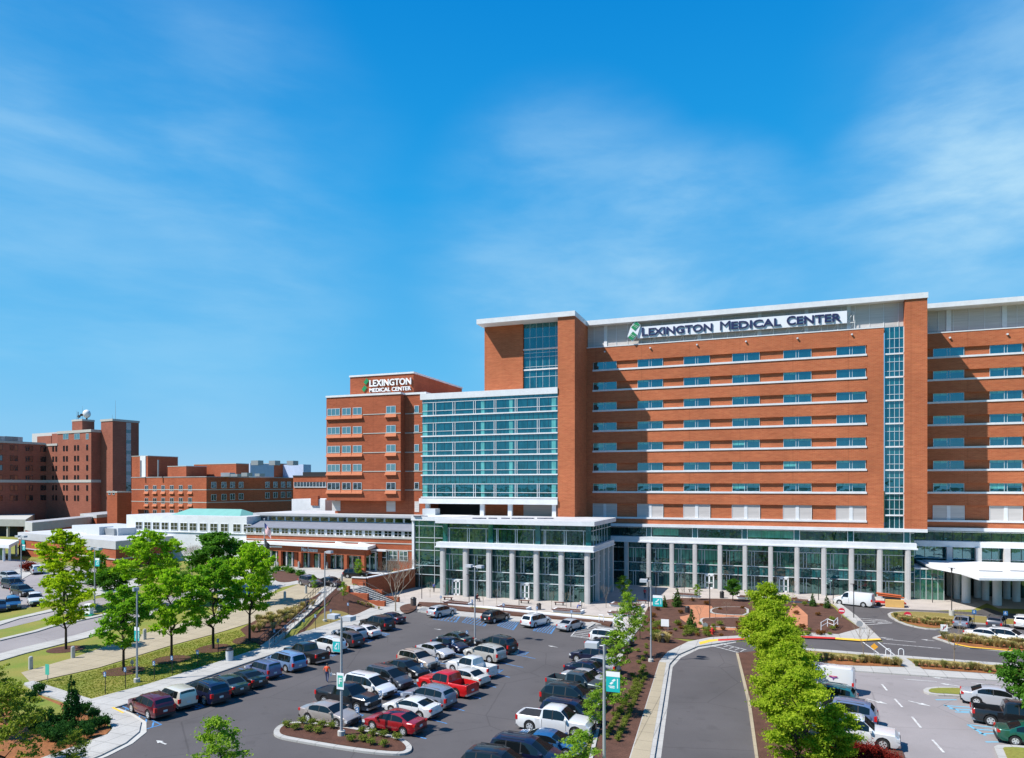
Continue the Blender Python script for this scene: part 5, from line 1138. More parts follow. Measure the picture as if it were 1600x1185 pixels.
    for s in (1,-1):
        y=s*hw*.72
        b=MB(); b.box(e-.26,e-.015,y-.19,y+.19,zh-.22,zh-.04); b.build('headlight',HLT,root)
        b=MB(); yt=s*hw*.80; b.box(-e-.02,-e+.16,yt-.10,yt+.11,zt-(.32 if kind in('suv','pickup','minivan','boxy','van','highvan') else .16),zt+.02); b.build('tail_light',TLT,root)
        mx=K['ws'][1]-.22; b=MB(); b.box(mx-.08,mx+.08,s*(hw-.03),s*(hw+.17),interp(K['belt'],mx)+.03,interp(K['belt'],mx)+.19); b.build('side_mirror',PBASE,root)
    b=MB(); b.box(e-.10,e+.02,-hw*.42,hw*.42,.42,zh-.10); b.build('grille',TRIM,root)
    b=MB(); b.box(-e-.03,-e+.02,-.16,.16,.60,.76); b.build('number_plate',PLT,root)
    for qa,qb in ((-e-.05,-e+.2),(e-.2,e+.04)):
        b=MB(); b.box(qa,qb,-hw*.85,hw*.85,.28,.44); b.build('bumper',TRIM if kind!='pickup' else CHR,root)
    if K.get('rack'):
        for s in (1,-1): b=MB(); b.tube((-1.6,s*hw*.66,interp(K['top'],-1.6)+.05),(.1,s*hw*.66,interp(K['top'],0)+.05),.025,5); b.build('roof_rail',TRIM,root)
    b=MB()
    for s in (1,-1):
        for sp in KINDS[kind]['side'][1:]:
            xx=sp[0]-.05; zb_=interp(K['belt'],xx); zt_=interp(K['top'],xx); w_=hw*(.985); wr=hw*(.97-.17*min(1,(zt_-zb_)/.55)); 
            b.add([(xx-.035,s*(w_+.004),zb_),(xx+.035,s*(w_+.004),zb_),(xx+.035,s*(wr+.008),zt_-.07),(xx-.035,s*(wr+.008),zt_-.07)],[(0,1,2,3)])
    if b.v: b.build('window_pillars',TRIM,root)
    # door seams
    b=MB()
    for s in (1,-1):
        for xx in ([K['side'][-1][0]-.05,K['side'][-1][1]+.12]+([K['side'][-2][0]-.05] if len(K['side'])>1 else [])):
            b.box(xx-.008,xx+.008,s*(hw*.99)-.004,s*(hw*.99)+.012*s,.45,interp(K['belt'],xx)-.03)
    b.build('door_seams',TRIM,root)
    return root
PROTO={}
def car(kind,color,label,px=None,py=None,ang=0,wh='r',cat=None,group=None,xy=None,name='parked_car',scale=1,tonneau=False,metal=.25,z=None):
    key=(kind,tonneau)
    if key not in PROTO: PROTO[key]=make_car(kind,tonneau)
    K=KINDS[kind]; c,s=math.cos(R(ang)),math.sin(R(ang))
    if xy is None:
        x,y=g(px,py)
        if wh=='b': x+=c*K['L']/2*scale; y+=s*K['L']/2*scale
        else:
            lxx=K['xf'] if wh=='f' else K['xr']; best=None
            for sd in (1,-1):
                ly=sd*(K['W']/2-.08); wx,wy=(lxx*c-ly*s)*scale,(lxx*s+ly*c)*scale
                # near side wheel: the one closer to the camera than the car's middle
                cx,cy=x-wx,y-wy
                d=math.hypot(x,y)-math.hypot(cx+lxx*c*scale,cy+lxx*s*scale)
                if best is None or d<best[0]: best=(d,cx,cy)
            x,y=best[1:]
    else: x,y=xy
    pm=paint(color[0],color[1],metal) if isinstance(color,tuple) and isinstance(color[0],str) else color
    zz=T(x,y)+.02 if z is None else z
    r=copy_tree(PROTO[key],(x,y,zz),R(ang),label,scale,{PBASE:pm},group)
    r.name=name; r['category']=cat or {'sedan':'car','coupe':'car','suv':'SUV','boxy':'car','minivan':'minivan','pickup':'pickup truck','van':'van','highvan':'van'}[kind]
    if T(x,y)>.1 and z is None:
        L2=1.4; e1=T(x+c*L2,y+s*L2)-T(x-c*L2,y-s*L2); r.rotation_euler=(0,-math.atan2(e1,2*L2),R(ang))
    return r
C_=dict(maroon=('maroon',(.10,.004,.016)),cream=('cream',(.62,.58,.50)),navy=('navy',(.006,.009,.035)),dkgreen=('dark green',(.03,.045,.045)),black=('black',(.012,.012,.014)),violet=('violet grey',(.10,.13,.26)),
 ltblue=('light blue',(.16,.25,.42)),white=('white',(.72,.72,.72)),silver=('silver',(.44,.45,.48)),beige=('beige silver',(.33,.29,.27)),tan=('tan',(.42,.36,.31)),dkgrey=('dark grey',(.06,.065,.08)),
 red=('red',(.55,.010,.012)),dkred=('deep red',(.30,.008,.014)),slate=('slate blue silver',(.20,.23,.29)),grey=('grey',(.05,.07,.08)),blue=('blue',(.02,.10,.25)),teal=('teal green',(.02,.14,.16)),green=('green',(.005,.085,.055)),bluegrey=('blue grey',(.13,.18,.30)))
GL_='cars in the row beside the left sidewalk'; GM='cars nose to nose in the middle of the lot'; GR='cars along the right kerb of the lot'; GT_='cars parked facing the plaza'; GX='cars in the far right lot'; GS2='cars in the side lot at the far left'; GE='cars on the forecourt'
A_=163
car('suv',C_['maroon'],'maroon crossover at the near end of the left row beside the blue hatching',231.6,1125,A_,group=GL_)
car('boxy',C_['cream'],'cream boxy hatchback between the maroon crossover and the navy off-roader',271,1111,A_,group=GL_)
car('suv',C_['navy'],'large navy off-roader next to the cream hatchback',319.4,1103,A_,group=GL_,scale=1.06)
car('sedan',C_['dkgreen'],'dark green-grey sedan between the navy off-roader and a black sedan',354.4,1089,A_,group=GL_)
car('coupe',C_['black'],'low black sedan fifth in the left row, beside the dark green-grey sedan',384,1077,A_,group=GL_)
car('boxy',C_['violet'],'small violet-grey hatchback next to the light blue minivan',411,1063,A_,group=GL_,scale=.95)
car('minivan',C_['ltblue'],'light blue minivan beside the sidewalk, before the black pickup',446.6,1051,A_,group=GL_)
car('pickup',C_['black'],'black pickup with covered bed next to the light blue minivan',482.4,1038.7,A_,group=GL_,tonneau=True)
car('suv',C_['white'],'white crossover half hidden behind the black pickup in the left row',514,1022,A_,group=GL_)
car('suv',('white roofed black',(.05,.05,.06)),'dark tailed wagon behind the double-headed lamp post in the left row',543,1013,A_,group=GL_,scale=.97)
car('suv',C_['silver'],'silver off-roader beside the white sedan in the left row',549,1004,A_,group=GL_)
car('sedan',C_['white'],'white sedan in the left row between the silver and the black off-roaders',573,998.5,A_,group=GL_,scale=.95)
car('suv',C_['black'],'large black off-roader near the far end of the left row',592.6,987,A_,group=GL_,scale=1.06)
car('sedan',('midnight blue',(.012,.018,.05)),'midnight blue sedan at the far end of the left row by the bare tree',613.5,976,A_,group=GL_,scale=.93)
# middle rows
car('sedan',C_['beige'],'beige-silver sedan beside the long planted island',526,1137.7,-7,'f',group=GM,scale=1.02)
car('pickup',C_['black'],'black pickup with covered bed behind the beige-silver sedan',558,1113.5,-9,'f',group=GM,tonneau=True)
car('minivan',C_['white'],'white minivan facing right next to the black pickup with chrome bumper',586.8,1093.5,-12,'f',group=GM)
car('minivan',C_['dkgrey'],'dark grey wagon between the white minivan and a black sedan',615,1079,-15,'f',group=GM,scale=.97)
car('sedan',C_['black'],'black sedan facing right behind the dark grey wagon',641,1061,-18,'f',group=GM)
car('suv',C_['tan'],'tan off-roader with roof rails in the middle of the lot',658,1049,-20,'f',group=GM)
car('sedan',C_['silver'],'silver sedan facing right behind the tan off-roader',685,1031,-21,'f',group=GM,scale=.97)
car('sedan',C_['navy'],'navy sedan facing right beyond the silver sedan',708,1021,-21,'f',group=GM,scale=.97)
car('sedan',C_['dkgreen'],'dark green sedan at the far end of the middle row, tail to the right',717,1010.5,161,group=GM,scale=.95)
car('sedan',C_['dkred'],'glossy deep red sedan at the tip of the long planted island',630,1150.6,173,group=GM)
car('coupe',C_['white'],'white coupe behind the deep red sedan',656,1125,171,group=GM)
car('suv',C_['slate'],'slate silver crossover between the white coupe and the red pickup',680.5,1110,169,group=GM)
car('pickup',C_['red'],'bright red pickup with open bed',712,1091,165,group=GM)
car('sedan',('pearl',(.60,.58,.54)),'pearl white sedan squeezed between the red and the white pickups',737,1075,164,group=GM,scale=.97)
car('pickup',C_['white'],'white pickup with open bed, nose to the left, in the middle of the lot',748,1060.5,163,group=GM,scale=.93)
car('suv',('champagne',(.46,.44,.40)),'champagne off-roader with roof rack behind the white pickup',765,1036.7,162,group=GM)
car('suv',C_['black'],'black off-roader beside the small mulched island and lamp post',782,1023,161,group=GM,scale=1.05)
for k,c,l,px,py in (('suv',C_['silver'],'silver crossover parked facing the plaza, leftmost of its line',673,966.5),('suv',C_['black'],'black crossover parked facing the plaza behind the lamp post',758,975),
    ('minivan',C_['white'],'white minivan parked facing the plaza beside an empty blue bay',821,982),('sedan',C_['silver'],'small silver sedan facing the plaza beside the striped crossing',877,988)):
    car(k,c,l,px,py,72,'b',group=GT_,scale=.93)
# right row
car('suv',C_['white'],'white wagon nearest the stair rails in the right row',968.8,1012,-12,'f',group=GR,scale=1.05)
car('sedan',C_['black'],'black sedan with red tail lights next to the white wagon',962,1023,-12,'f',group=GR)
car('suv',C_['navy'],'navy crossover parked nose out behind the single-headed lamp post',901,1035,167,'f',group=GR,scale=.97)
car('suv',C_['silver'],'silver crossover parked nose out in the right row',908,1050,167,'f',group=GR,scale=.95)
car('sedan',C_['navy'],'navy sedan beside the nose-out silver crossover',936,1064,-12,'f',group=GR)
car('sedan',C_['silver'],'silver hatch-backed sedan between the navy sedan and the grey pickup',930,1077,-11,'f',group=GR,scale=.95)
car('pickup',C_['grey'],'dark grey-green pickup with open bed in the right row',926.6,1091,-9,'f',group=GR,scale=.98)
car('suv',('black green',(.012,.02,.022)),'big black-green off-roader between the grey-green pickup and a dark wagon',916.7,1115,-7,'f',group=GR,scale=1.12)
car('minivan',C_['navy'],'dark navy wagon directly behind the white crew-cab pickup',xy=(-14.6,52.9),ang=-5,group=GR,scale=.97)
car('pickup',C_['white'],'white crew-cab pickup with black bed cover and sunroof',899,1154.5,-3,'f',group=GR,tonneau=True)
car('coupe',C_['blue'],'blue coupe in front of the white crew-cab pickup',xy=(-14.4,46.6),ang=-2,group=GR)
car('minivan',C_['navy'],'navy minivan cut by the bottom edge of the view',xy=(-15.2,43.9),ang=-2,group=GR)
car('suv',C_['black'],'black off-roader with roof bars at the bottom edge of the view',xy=(-16.0,41.2),ang=-2,group=GR,scale=1.06)
# right lot
hv=car('highvan',C_['white'],'tall white panel van with a small winged emblem beside the trees',1313,1087,167,group=GX,scale=.88)
car('suv',C_['teal'],'teal wagon with roof rails between the tall van and the blue-grey off-roader',1316,1109,168,group=GX,scale=1.02)
car('suv',C_['bluegrey'],'blue-grey off-roader half hidden by the bright green trees',1344,1141,170,group=GX,scale=1.12)
car('pickup',C_['white'],'white extended-cab pickup facing right behind the burgundy hedge',1379.5,1173,-8,'f',group=GX)
car('sedan',C_['white'],'white car roof showing behind the burgundy hedge at the bottom edge',xy=(5.6,45.2),ang=-8,group=GX)
car('sedan',C_['silver'],'large silver sedan in the right lot beside the grassy island',1525.8,1103,-10,group=GX,scale=1.08)
car('pickup',C_['black'],'black pickup beside the pale blue hatching in the right lot',1548,1135,-8,group=GX)
car('sedan',C_['green'],'dark green sedan cut by the right edge of the view',1586.5,1166,-7,group=GX,scale=1.05)
car('sedan',C_['slate'],'dark silver sedan seen from behind by the straw-coloured grasses',1500,984,70,'b',group=GX)
car('suv',C_['dkgrey'],'dark crossover seen from behind in the upper right bays',1553,986,70,'b',group=GX)
car('suv',C_['white'],'white crossover seen from behind at the right edge',1597,985,70,'b',group=GX)
car('sedan',C_['white'],'white sedan behind the island of feathery grasses',1519.5,1000,-28,group=GX)
car('suv',C_['white'],'white crossover facing right at the right edge behind the grasses',1597,1010,-28,'f',group=GX)
car('van',C_['white'],'white cargo van parked by the glass lobby',1311.6,945.5,158,'f',group='vehicles by the lobby')
# forecourt
car('suv',('brown grey',(.10,.08,.09)),'brown-grey crossover on the forecourt drive',470,915.5,-23,group=GE)
car('sedan',C_['black'],'black sedan behind the lamp post on the forecourt drive',503,915.5,-23,group=GE)
car('suv',C_['black'],'black crossover waiting near the canopy columns',543,904,10,group=GE,scale=.97)
# side lot
car('suv',C_['white'],'white crossover with sunroof in the side lot at the left',45,948,-32,'f',group=GS2)
car('suv',C_['black'],'dark off-roader behind the white crossover in the side lot',19,931,-12,group=GS2)
car('boxy',C_['blue'],'blue hatchback in the side lot beside the lawn',10,954.5,-32,'f',group=GS2)
car('minivan',C_['navy'],'dark blue wagon near the left edge of the side lot',4,920,-12,group=GS2)
car('suv',C_['silver'],'silver wagon farthest back in the side lot',2,908,-12,group=GS2)
car('sedan',C_['navy'],'navy car corner at the very left edge of the side lot',-12,958,-32,'f',group=GS2)
car('sedan',C_['silver'],'silver sedan behind the left tree on the clinic drive',138,915,170,group='cars by the clinic')
car('boxy',C_['white'],'small white car beside the burgundy bush',50,898.5,150,group='cars by the clinic')
def rmtree(o):
    for c in list(o.children): rmtree(c)
    bpy.data.objects.remove(o)
for o in PROTO.values(): rmtree(o)
# winged emblem on the tall van (its left side faces the camera)
K=KINDS['highvan']; e=MB(); y=K['W']/2+.0
for s in (-1,1): e.add([(-1.1,y,1.75),(-1.1+s*.42,y,1.86),(-1.1+s*.42,y,1.76),(-1.1+s*.1,y,1.68),(-1.1,y,1.42),(-1.1,y,1.42)],[(0,1,2,3,4)])
em=e.build('emblem',plain('purple emblem',(.16,.03,.22),.5),hv); e=MB(); e.add([(-1.5,y+.01,1.87),(-.7,y+.01,1.87),(-.78,y+.01,1.80),(-1.42,y+.01,1.80)],[(0,1,2,3)]); e.build('emblem_bar',plain('red emblem bar',(.5,.03,.06),.5),em)
for d in ('sedan',): pass
# ---------------------------------------------------------------- vegetation
def leafmesh(name,mat,clumps,n,size,up=.35,seed=1,flat=1.,parent=None,aspect=1.6):
    """n small leaf faces scattered in clumps: list of (x,y,z,r)"""
    rs=np.random.RandomState(seed); cl=np.array([c[:4] for c in clumps]); w=cl[:,3]**2; idx=rs.choice(len(cl),n,p=w/w.sum())
    d=rs.normal(size=(n,3)); d/=np.linalg.norm(d,axis=1)[:,None]; rad=np.minimum(2.1,np.abs(rs.normal(size=n))*.75)
    p=cl[idx,:3]+d*(rad*cl[idx,3])[:,None]*np.array([1,1,flat])
    nn=rs.normal(size=(n,3))*.75+d*.7; nn[:,2]+=up; nn/=np.linalg.norm(nn,axis=1)[:,None]
    a=np.cross(nn,rs.normal(size=(n,3))); a/=np.linalg.norm(a,axis=1)[:,None]; b=np.cross(nn,a)
    s=(size*(.6+.8*rs.rand(n)))[:,None]; a=a*s*.5*aspect; b=b*s*.5
    v=np.stack([p-a,p-b*.9,p+a,p+b],axis=1).reshape(-1,3)
    me=bpy.data.meshes.new(name); me.vertices.add(4*n); me.vertices.foreach_set('co',v.ravel()); me.loops.add(4*n); me.loops.foreach_set('vertex_index',np.arange(4*n,dtype=np.int32))
    me.polygons.add(n); me.polygons.foreach_set('loop_start',np.arange(0,4*n,4,dtype=np.int32)); me.polygons.foreach_set('loop_total',np.full(n,4,dtype=np.int32))
    me.materials.append(mat); me.update(); me.validate(); o=bpy.data.objects.new(name,me); COL.objects.link(o)
    if parent: o.parent=parent
    return o
def limbs(mb,rn,p,d,length,r,depth,tips,spread=.6,upb=.25,kids_=3,seg=3):
    q=Vector(p); dd=Vector(d).normalized()
    for i in range(seg):
        nd=(dd+Vector((rn.uniform(-1,1),rn.uniform(-1,1),rn.uniform(-.4,.8)))*.12).normalized(); e=q+nd*length/seg
        r2=r*(1-.35*(i+1)/seg); mb.tube(q,e,r*(1-.35*i/seg),6 if depth>1 else 4,r2=r2,cap=False); q=e; dd=nd
    if depth<=0: tips.append(tuple(q)); return
    for k in range(kids_):
        a=2*PI*(k+rn.random())/kids_; side=Vector((math.cos(a),math.sin(a),0)); nd=(dd*(1-spread)+side*spread+Vector((0,0,upb))).normalized()
        limbs(mb,rn,q,nd,length*rn.uniform(.62,.85),r*.6,depth-1,tips,spread,upb,kids_,seg)
    tips.append(tuple(q))
def tree_proto(name,h,cw,trunk_h,leaf,bark,n,size,seed,shape='oval',tr=.16,nclump=70,cr=.07):
    rn=random.Random(seed); t=thing(name,'x','tree'); b=MB(); tips=[]
    b.tube((0,0,-.2),(0,0,trunk_h),tr,8,r2=tr*.8,cap=False); z=trunk_h; q=Vector((0,0,trunk_h)); k=0
    ch=h-trunk_h
    # central leader with whorled limbs
    N_=11
    for i in range(N_):
        t_=i/(N_-1); e=Vector((rn.uniform(-.08,.08)*cw,rn.uniform(-.08,.08)*cw,trunk_h+ch*.9*(i+1)/N_)); b.tube(q,e,tr*.8*(1-.85*t_),6,r2=tr*.8*(1-.85*min(1,t_+.1)),cap=False)
        for s in range(3):
            a=i*2.4+s*2.1+rn.random()*.6; rr=cw/2*(math.sin(PI*min(.97,t_*.8+.2))**.7 if shape=='oval' else (1-t_)**.8+.08)*rn.uniform(.6,1.02)
            tip=e+Vector((math.cos(a)*rr,math.sin(a)*rr,rr*rn.uniform(.15,.55))); mid=e.lerp(tip,.5)+Vector((0,0,-.08*rr))
            b.tube(q,mid,tr*.35*(1-.6*t_),5,r2=tr*.2*(1-.6*t_),cap=False); b.tube(mid,tip,tr*.2*(1-.6*t_),4,r2=.012,cap=False)
            tips.append((tuple(tip),rr)); tips.append((tuple(mid),rr*.8)); 
            for _ in range(7): tips.append((tuple(mid.lerp(tip,rn.uniform(.2,1))+Vector((rn.uniform(-.1,.1),rn.uniform(-.1,.1),rn.uniform(-.05,.07)))*cw),rr*.7))
        q=e
    tips.append(((q.x,q.y,h*.98),cw*.2))
    b.build('trunk',bark,t,smooth=True)
    cl=[(p[0],p[1],p[2],max(.25,cr*cw*rn.uniform(.55,1.15)*(.6+.5*min(1,rr/(cw*.4))))) for p,rr in tips]
    leafmesh('crown',leaf,cl,n,size,seed=seed,flat=.42,parent=t)
    return t
LF1=leafmat('fresh green leaves',(.17,.32,.016),(.34,.50,.04),.5,.7)
LF2=leafmat('yellow green leaves',(.17,.28,.014),(.42,.48,.045),.48,1.2)
LF1b=leafmat('mid green leaves',(.11,.25,.016),(.23,.40,.04),.5,.7)
LF3=leafmat('deep green leaves',(.045,.13,.016),(.10,.23,.03),.3,1.1)
LF4=leafmat('dark evergreen',(.018,.062,.016),(.045,.12,.028),.2,2)
LF5=leafmat('young light leaves',(.16,.30,.03),(.28,.38,.05),.4,1.2)
LF6=leafmat('burgundy leaves',(.13,.012,.012),(.24,.03,.02),.2,2)
LF7=leafmat('straw grass blades',(.36,.28,.11),(.50,.40,.19),.2,1)
LF8=leafmat('olive leaves',(.13,.19,.025),(.30,.32,.06),.4,1.5)
LF9=leafmat('rusty shrub leaves',(.12,.07,.02),(.22,.08,.03),.2,2)
PT=[]
def keep(o): PT.append(o); return o
TA=keep(tree_proto('shade_tree',9.0,6.6,2.3,LF1,BARK,19000,.165,11)); TA2=keep(tree_proto('shade_tree',9.6,6.2,2.2,LF1b,BARK,19000,.165,23))
TB=keep(tree_proto('bright_tree',8.6,5.4,.9,LF2,BARK,34000,.13,5,cr=.11)); TC=keep(tree_proto('young_tree',4.6,2.4,1.1,LF5,BARK,3600,.09,9,tr=.05,cr=.09)); TD=keep(tree_proto('dense_tree',6.5,5,1.6,LF3,BARK,14000,.17,31,cr=.11))
TAY=keep(tree_proto('shade_tree',9.2,6.2,2.4,leafmat('golden green leaves',(.21,.32,.014),(.42,.50,.03),.5,.7),BARK,16000,.165,47))
def plant(proto,px,py,h,h0,label,rz=None,group=None,w=None,dz=0,xy=None,cat=None):
    x,y=xy if xy else g(px,py); s=h/h0; sw=s if w is None else s*w
    o=copy_tree(proto,(x,y,T(x,y)+dz),rz if rz is not None else random.uniform(0,6),label,(sw,sw,s),group=group)
    if cat:o['category']=cat
    return o
GT1='shade trees on the lawn beside the walkway'
# heights from base and top pixels
def hh(px,pb,pt):
    x,y=g(px,pb); d=-x*math.sin(TH)+y*math.cos(TH); return (pb-pt)*d/F
plant(TAY,103,1015,hh(103,1015,893),9.2,'golden green shade tree standing alone at the left of the lawn',.4,GT1,w=.95)
plant(TA2,193,1049,hh(193,1049,912),9.6,'dense mid-green shade tree just left of the grey lamp post',1.2,GT1,w=1.0)
plant(TA,268,1031,hh(268,1031,888),9.0,'light green shade tree on a round mulch ring, second along the walkway',2.2,GT1,w=.85)
plant(TA2,333,1014,hh(333,1014,872),9.6,'tall shade tree in the middle of the lawn beside the litter bin',3.3,GT1,w=.98)
plant(TA,390,1000,hh(390,1000,850),9.0,'shade tree nearest the foot of the ramp',4.1,GT1,w=.80)
plant(TAY,100,955,hh(100,955,826),9.2,'tall golden green tree behind the road, in front of the clinic corner',1.9,'trees in front of the clinic')
plant(TA,232,950,hh(232,950,828),9.0,'broad green tree hiding the right corner of the clinic',5.0,'trees in front of the clinic',w=1.1)
plant(TD,337,925,hh(337,925,832),6.5,'dense green tree left of the flagpole',.7,'trees in front of the clinic',w=1.15)
plant(TA,397,945,hh(397,945,846),9.0,'bright green tree in front of the canopy columns',2.9,'trees in front of the clinic',w=.8)
plant(TA2,150,925,hh(150,925,858),9.6,'low green tree at the clinic wall',2.9,'trees in front of the clinic',w=.8)
plant(TD,175,935,4.5,6.5,'round green tree beside the clinic drive, right of a lamp post',3.9,'trees in front of the clinic',w=1.3)
GT3='bright yellow-green trees in the median'
for i,(x,y,h,lab,w) in enumerate(((XY(1197,77),77,8.6,'farthest of the bright yellow-green trees in the median',.95),(XY(1212,68.5),68.5,8.0,'bright yellow-green tree second from the far end of the median',1.0),(XY(1222,61),61,7.6,'bright yellow-green tree in the middle of the median beside the tall van',1.05),(XY(1232,54.5),54.5,7.3,'bright yellow-green tree beside the blue-grey off-roader',1.1),(XY(1243,48.5),48.5,6.9,'nearest of the bright yellow-green trees, cut by the bottom edge',1.1),(XY(1305,50),50,4.2,'low bright green tree beside the white extended-cab pickup',1.3))):
    plant(TB,0,0,h,8.6,lab,i*1.3,GT3,w=w,xy=(x,y))
GT4='young willowy trees in the strip beside the lot'
for i,(px,pb,pt,lab,w) in enumerate(((980,1030,925,'tall young tree at the top of the strip beside the stair rails',.8),(962,1062,985,'young tree beside the banner of the single-headed lamp post',1.2),(958,1120,1046,'feathery young tree halfway down the strip bed',1.3),(930,1150,1078,'young tree leaning over the right row behind the grey pickup',1.0),(905,1235,1140,'bright young tree at the bottom edge beside the blue coupe',1.35),(1000,1000,950,'small young tree near the garden corner',1.0))):
    plant(TC,px,pb,hh(px,pb,pt),4.6,lab,i*1.1,GT4,w=w)
plant(TC,0,0,5.2,4.6,'bright sapling at the bottom edge in front of the lot entrance',1,None,w=1.15,xy=gz(338,1262))
plant(TD,0,0,6.2,6.5,'dark green tree cut by the right edge',1,None,w=.95,xy=gz(1618,1145))
plant(TC,560,905,3.5,4.6,'small young tree by the canopy end',1,'saplings on the forecourt')
plant(TC,490,928,3.0,4.6,'spindly sapling above the ramp',2,'saplings on the forecourt',w=.7)
plant(TC,537,940,3.0,4.6,'upright sapling on the mulched bank beside the stairs',2,'saplings on the forecourt',w=.8)
plant(TC,592,925,2.2,4.6,'small green sapling against the brick retaining wall',2,'saplings on the forecourt',w=.9)
plant(TC,975,940,4.2,4.6,'small leafy tree in the shade beside the glass pavilion',2,'trees on the plaza',w=1.2)
plant(TD,1145,940,3.6,6.5,'dense rounded tree by the lobby columns',2,'trees on the plaza',w=.9)
plant(TC,1089,938,2.6,4.6,'short light green tree in the garden below the lobby door',1,'trees on the plaza',w=1.1)
# olive tree at lower left (close)
TO=keep(tree_proto('olive_tree',5.5,5.2,.8,LF8,BARK,12000,.10,77,cr=.08,tr=.09))
plant(TO,0,0,6.0,5.5,'loose olive-green tree filling the lower left corner',.5,'trees in the lower left corner',w=1.0,xy=gz(2,1215))
plant(TO,0,0,5.2,5.5,'smaller olive-green tree at the bottom left edge',2.5,'trees in the lower left corner',w=.95,xy=gz(-20,1150))
plant(TO,0,0,2.6,5.5,'thin olive shrub at the bottom edge beside the kerb bulb',2.5,'trees in the lower left corner',w=.9,xy=gz(112,1205))
# conifers
def conifer(name,h,w,leaf,n,size,seed):
    t=thing(name,'x','conifer'); b=MB(); b.tube((0,0,-.1),(0,0,h*.9),.07*h/3,6,r2=.02,cap=False); b.build('trunk',BARK,t); rn=random.Random(seed); cl=[]
    for i in range(60):
        u=rn.random()**1.3; rr=w/2*(1-u)**.75*min(1,(u+.06)*9); a=rn.random()*2*PI; cl.append((math.cos(a)*rr*.75,math.sin(a)*rr*.75,h*(.04+.94*u),max(.07,rr*.45)))
    leafmesh('foliage',leaf,cl,n,size,seed=seed,parent=t,flat=1.6); return t
CO=keep(conifer('conifer',4.5,2.0,LF4,7000,.12,3)); COs=keep(conifer('conifer',2.2,1.2,leafmat('mid evergreen',(.03,.08,.02),(.08,.14,.03),.2,2),1800,.11,4))
plant(CO,112,1133,hh(112,1133,1054),4.5,'tall dark pointed conifer in the pine straw bed',1,cat='conifer',w=.85)
for i,(px,pb,h,l) in enumerate(((1038,950,1.9,'small conifer beside the teal banner, left of a pair'),(1058,949,2.9,'taller brownish conifer right of the banner'),(1081,984,2.6,'pointed olive conifer by the brick path'),(1270,948,2.1,'left one of two small conifers near the cargo van'),(1292,951,2.1,'small conifer closest to the nose of the cargo van'))):
    plant(COs,px,pb,h,2.2,l,i,'small conifers in the garden',cat='conifer',w=.95)
# shrubs
def shrub(name,h,w,leaf,n,size,seed):
    t=thing(name,'x','shrub'); rn=random.Random(seed); cl=[]
    for i in range(26):
        a=rn.random()*2*PI; rr=rn.random()**.6*w*.33; cl.append((math.cos(a)*rr,math.sin(a)*rr,h*rn.uniform(.3,.68),w*rn.uniform(.12,.22)))
    leafmesh('foliage',leaf,cl,n,size,seed=seed,parent=t,flat=.9)
    b=MB()
    for i in range(7): a=i; b.tube((0,0,-.05),(math.cos(a)*w*.3,math.sin(a)*w*.3,h*.6),.02,4,cap=False)
    b.build('stems',BARK,t); return t
SH=keep(shrub('shrub',1.2,1.7,LF4,2600,.10,1)); SHG=keep(shrub('shrub',1.0,1.4,leafmat('small green shrub',(.10,.15,.02),(.22,.24,.05),.2,3),700,.09,2)); SHR=keep(shrub('shrub',.8,1.3,LF9,650,.09,8)); SHB=keep(shrub('shrub',1.5,3.2,LF6,3500,.12,6)); SHL=keep(shrub('shrub',1.2,2.2,LF3,1500,.12,12))
ds=[(48,1098),(58,1133),(74,1128),(88,1136),(95,1148),(68,1150),(54,1145),(79,1158),(108,1150),(132,1117),(147,1125),(152,1140),(162,1138),(135,1146),(140,1153),(117,1160),(60,1085),(92,1160)]
for i,(px,py) in enumerate(ds):
    plant(SH,px,py,1.15,1.2,'one of the dark clipped evergreen shrubs massed in the pine straw bed',i*1.7,'dark evergreen shrubs in the pine straw bed',w=random.uniform(.62,.8),cat='shrub')
# island shrubs
for i,(px,py) in enumerate([(448,1140),(462,1144),(472,1134),(482,1147),(488,1137),(497,1150),(503,1140),(518,1142),(549,1163),(566,1150),(568,1163),(582,1154),(580,1168),(599,1156),(600,1171),(621,1160)]):
    x,y=g(px,py); plant(SHG,0,0,.62,1.0,'small yellowish shrub in the dark mulch of the long planted island',i*1.3,'small shrubs in the long planted island',xy=(x,y),dz=.18,cat='shrub')
for i in range(34):
    t=i/33; row=i%2; px=(1003 if row==0 else 1011)+(-58 if row==0 else -46)*t; py=1055+105*t; x,y=g(px,py)
    plant(SHG,0,0,.55,1.0,'low green shrub in the double line down the strip bed',i,'low shrubs lined up in the strip bed',xy=(x,y),dz=.08,w=.8,cat='shrub')
rr=random.Random(21)
for i in range(46):
    px=1012+rr.random()*300; py=940+rr.random()*56
    if py<950 and px<1050: continue
    if 1060<px<1150 and 950<py<980 and rr.random()<.6: continue
    x,y=g(px,py); plant(SHR if rr.random()<.7 else SHG,0,0,rr.uniform(.45,.8),.8,'one of the rusty low shrubs spread over the garden mulch',i,'rusty low shrubs in the garden',xy=(x,y),dz=.08,cat='shrub')
for i in range(60):
    px=1010+rr.random()*310; py=976+rr.random()*20
    if px>1200 and py<984: continue
    x,y=g(px,py); plant(SHG if i%3 else SHR,0,0,rr.uniform(.35,.7),.8,'one of the low green shrubs along the lower edge of the garden bed',i,'low green shrubs in the lower garden bed',xy=(x,y),dz=.08,cat='shrub')
for i in range(26):
    t=i/25; px=1004-40*t+rr.uniform(-8,14); py=1010+120*t; x,y=g(px,py); plant(SHG,0,0,rr.uniform(.3,.5),1.0,'scattered small shrub in the mulch between the shrub line and the curved walk',i,'scattered shrubs in the strip bed',xy=(x,y),dz=.08,cat='shrub')
plant(SHB,45,893,2.0,1.5,'wide burgundy bush beside the clinic kerb',0,w=.75,cat='shrub')
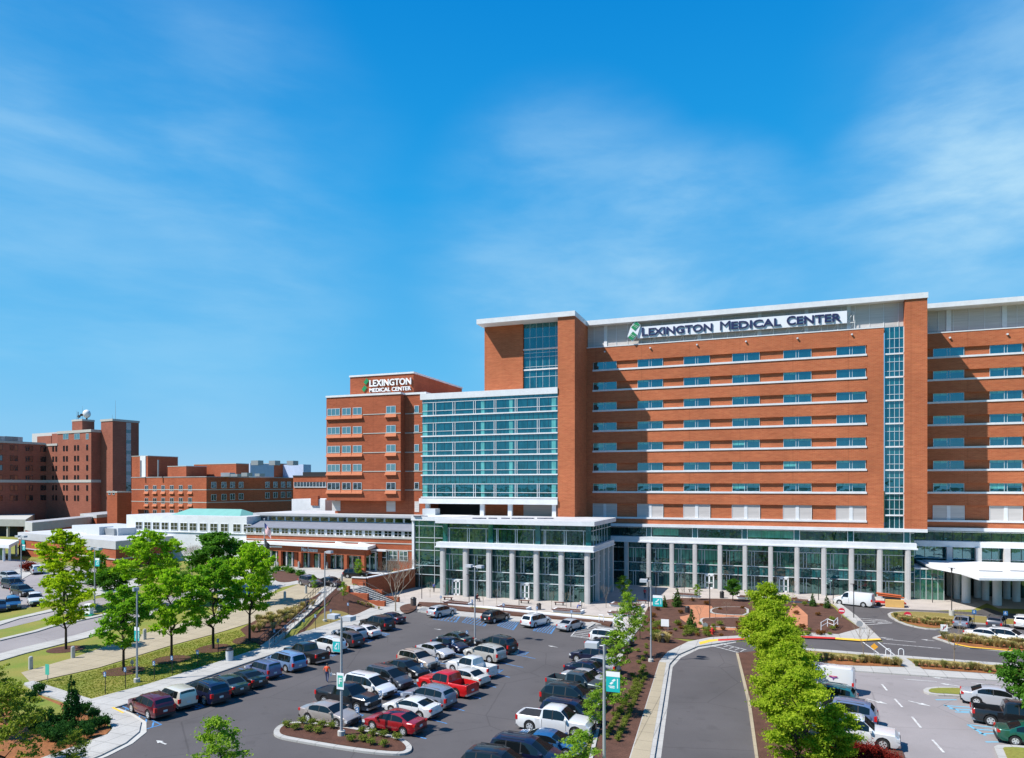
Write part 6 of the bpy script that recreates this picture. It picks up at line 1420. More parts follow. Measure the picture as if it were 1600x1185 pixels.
for i,(px,py) in enumerate(((1290,1190),(1315,1180),(1340,1181),(1365,1186),(1388,1196),(1330,1200),(1360,1206))): plant(SHB,px,py,1.0,1.5,'burgundy hedge in front of the white extended-cab pickup',i,'burgundy hedge pieces along the median',w=.8,cat='hedge')
for i,(px,py) in enumerate(((432,893),(446,893),(455,896),(470,900))): plant(SHL,px,py,1.2,1.2,'one of the clipped green mounds in front of the main entrance',i,'clipped mounds by the main entrance',cat='shrub')
for i,(px,py) in enumerate(((165,905),(180,900),(195,908),(210,899),(225,903),(240,900),(150,915),(260,905),(275,915),(290,905),(310,915),(325,905),(350,915),(300,893),(270,890))): plant(SHL,px,py,rr.uniform(1.2,2.4),1.2,'one of the green shrubs below the trees near the clinic wall',i,'green shrubs along the clinic drive',cat='shrub')
# grasses
def grasstuft(n,size,w,h,seed,mat):
    t=thing('ornamental_grass','x','grass clump'); rs=np.random.RandomState(seed); mb=MB()
    for i in range(n):
        a=rs.rand()*2*PI; r0=rs.rand()*.12; l=h*(.7+.5*rs.rand()); out=w*.5*(.3+.8*rs.rand()); b0=Vector((math.cos(a)*r0,math.sin(a)*r0,0)); m=b0+Vector((math.cos(a)*out*.5,math.sin(a)*out*.5,l*.75)); e=b0+Vector((math.cos(a)*out,math.sin(a)*out,l*.8)); s=Vector((-math.sin(a),math.cos(a),0))*size
        mb.add([tuple(b0-s),tuple(b0+s),tuple(m+s),tuple(m-s),tuple(e)],[(0,1,2,3),(3,2,4)])
    mb.build('blades',mat,t); return t
GRA=keep(grasstuft(150,.022,1.3,.95,3,LF7)); GRB=keep(grasstuft(150,.022,1.3,.95,5,leafmat('greenish grass blades',(.16,.17,.05),(.32,.30,.10),.2,1)))
def grasses(pts,group,label,h=.8,pr=None):
    for i,p in enumerate(pts): plant(pr or (GRA if i%4 else GRB),p[0],p[1],h*rr.uniform(.8,1.15),.95,label,i,group,dz=.15,cat='ornamental grass')
def along(a,b,n,j=2): return [(a[0]+(b[0]-a[0])*i/(n-1)+rr.uniform(-j,j),a[1]+(b[1]-a[1])*i/(n-1)+rr.uniform(-j*.5,j*.5)) for i in range(n)]
grasses(along((1400,968),(1485,977),14)+along((1405,972),(1480,982),12),'feathery grasses in the entrance island','one of the pale feathery grass clumps in the entrance island beside the no-entry sign')
grasses(along((1475,1001),(1600,1012),17)+along((1485,1005),(1600,1017),14),'feathery grasses beside the white sedan','one of the feathery grass clumps in the island beside the white sedan',.95)
grasses(along((1345,1037),(1405,1043),10)+along((1280,1032),(1345,1038),8),'grasses left of the crossing path','one of the straw-coloured grass clumps in the strip left of the crossing path')
grasses(along((1432,1043),(1590,1056),16),'grasses right of the crossing path','one of the straw-coloured grass clumps in the strip right of the crossing path')
grasses(along((405,975),(455,960),12,4)+along((400,988),(470,955),14,5)+along((430,985),(490,950),8,4),'grasses beside the ramp','one of the golden grass clumps on the slope beside the ramp',1.0)
grasses([(1022,1003),(1030,1005),(1037,1003),(1043,1006),(1028,1001)],'grasses by the strip walk','one of the pale grass clumps at the corner of the strip bed',1.0)
grasses(along((560,945),(590,953),7,2),'grasses on the bank','one of the low grass clumps on the mulched bank near the stairs',.5)
# bare trees
def bare(name,h,spread,seed,bark,depth=4,k=3,trunk=.8,r=.09):
    t=thing(name,'x','tree'); b=MB(); rn=random.Random(seed); tips=[]; b.tube((0,0,-.1),(0,0,trunk),r,7,r2=r*.8,cap=False)
    for s in range(4): 
        a=s*1.6+rn.random(); limbs(b,rn,(0,0,trunk),(math.cos(a)*spread,math.sin(a)*spread,1),h*.30,r*.6,depth,tips,.42,.25,k,2)
    b.build('branches',bark,t,smooth=True); return t
BT=keep(bare('bare_tree',5.5,.55,5,rough('crape myrtle bark',(.34,.27,.20),.9,.2,5),5,3,1.3,.10)); BS=keep(bare('bare_sapling',2.6,.45,6,BARKL,2,3,1.0,.03))
plant(BT,618,957,hh(618,957,884),5.5,'bare spreading multi-branched tree at the corner of the lot',0,cat='tree',w=.9)
plant(BT,300,905,5,5.5,'bare brownish tree behind the green trees by the clinic wall',1,cat='tree')
for i,(px,py,h,l) in enumerate(((672,934,2.6,'bare sapling in front of the pavilion, first from the left'),(755,948,2.4,'bare sapling left of the first bench on the plaza'),(700,940,2.8,'bare sapling in front of the leftmost pavilion door'),(776,945,2.4,'thin sapling in front of the third pavilion bay'),(862,952,2.7,'bare sapling near the second pavilion door'),(885,950,2.4,'bare sapling in front of the last pavilion bay'),(1135,965,2.2,'bare shrub-like sapling in the round mulch bed'),(1118,970,2.0,'bare sapling on the garden path edge'),(1093,972,2.2,'bare branching sapling beside the path'),(1066,935,3.0,'thin bare sapling before the lobby columns'),(1239,934,2.8,'bare sapling right of the second lobby door'),(1349,1034,3.8,'slim bare street sapling in the strip left of the crossing path'),(1491,1042,4.4,'slim bare street sapling in the strip right of the crossing path'),(1500,990,3.0,'bare sapling behind the dark silver sedan'),(947,950,3.4,'bare grey sapling in the shade of the pavilion'))):
    plant(BS,px,py,h,2.6,l,i,'bare saplings',cat='sapling',w=1.0)
for i,(px,py) in enumerate(((103,1015),(193,1049),(268,1031),(333,1014),(390,1000))):
    x,y=g(px,py); drape('mulch_ring',[(x+1.9*math.cos(a*PI/9),y+1.9*math.sin(a*PI/9)) for a in range(18)],.03,MULCH)
# grass tufts on the lawns so their surface is not smooth
def lawn(name,poly,n,h,seed,mat):
    rs=np.random.RandomState(seed); P=G(*poly); xs=[p[0] for p in P]; ys=[p[1] for p in P]; v=[];f=[]; cnt=0
    def ins(x,y):
        c=False
        for i in range(len(P)):
            a,b=P[i],P[i-1]
            if (a[1]>y)!=(b[1]>y) and x<(b[0]-a[0])*(y-a[1])/(b[1]-a[1])+a[0]: c=not c
        return c
    while cnt<n:
        x=rs.uniform(min(xs),max(xs)); y=rs.uniform(min(ys),max(ys))
        if not ins(x,y): continue
        z=T(x,y); a=rs.rand()*PI; s=.05+.06*rs.rand(); hh_=h*(.5+rs.rand()); k=len(v); v+=[(x-s*math.cos(a),y-s*math.sin(a),z),(x+s*math.cos(a),y+s*math.sin(a),z),(x+rs.normal()*.05,y+rs.normal()*.05,z+hh_)]; f.append((k,k+1,k+2)); cnt+=1
    me=bpy.data.meshes.new(name); me.from_pydata(v,[],f); me.materials.append(mat); o=bpy.data.objects.new(name,me); COL.objects.link(o); tag(o,'short mown grass of the lawn beside the parking row','grass',kind='stuff')
lawn('lawn_grass',[(58,1068),(155,1046),(265,1012),(340,992),(375,985),(405,1012),(320,1046),(230,1070),(128,1095)],14000,.05,4,leafmat('lawn blades',(.15,.20,.03),(.24,.23,.05),.3,.3))
for o in PT: rmtree(o)
# ---------------------------------------------------------------- signs, lamps, furniture, people
NAVY=plain('navy lettering',(.012,.018,.08),.5); GRN=plain('green emblem',(.0,.22,.075),.5); WL=plain('white lettering',(.80,.80,.80),.5); LB=plain('white sign face',(.72,.74,.78),.5)
# roof sign
SG=thing('rooftop_sign','long white rooftop sign with navy serif style lettering and a green double diamond emblem','sign',(-3,131,45))
xa,z0=pY(1001,528.5,129.75); xb,z1=pY(1323.5,486.5,129.75); zt0=pY(1001,510.5,129.75)[1]; zb1=pY(1323.5,505,129.75)[1]; zb=(z0+zb1)/2; zt_=(zt0+z1)/2
b=MB(SG); b.box(xa-.6,xb,129.75,130.1,zb,zt_); b.build('sign_panel',LB,SG)
yl=129.67; tx0,tx1=XY(1003,yl),XY(1314.5,yl); hL=(zt_-zb)*.66; zl=zb+(zt_-zb)*.17
wt=tx1-tx0
# words at their own widths, first letters a little taller
for word,pa,pb in (('LEXINGTON',1003,1113),('MEDICAL',1125,1220),('CENTER',1229,1314.5)):
    a,c=XY(pa,yl),XY(pb,yl); n=len(word); w1=(c-a)/(n+.15)*1.08
    put_text('letters',word[0],a,yl,zl,hL*1.14,w1*(.72 if word[0]=='L' else 1.15 if word[0]=='M' else .95),NAVY,SG,.09,.0 if word[0]=='M' else .018)
    put_text('letters',word[1:],a+w1*(.82 if word[0]=='L' else 1.28 if word[0]=='M' else 1.08),yl,zl,hL,(c-a)-w1*(.82 if word[0]=='L' else 1.28 if word[0]=='M' else 1.08),NAVY,SG,.09,.022)
def diamond(T_,cx,y,cz,w,h,mat,back=None,split=True):
    b=MB(T_); s=w*.5
    # two stacked leaning diamonds, each cut by pale slashes
    for dx,dz in ((.12,.25),(-.12,-.25)):
        c0=(cx+dx*w,cz+dz*h); P=[(c0[0]-.33*w,c0[1]-.05*h),(c0[0]+.05*w,c0[1]+.235*h),(c0[0]+.35*w,c0[1]+.05*h),(c0[0]-.03*w,c0[1]-.235*h)]
        b.add([(p[0],y,p[1]) for p in P]+[(p[0],y+.06,p[1]) for p in P],[(0,3,2,1),(4,5,6,7),(0,1,5,4),(1,2,6,5),(2,3,7,6),(3,0,4,7)])
    o=b.build('green_emblem',mat,T_)
    b=MB(T_)
    for dx,dz in ((.12,.25),(-.12,-.25)):
        for k in (-.11,.0,.11):
            c0=(cx+dx*w+k*w*1.1,cz+dz*h-k*h*.45); b.add([(c0[0]-.10*w,y-.012,c0[1]-.035*h),(c0[0]-.085*w,y-.012,c0[1]-.045*h),(c0[0]+.12*w,y-.012,c0[1]+.035*h),(c0[0]+.105*w,y-.012,c0[1]+.045*h)],[(0,1,2,3)])
    if split: b.build('emblem_slashes',WL,o)
    else: b.v=[]; 
    if back:
        b=MB(T_); P=[(cx-.50*w,cz-.26*h),(cx-.26*w,cz+.22*h),(cx+.14*w,cz+.54*h),(cx+.52*w,cz+.28*h),(cx+.28*w,cz-.22*h),(cx-.12*w,cz-.54*h)]
        b.add([(p[0],y+.07,p[1]) for p in P]+[(p[0],y+.4,p[1]) for p in P],[(5,4,3,2,1,0),(6,7,8,9,10,11)]+[(i,(i+1)%6,6+(i+1)%6,6+i) for i in range(6)]); b.build('emblem_backing',back,T_)
cx,cz=pY(990.5,518.5,129.5); diamond(SG,cx,129.4,cz+.1,2.4,3.6,GRN,LB)
b=MB(SG); n=15
for i in range(n):
    x=xa+(xb+1.2-xa)*i/(n-1); b.tube((x,130.2,zt+.1),(x,130.2,zb+.5),.05,4); b.tube((x,130.2,zb+.3),(x-.9,130.8,zt+.0),.05,4)
b.tube((xa,130.2,zb+.1),(xb+1.3,130.2,zb+.1),.07,4); b.tube((xb,130.2,zt_-.2),(xb+1.1,130.2,zt_-.2),.07,4); b.tube((xb+1.1,130.2,zb+.3),(xb+1.1,130.2,zt_-.2),.09,4); b.tube((xb+.1,130.2,zb+.3),(xb+1.1,130.2,zt_-.2),.06,4)
b.build('steel_frame',plain('white steel',(.6,.6,.6),.5),SG)
# office block sign
OS=thing('wall_sign','white two line wall sign with green diamonds on the penthouse of the brick offices','sign',(-72,124.4,39))
yb=124.3
put_text('letters','LEXINGTON',XY(577.5,yb),yb,pY(610,602.8,yb)[1],1.36,XY(642.5,yb)-XY(577.5,yb),WL,OS,.14,.02)
put_text('letters','MEDICAL CENTER',XY(577.5,yb),yb,pY(610,611.6,yb)[1],.80,XY(642.5,yb)-XY(577.5,yb),WL,OS,.14,.015)
cx,cz=pY(570.5,602,yb); diamond(OS,cx,yb,cz,1.9,2.9,GRN,None,False)
# parking lot lamps
TEALB=plain('teal banner cloth',(.0,.40,.40),.75); LW=plain('lamp head grey',(.42,.44,.47),.5); POLE=plain('pole grey',(.40,.41,.43),.4,.3)
def banner(T_,x0,x1,y,z0,z1):
    b=MB(T_); b.box(x0,x1,y-.01,y+.01,z0,z1); o=b.build('banner',TEALB,T_)
    b=MB(T_); b.box(x0,x1,y-.013,y-.011,z1-(z1-z0)*.26,z1); b.build('banner_head',WL,o)
    w=x1-x0; b=MB(T_); h=z1-z0
    for dx,dz in ((.10,.07),(-.06,-.07)):
        cx=(x0+x1)/2-.06*w+dx*w; cz=z0+h*.50+dz*h; b.add([(cx-.14*w,y-.014,cz-.02*h),(cx+.05*w,y-.014,cz+.075*h),(cx+.17*w,y-.014,cz+.02*h),(cx-.02*w,y-.014,cz-.075*h)],[(0,3,2,1)])
    b.box(x0+w*.8,x0+w*.86,y-.014,y-.012,z0+h*.2,z0+h*.66)
    b.box(x0+w*.18,x0+w*.62,y-.014,y-.012,z0+h*.26,z0+h*.30); b.box(x0+w*.26,x0+w*.62,y-.014,y-.012,z0+h*.19,z0+h*.23)
    b.build('banner_emblem',WL,o)
    b=MB(T_); s=-1 if x1<T_.location.x else 1
    for z in (z0,z1): b.tube((T_.location.x,y,z),(x0 if s<0 else x1,y,z),.02,5)
    b.build('banner_arms',BLK,T_)
def lamp(x,y,h,label,heads=(-1,1),ban=None,r=.11,z=None,ang=0.,grp='tall parking lamps with box heads'):
    z=T(x,y) if z is None else z; t=thing('parking_lamp',label,'street lamp',(x,y,z),group=grp)
    b=MB(t); b.tube((x,y,z),(x,y,z+h),r,10,r2=r*.7); b.build('pole',POLE,t,smooth=True,sharp=40)
    b=MB(t); b.tube((x,y,z),(x,y,z+.35),.28,12); b.build('base',CON,t)
    for s in heads:
        dx,dy=math.cos(ang)*s,math.sin(ang)*s; b=MB(t); b.tube((x,y,z+h-.08),(x+dx*.5,y+dy*.5,z+h-.08),.045,6); b.build('arm',POLE,t)
        b=MB(t); p=Vector((x+dx*.75,y+dy*.75)); q=strip((p.x-dx*.38,p.y-dy*.38),(p.x+dx*.38,p.y+dy*.38),.62); b.prism(q,z+h-.22,z+h+.1); hd=b.build('lamp_head',LW,t)
        b=MB(t); q=strip((p.x-dx*.3,p.y-dy*.3),(p.x+dx*.3,p.y+dy*.3),.5); b.prism(q,z+h-.24,z+h-.222); b.build('lens',HLT,hd)
    if ban: banner(t,x+ban[0],x+ban[1],y,z+ban[2],z+ban[3])
    return t
x,y=g(533.5,1153); l=lamp(x,y,8.75,'grey double-headed lamp with F sign and teal banner, standing in the long planted island',ban=(-.75,-.12,6.1,7.15),ang=-.15,z=.17)
b=MB(l); b.box(x-.30,x+.30,y-.16,y-.14,3.6,4.8); s=b.build('section_sign',WL,l)
b=MB(l); b.box(x-.22,x+.22,y-.165,y-.161,3.78,4.62); b.build('sign_panel',plain('sign green',(.05,.40,.30),.6),s)
put_text('letter','F',x-.12,y-.17,3.98,.46,.26,WL,l,.003,.02)
x,y=g(742,1005); lamp(x,y,8.95,'grey double-headed lamp in the small mulched island',r=.10,ang=-.2,z=.16)
x,y=gz(944,1242); lamp(x,y,9.0,'nearest grey lamp with a single box head and teal banner at the right row',heads=(-1,),ban=(.12,.95,6.2,7.45),r=.11)
x,y=g(1017,1035); lamp(x,y,8.6,'grey lamp in the strip bed beside the curving road, with teal banner',heads=(-1,),ban=(.2,1.2,5.9,7.1),r=.09)
x,y=g(507.5,972); lamp(x,y,hh(507.5,972,862),'grey lamp on the grassy bank between the ramp and the lot',heads=(1,),r=.09)
x,y=g(214,1066); lamp(x,y,hh(214,1066,920),'grey lamp on the lawn with a narrow blue banner, behind the maroon crossover',heads=(-.2,),ban=(-.32,.30,hh(214,1066,1002),hh(214,1066,980)),r=.10)
x,y=g(148,958); lamp(x,y,hh(148,958,857),'grey double-headed lamp by the left road with teal banner',ban=(.1,.9,hh(148,958,885),hh(148,958,872)),r=.09)
x,y=g(33,917); lamp(x,y,hh(33,917,838),'grey double-headed lamp in the side lot before the clinic banner',ban=(.3,1.0,hh(33,917,860),hh(33,917,851)),r=.09)
# slim dark plaza lamps
def plamp(px,pb,pt,label,base=0,grp='slim dark lamps around the plaza'):
    x,y=g(px,pb); h=hh(px,pb,pt); t=thing('plaza_lamp',label,'street lamp',(x,y,T(x,y)),group=grp); b=MB(t); z=T(x,y); b.tube((x,y,z),(x,y,z+h),.06,7); b.build('pole',BLK,t)
    b=MB(t); b.tube((x-.45,y,z+h),(x+.45,y,z+h),.05,5); b.tube((x,y,z+h-.35),(x,y,z+h+.05),.13,8); b.build('lamp_head',BLK,t)
    if base: b=MB(t); b.tube((x,y,z),(x,y,z+.9),.35,12); b.build('base',CON,t)
for a in ((1109,967,913,'slim dark lamp at the brick path of the garden'),(1013,955,903,'slim dark lamp near the shaded seats, left of the teal banner'),(1487,964,888,'dark lamp on a round concrete base at the end of the entrance island'),(1457,942,898,'slim dark lamp beside the glass vestibule'),(1334,967,913,'slim dark lamp behind the no-entry sign at the cargo van'),(1302,944,905,'slim dark lamp at the nose of the cargo van'),(1361,941,902,'slim dark lamp at the tail of the cargo van'),(1279,938,903,'slim dark lamp between the lobby columns'),(1212,930,886,'slim dark double lamp in front of the lobby'),(1069,926,884,'slim dark lamp in front of the left lobby bays'),(1153,927,886,'slim dark lamp in front of the middle lobby bays'),(892,949,901,'slim dark lamp in front of the right pavilion bay'),(811,946,899,'slim dark lamp in front of the pavilion door'),(733,941,898,'slim dark lamp in front of the left pavilion bays'),(659,936,889,'slim lamp before the glass connector'),(1025,938,895,'slim dark lamp on the plaza edge in the shade')):
    plamp(a[0],a[1],a[2],a[3],1 if a[0]==1487 else 0)
# small signs on posts
SB=plain('sign blue',(.03,.13,.30),.6); SR=plain('sign red',(.55,.02,.05),.6); SY=plain('sign amber',(.75,.35,.03),.6)
def postsign(px,pb,pt,label,kind='hc',w=.30,h=.42,grp=None,z=None):
    x,y=g(px,pb); H_=hh(px,pb,pt); t=thing('post_sign',label,'sign',(x,y,T(x,y)),group=grp); z=T(x,y); b=MB(t); b.tube((x,y,z),(x,y,z+H_),.035,6); b.build('post',BLK if kind in('hc',) else GREY,t)
    mats={'hc':SB,'noentry':SR,'white':WL,'green':plain('sign green',(.05,.40,.30),.6),'stopback':GREY,'amber':SY,'turn':WL}[kind]
    b=MB(t)
    if kind in('noentry','stopback'): b.tube((x,y-.06,z+H_-w/2),(x,y-.04,z+H_-w/2),w/2,24 if kind=='noentry' else 8)
    elif kind=='amber': c=z+H_-w/2; b.add([(x-w/2,y-.06,c),(x,y-.06,c-w/2),(x+w/2,y-.06,c),(x,y-.06,c+w/2)],[(0,1,2,3)])
    else: b.box(x-w/2,x+w/2,y-.06,y-.04,z+H_-h,z+H_)
    s=b.build('sign_plate',mats,t)
    if kind=='noentry':
        b=MB(t); b.box(x-w*.38,x+w*.38,y-.07,y-.062,z+H_-w/2-w*.08,z+H_-w/2+w*.08); b.build('white_bar',WL,s)
    if kind=='turn':
        b=MB(t); c=z+H_-h/2; b.box(x-w*.18,x-w*.08,y-.068,y-.062,c-h*.3,c+h*.1); b.box(x-w*.18,x+w*.12,y-.068,y-.062,c+h*.1,c+h*.2); b.add([(x+w*.1,y-.066,c+h*.02),(x+w*.34,y-.066,c+h*.15),(x+w*.1,y-.066,c+h*.3)],[(0,1,2)]); b.build('turn_arrow',BLK,s)
        b=MB(t); b.add([(x-w*.3,y-.07,c-h*.36),(x-w*.24,y-.07,c-h*.4),(x+w*.34,y-.07,c+h*.36),(x+w*.28,y-.07,c+h*.4)],[(0,1,2,3)]); b.build('red_slash',SR,s)
    if kind=='hc':   # wheelchair mark
        b=MB(t); c=z+H_-h*.42; b.tube((x-.01,y-.067,c+h*.2),(x-.01,y-.061,c+h*.2),.04,8); b.box(x-.03,x+.01,y-.067,y-.061,c-.05,c+h*.14); b.box(x-.03,x+.09,y-.067,y-.061,c-.07,c-.04); b.box(x+.06,x+.09,y-.067,y-.061,c-.16,c-.05)
        for k in range(10):
            a0,a1=PI*.5+k*PI*1.5/10,PI*.5+(k+1)*PI*1.5/10; b.tube((x-.02+.09*math.cos(a0),y-.065,c-.08+.09*math.sin(a0)),(x-.02+.09*math.cos(a1),y-.065,c-.08+.09*math.sin(a1)),.014,4)
        b.build('wheelchair_symbol',WL,s)
    return t
gl='blue disabled parking signs along the left sidewalk'
for px,pb,pt,l in ((164.5,1085,1050,'blue parking sign nearest the maroon crossover'),(196,1076,1043,'blue parking sign left of the grey lamp post on the lawn'),(241,1062,1033,'blue parking sign in the tree shade right of the lamp post'),(269,1056,1025,'blue parking sign in front of the third tree'),(309,1041,1016,'blue parking sign left of the litter bin'),(341,1024,998,'blue parking sign beside a tree near the walkway'),(429,1008,983,'blue parking sign against the ramp railing'),(446,1001,977,'blue parking sign on the ramp edge'),(475,989,967,'blue parking sign at the left tip of the grass bank'),(493,985,960,'blue parking sign on the grass bank left of the lamp'),(517,974,952,'blue parking sign on the grass bank right of the lamp'),(544,965,942,'blue parking sign on the mulched bank')): postsign(px,pb,pt,l,'hc',grp=gl)
ge='blue disabled parking signs between the middle rows'
for px,py,l in ((594.5,1105,'blue parking sign between the black pickup and the white coupe'),(559,1131,'blue parking sign at the nose of the beige-silver sedan'),(659.5,1058,'blue parking sign before the tan off-roader'),(683,1049,'blue parking sign near the nose of the silver sedan'),(708,1022,'blue parking sign before the navy sedan'),(730,1007,'blue parking sign beside the small mulched island')): postsign(px,py,py-(26 if py>1100 else 22),l,'hc',grp=ge)
gf='blue disabled parking signs at the planter'
for px,py,l in ((689,949,'blue parking sign in the planter right of the silver crossover'),(738,955,'blue parking sign in the planter behind the lamp post'),(787,961,'blue parking sign in the planter behind the black crossover'),(839,966,'blue parking sign in the planter behind the white minivan'),(893,972,'blue parking sign in the planter behind the silver sedan')): postsign(px,py,py-18,l,'hc',grp=gf)
postsign(1522,979,953,'blue parking sign behind the dark silver sedan','hc',w=.5,h=.55); postsign(1571,982,955,'blue parking sign behind the dark crossover at the upper right','hc',w=.5,h=.55)
postsign(1315,966,950,'round red no-entry sign at the garden corner near the cargo van','noentry',w=.85); postsign(1418,970,956,'round red no-entry sign in the entrance island','noentry',w=.95)
postsign(1475,1000,976,'white no-turn sign at the tip of the grass island','turn',w=.75,h=.8); postsign(1343,984,970,'grey back of a stop sign beside the corner walk','stopback',w=.8)
postsign(1366,1027,1005,'amber warning sign by the crossing','amber',w=.75); postsign(1102,987,973,'grey back of a sign at the brick path','stopback',w=.7)
postsign(74.5,1064,1038,'pale green sign on a post at the walkway corner','green',w=.5,h=1.0); postsign(207,1044,1031,'blue-grey back of a sign behind the lawn lamp','stopback',w=.5)
postsign(64,944,928,'dark signboard on a post beside the side lot','stopback',w=.5); postsign(97,1134,1126,'small white sign in the pine straw bed','white',w=.32,h=.75)
t=thing('garden_panel','small white information panel in the garden bed','sign',(*g(1039,985),0)); x,y,_=t.location
b=MB(t); b.box(x-.5,x+.5,y-.03,y+.03,.5,1.4); b.build('panel',WL,t); b=MB(t); b.box(x-.42,x-.36,y-.03,y+.03,0,.5); b.box(x+.36,x+.42,y-.03,y+.03,0,.5); b.build('posts',GREY,t)
t=thing('utility_cabinet','white utility cabinet with green base by the left road','cabinet',(*g(139,962),T(*g(139,962)))); x,y,z=t.location
b=MB(t); b.box(x-.5,x+.5,y-.3,y+.3,z+.25,z+1.6); b.build('cabinet',WL,t); b=MB(t); b.box(x-.6,x+1.0,y-.4,y+.2,z,z+.24); b.build('green_base',plain('utility green',(.0,.25,.12),.6),t)
t=thing('fire_hydrant','red fire hydrant in the garden bed near the curved kerb','hydrant',(*g(1113,992),.06)); x,y,z=t.location
b=MB(t); b.tube((x,y,z),(x,y,z+.6),.16,10); b.tube((x,y,z),(x,y,z+.08),.26,10); b.build('barrel',REDP,t); b=MB(t); b.ball((x,y,z+.62),.18,10,6); b.build('bonnet',REDP,t); b=MB(t); b.tube((x-.3,y,z+.42),(x+.3,y,z+.42),.09,8); b.tube((x,y-.28,z+.36),(x,y,z+.36),.11,8); b.build('outlets',REDP,t)
# concrete bollard lights
def bollard(px,py,label,h=1.2,r=.2,grp='round concrete bollards on the walkway'):
    x,y=g(px,py); z=T(x,y); t=thing('bollard',label,'bollard',(x,y,z),group=grp); b=MB(t); b.tube((x,y,z),(x,y,z+h),r,14); b.build('post',CON,t,smooth=True,sharp=40); b=MB(t); b.tube((x,y,z+h),(x,y,z+h+.1),r*.72,14); b.build('cap',LW,t)
for px,py,l in ((48,1046,'concrete bollard at the left end of the walkway'),(114,1029,'concrete bollard right of the golden green tree'),(226,1000,'concrete bollard behind the mid-green tree'),(445,938,'concrete bollard beside the forecourt walk'),(478,928,'concrete bollard at the start of the forecourt paving'),(534,909,'concrete bollard in front of the black crossover'),(560,902,'concrete bollard at the right end of the forecourt'),(430,888,'concrete bollard left of the first canopy column'),(434,889,'concrete bollard under the left end of the canopy'),(467,888,'concrete bollard before the canopy middle'),(511,889,'concrete bollard under the middle of the canopy'),(552,891,'concrete bollard right of the canopy middle')): bollard(px,py,l)
bollard(418,888,'concrete bollard under the flagpole end of the canopy')
# litter bins
def bin_(px,py,label,mat=BLK,h=1.0,r=.3,z=None):
    x,y=g(px,py); z=T(x,y) if z is None else z; t=thing('litter_bin',label,'bin',(x,y,z)); b=MB(t); b.tube((x,y,z),(x,y,z+h*.8),r,14); b.build('drum',mat,t,smooth=True,sharp=40); b=MB(t); b.tube((x,y,z+h*.8),(x,y,z+h*.86),r*1.08,14); b.tube((x,y,z+h*.86),(x,y,z+h),r*.9,14,r2=r*.6); b.build('lid',BLK,t)
bin_(358.5,1034,'pale grey litter bin beside the sidewalk near the trees',LGREY,1.5,.38); bin_(646,948,'dark litter bin at the corner of the plaza planter',plain('dark bin',(.08,.06,.055),.6),1.3,.45,.14); bin_(1036,1005,'dark litter bin beside the pale grasses',BLK,1.1,.35); bin_(1074,958,'dark bin by the garden path',BLK,1.0,.35); bin_(1128,935,'tall dark bin before the lobby columns',BLK,1.2,.35); bin_(842,953,'dark litter bin on the plaza before the pavilion',plain('dark bin',(.08,.06,.055),.6),1.0,.35)
# plaza planters and benches
WOODB=rough('bench wood',(.10,.03,.02),.7,.1,3)
def planter(px,py,w,d,label,ang=-.1):
    x,y=g(px,py); t=thing('plaza_planter',label,'planter',(x,y,.02),ang,'square planters with wooden bench edges'); b=MB(); b.box(-w/2,w/2,-d/2,d/2,0,.42); b.build('kerb',WHT,t); b=MB(); b.box(-w/2+.35,w/2-.35,-d/2+.3,d/2-.3,.42,.47); b.build('soil',MULR,t); b=MB(); b.box(-w/2,w/2,-d/2-.25,-d/2-.005,.36,.46); b.build('bench_edge',WOODB,t)
for a in ((716,945,4.5,1.6,'planter with bench edge left of the lamp post'),(803,952,5,1.8,'planter with bench edge behind the black crossover'),(888,957,4.5,1.6,'planter with bench edge in front of the last pavilion bay'),(980,948,5.0,1.8,'planter in the sunlit corner beside the pavilion shadow'),(975,962,4.5,1.2,'low planter above the stair rails'),(1073,932,4.2,1.2,'planter with bench in front of the left lobby columns'),(1172,936,4,1.3,'planter in front of the middle lobby columns'),(1240,941,5,1.5,'planter near the second lobby door')): planter(*a)
def table(px,py,label):
    x,y=g(px,py); t=thing('bench',label,'bench',(x,y,.02),group='small dark benches on the plaza'); b=MB(t); b.box(x-.8,x+.8,y-.25,y+.25,.42,.48); b.build('seat',WOODB,t)
    for s in (-.6,.6): b=MB(t); b.box(x+s-.04,x+s+.04,y-.2,y+.2,.02,.42); b.build('leg',BLK,t)
table(700,938,'small dark bench before the leftmost pavilion door'); table(820,943,'small dark bench by the second pavilion door'); table(874,946,'small dark bench near the seated person in white'); table(1083,926,'small dark bench before the lobby glass'); table(1003,943,'dark bench in the pavilion shadow')
# hand rails
def rail(pts,label,h=1.0,mat=None,z=.15,name='handrail'):
    P=[g(*p) for p in pts]; t=thing(name,label,'railing',(*P[0],z)); 
    for (xa_,ya_),(xb_,yb_) in zip(P,P[1:]):
        b=MB(t); b.tube((xa_,ya_,z+h),(xb_,yb_,z+h),.045,6); b.tube((xa_,ya_,z+h*.5),(xb_,yb_,z+h*.5),.035,6); b.build('rail',mat or WHT,t)
    for (x,y) in P: b=MB(t); b.tube((x,y,z),(x,y,z+h),.045,6); b.build('post',mat or WHT,t)
rail(((958,981),(972,986),(976,989)),'white stair rail beside the white wagon'); rail(((963,975),(978,981)),'white stair rail above the first one'); rail(((1283,987),(1293,981),(1303,985),(1309,979)),'pair of white rails on the garden stairs near the red kerb'); rail(((936,974),(943,975)),'single white hoop rail at the plaza step')
t=thing('plaza_steps','short flight of pale steps with white rails between the lot and the plaza','stairs',(*g(972,986),0)); a0=Vector(g(955,990)); a1=Vector(g(978,996)); u=(Vector(g(985,965))-Vector(g(970,985))).normalized()
b=MB(t)
for i in range(4): p0=a0+u*.45*i; p1=a1+u*.45*i; b.prism([tuple(p0),tuple(p1),tuple(p1+u*.45),tuple(p0+u*.45)],0,.12*(i+1))
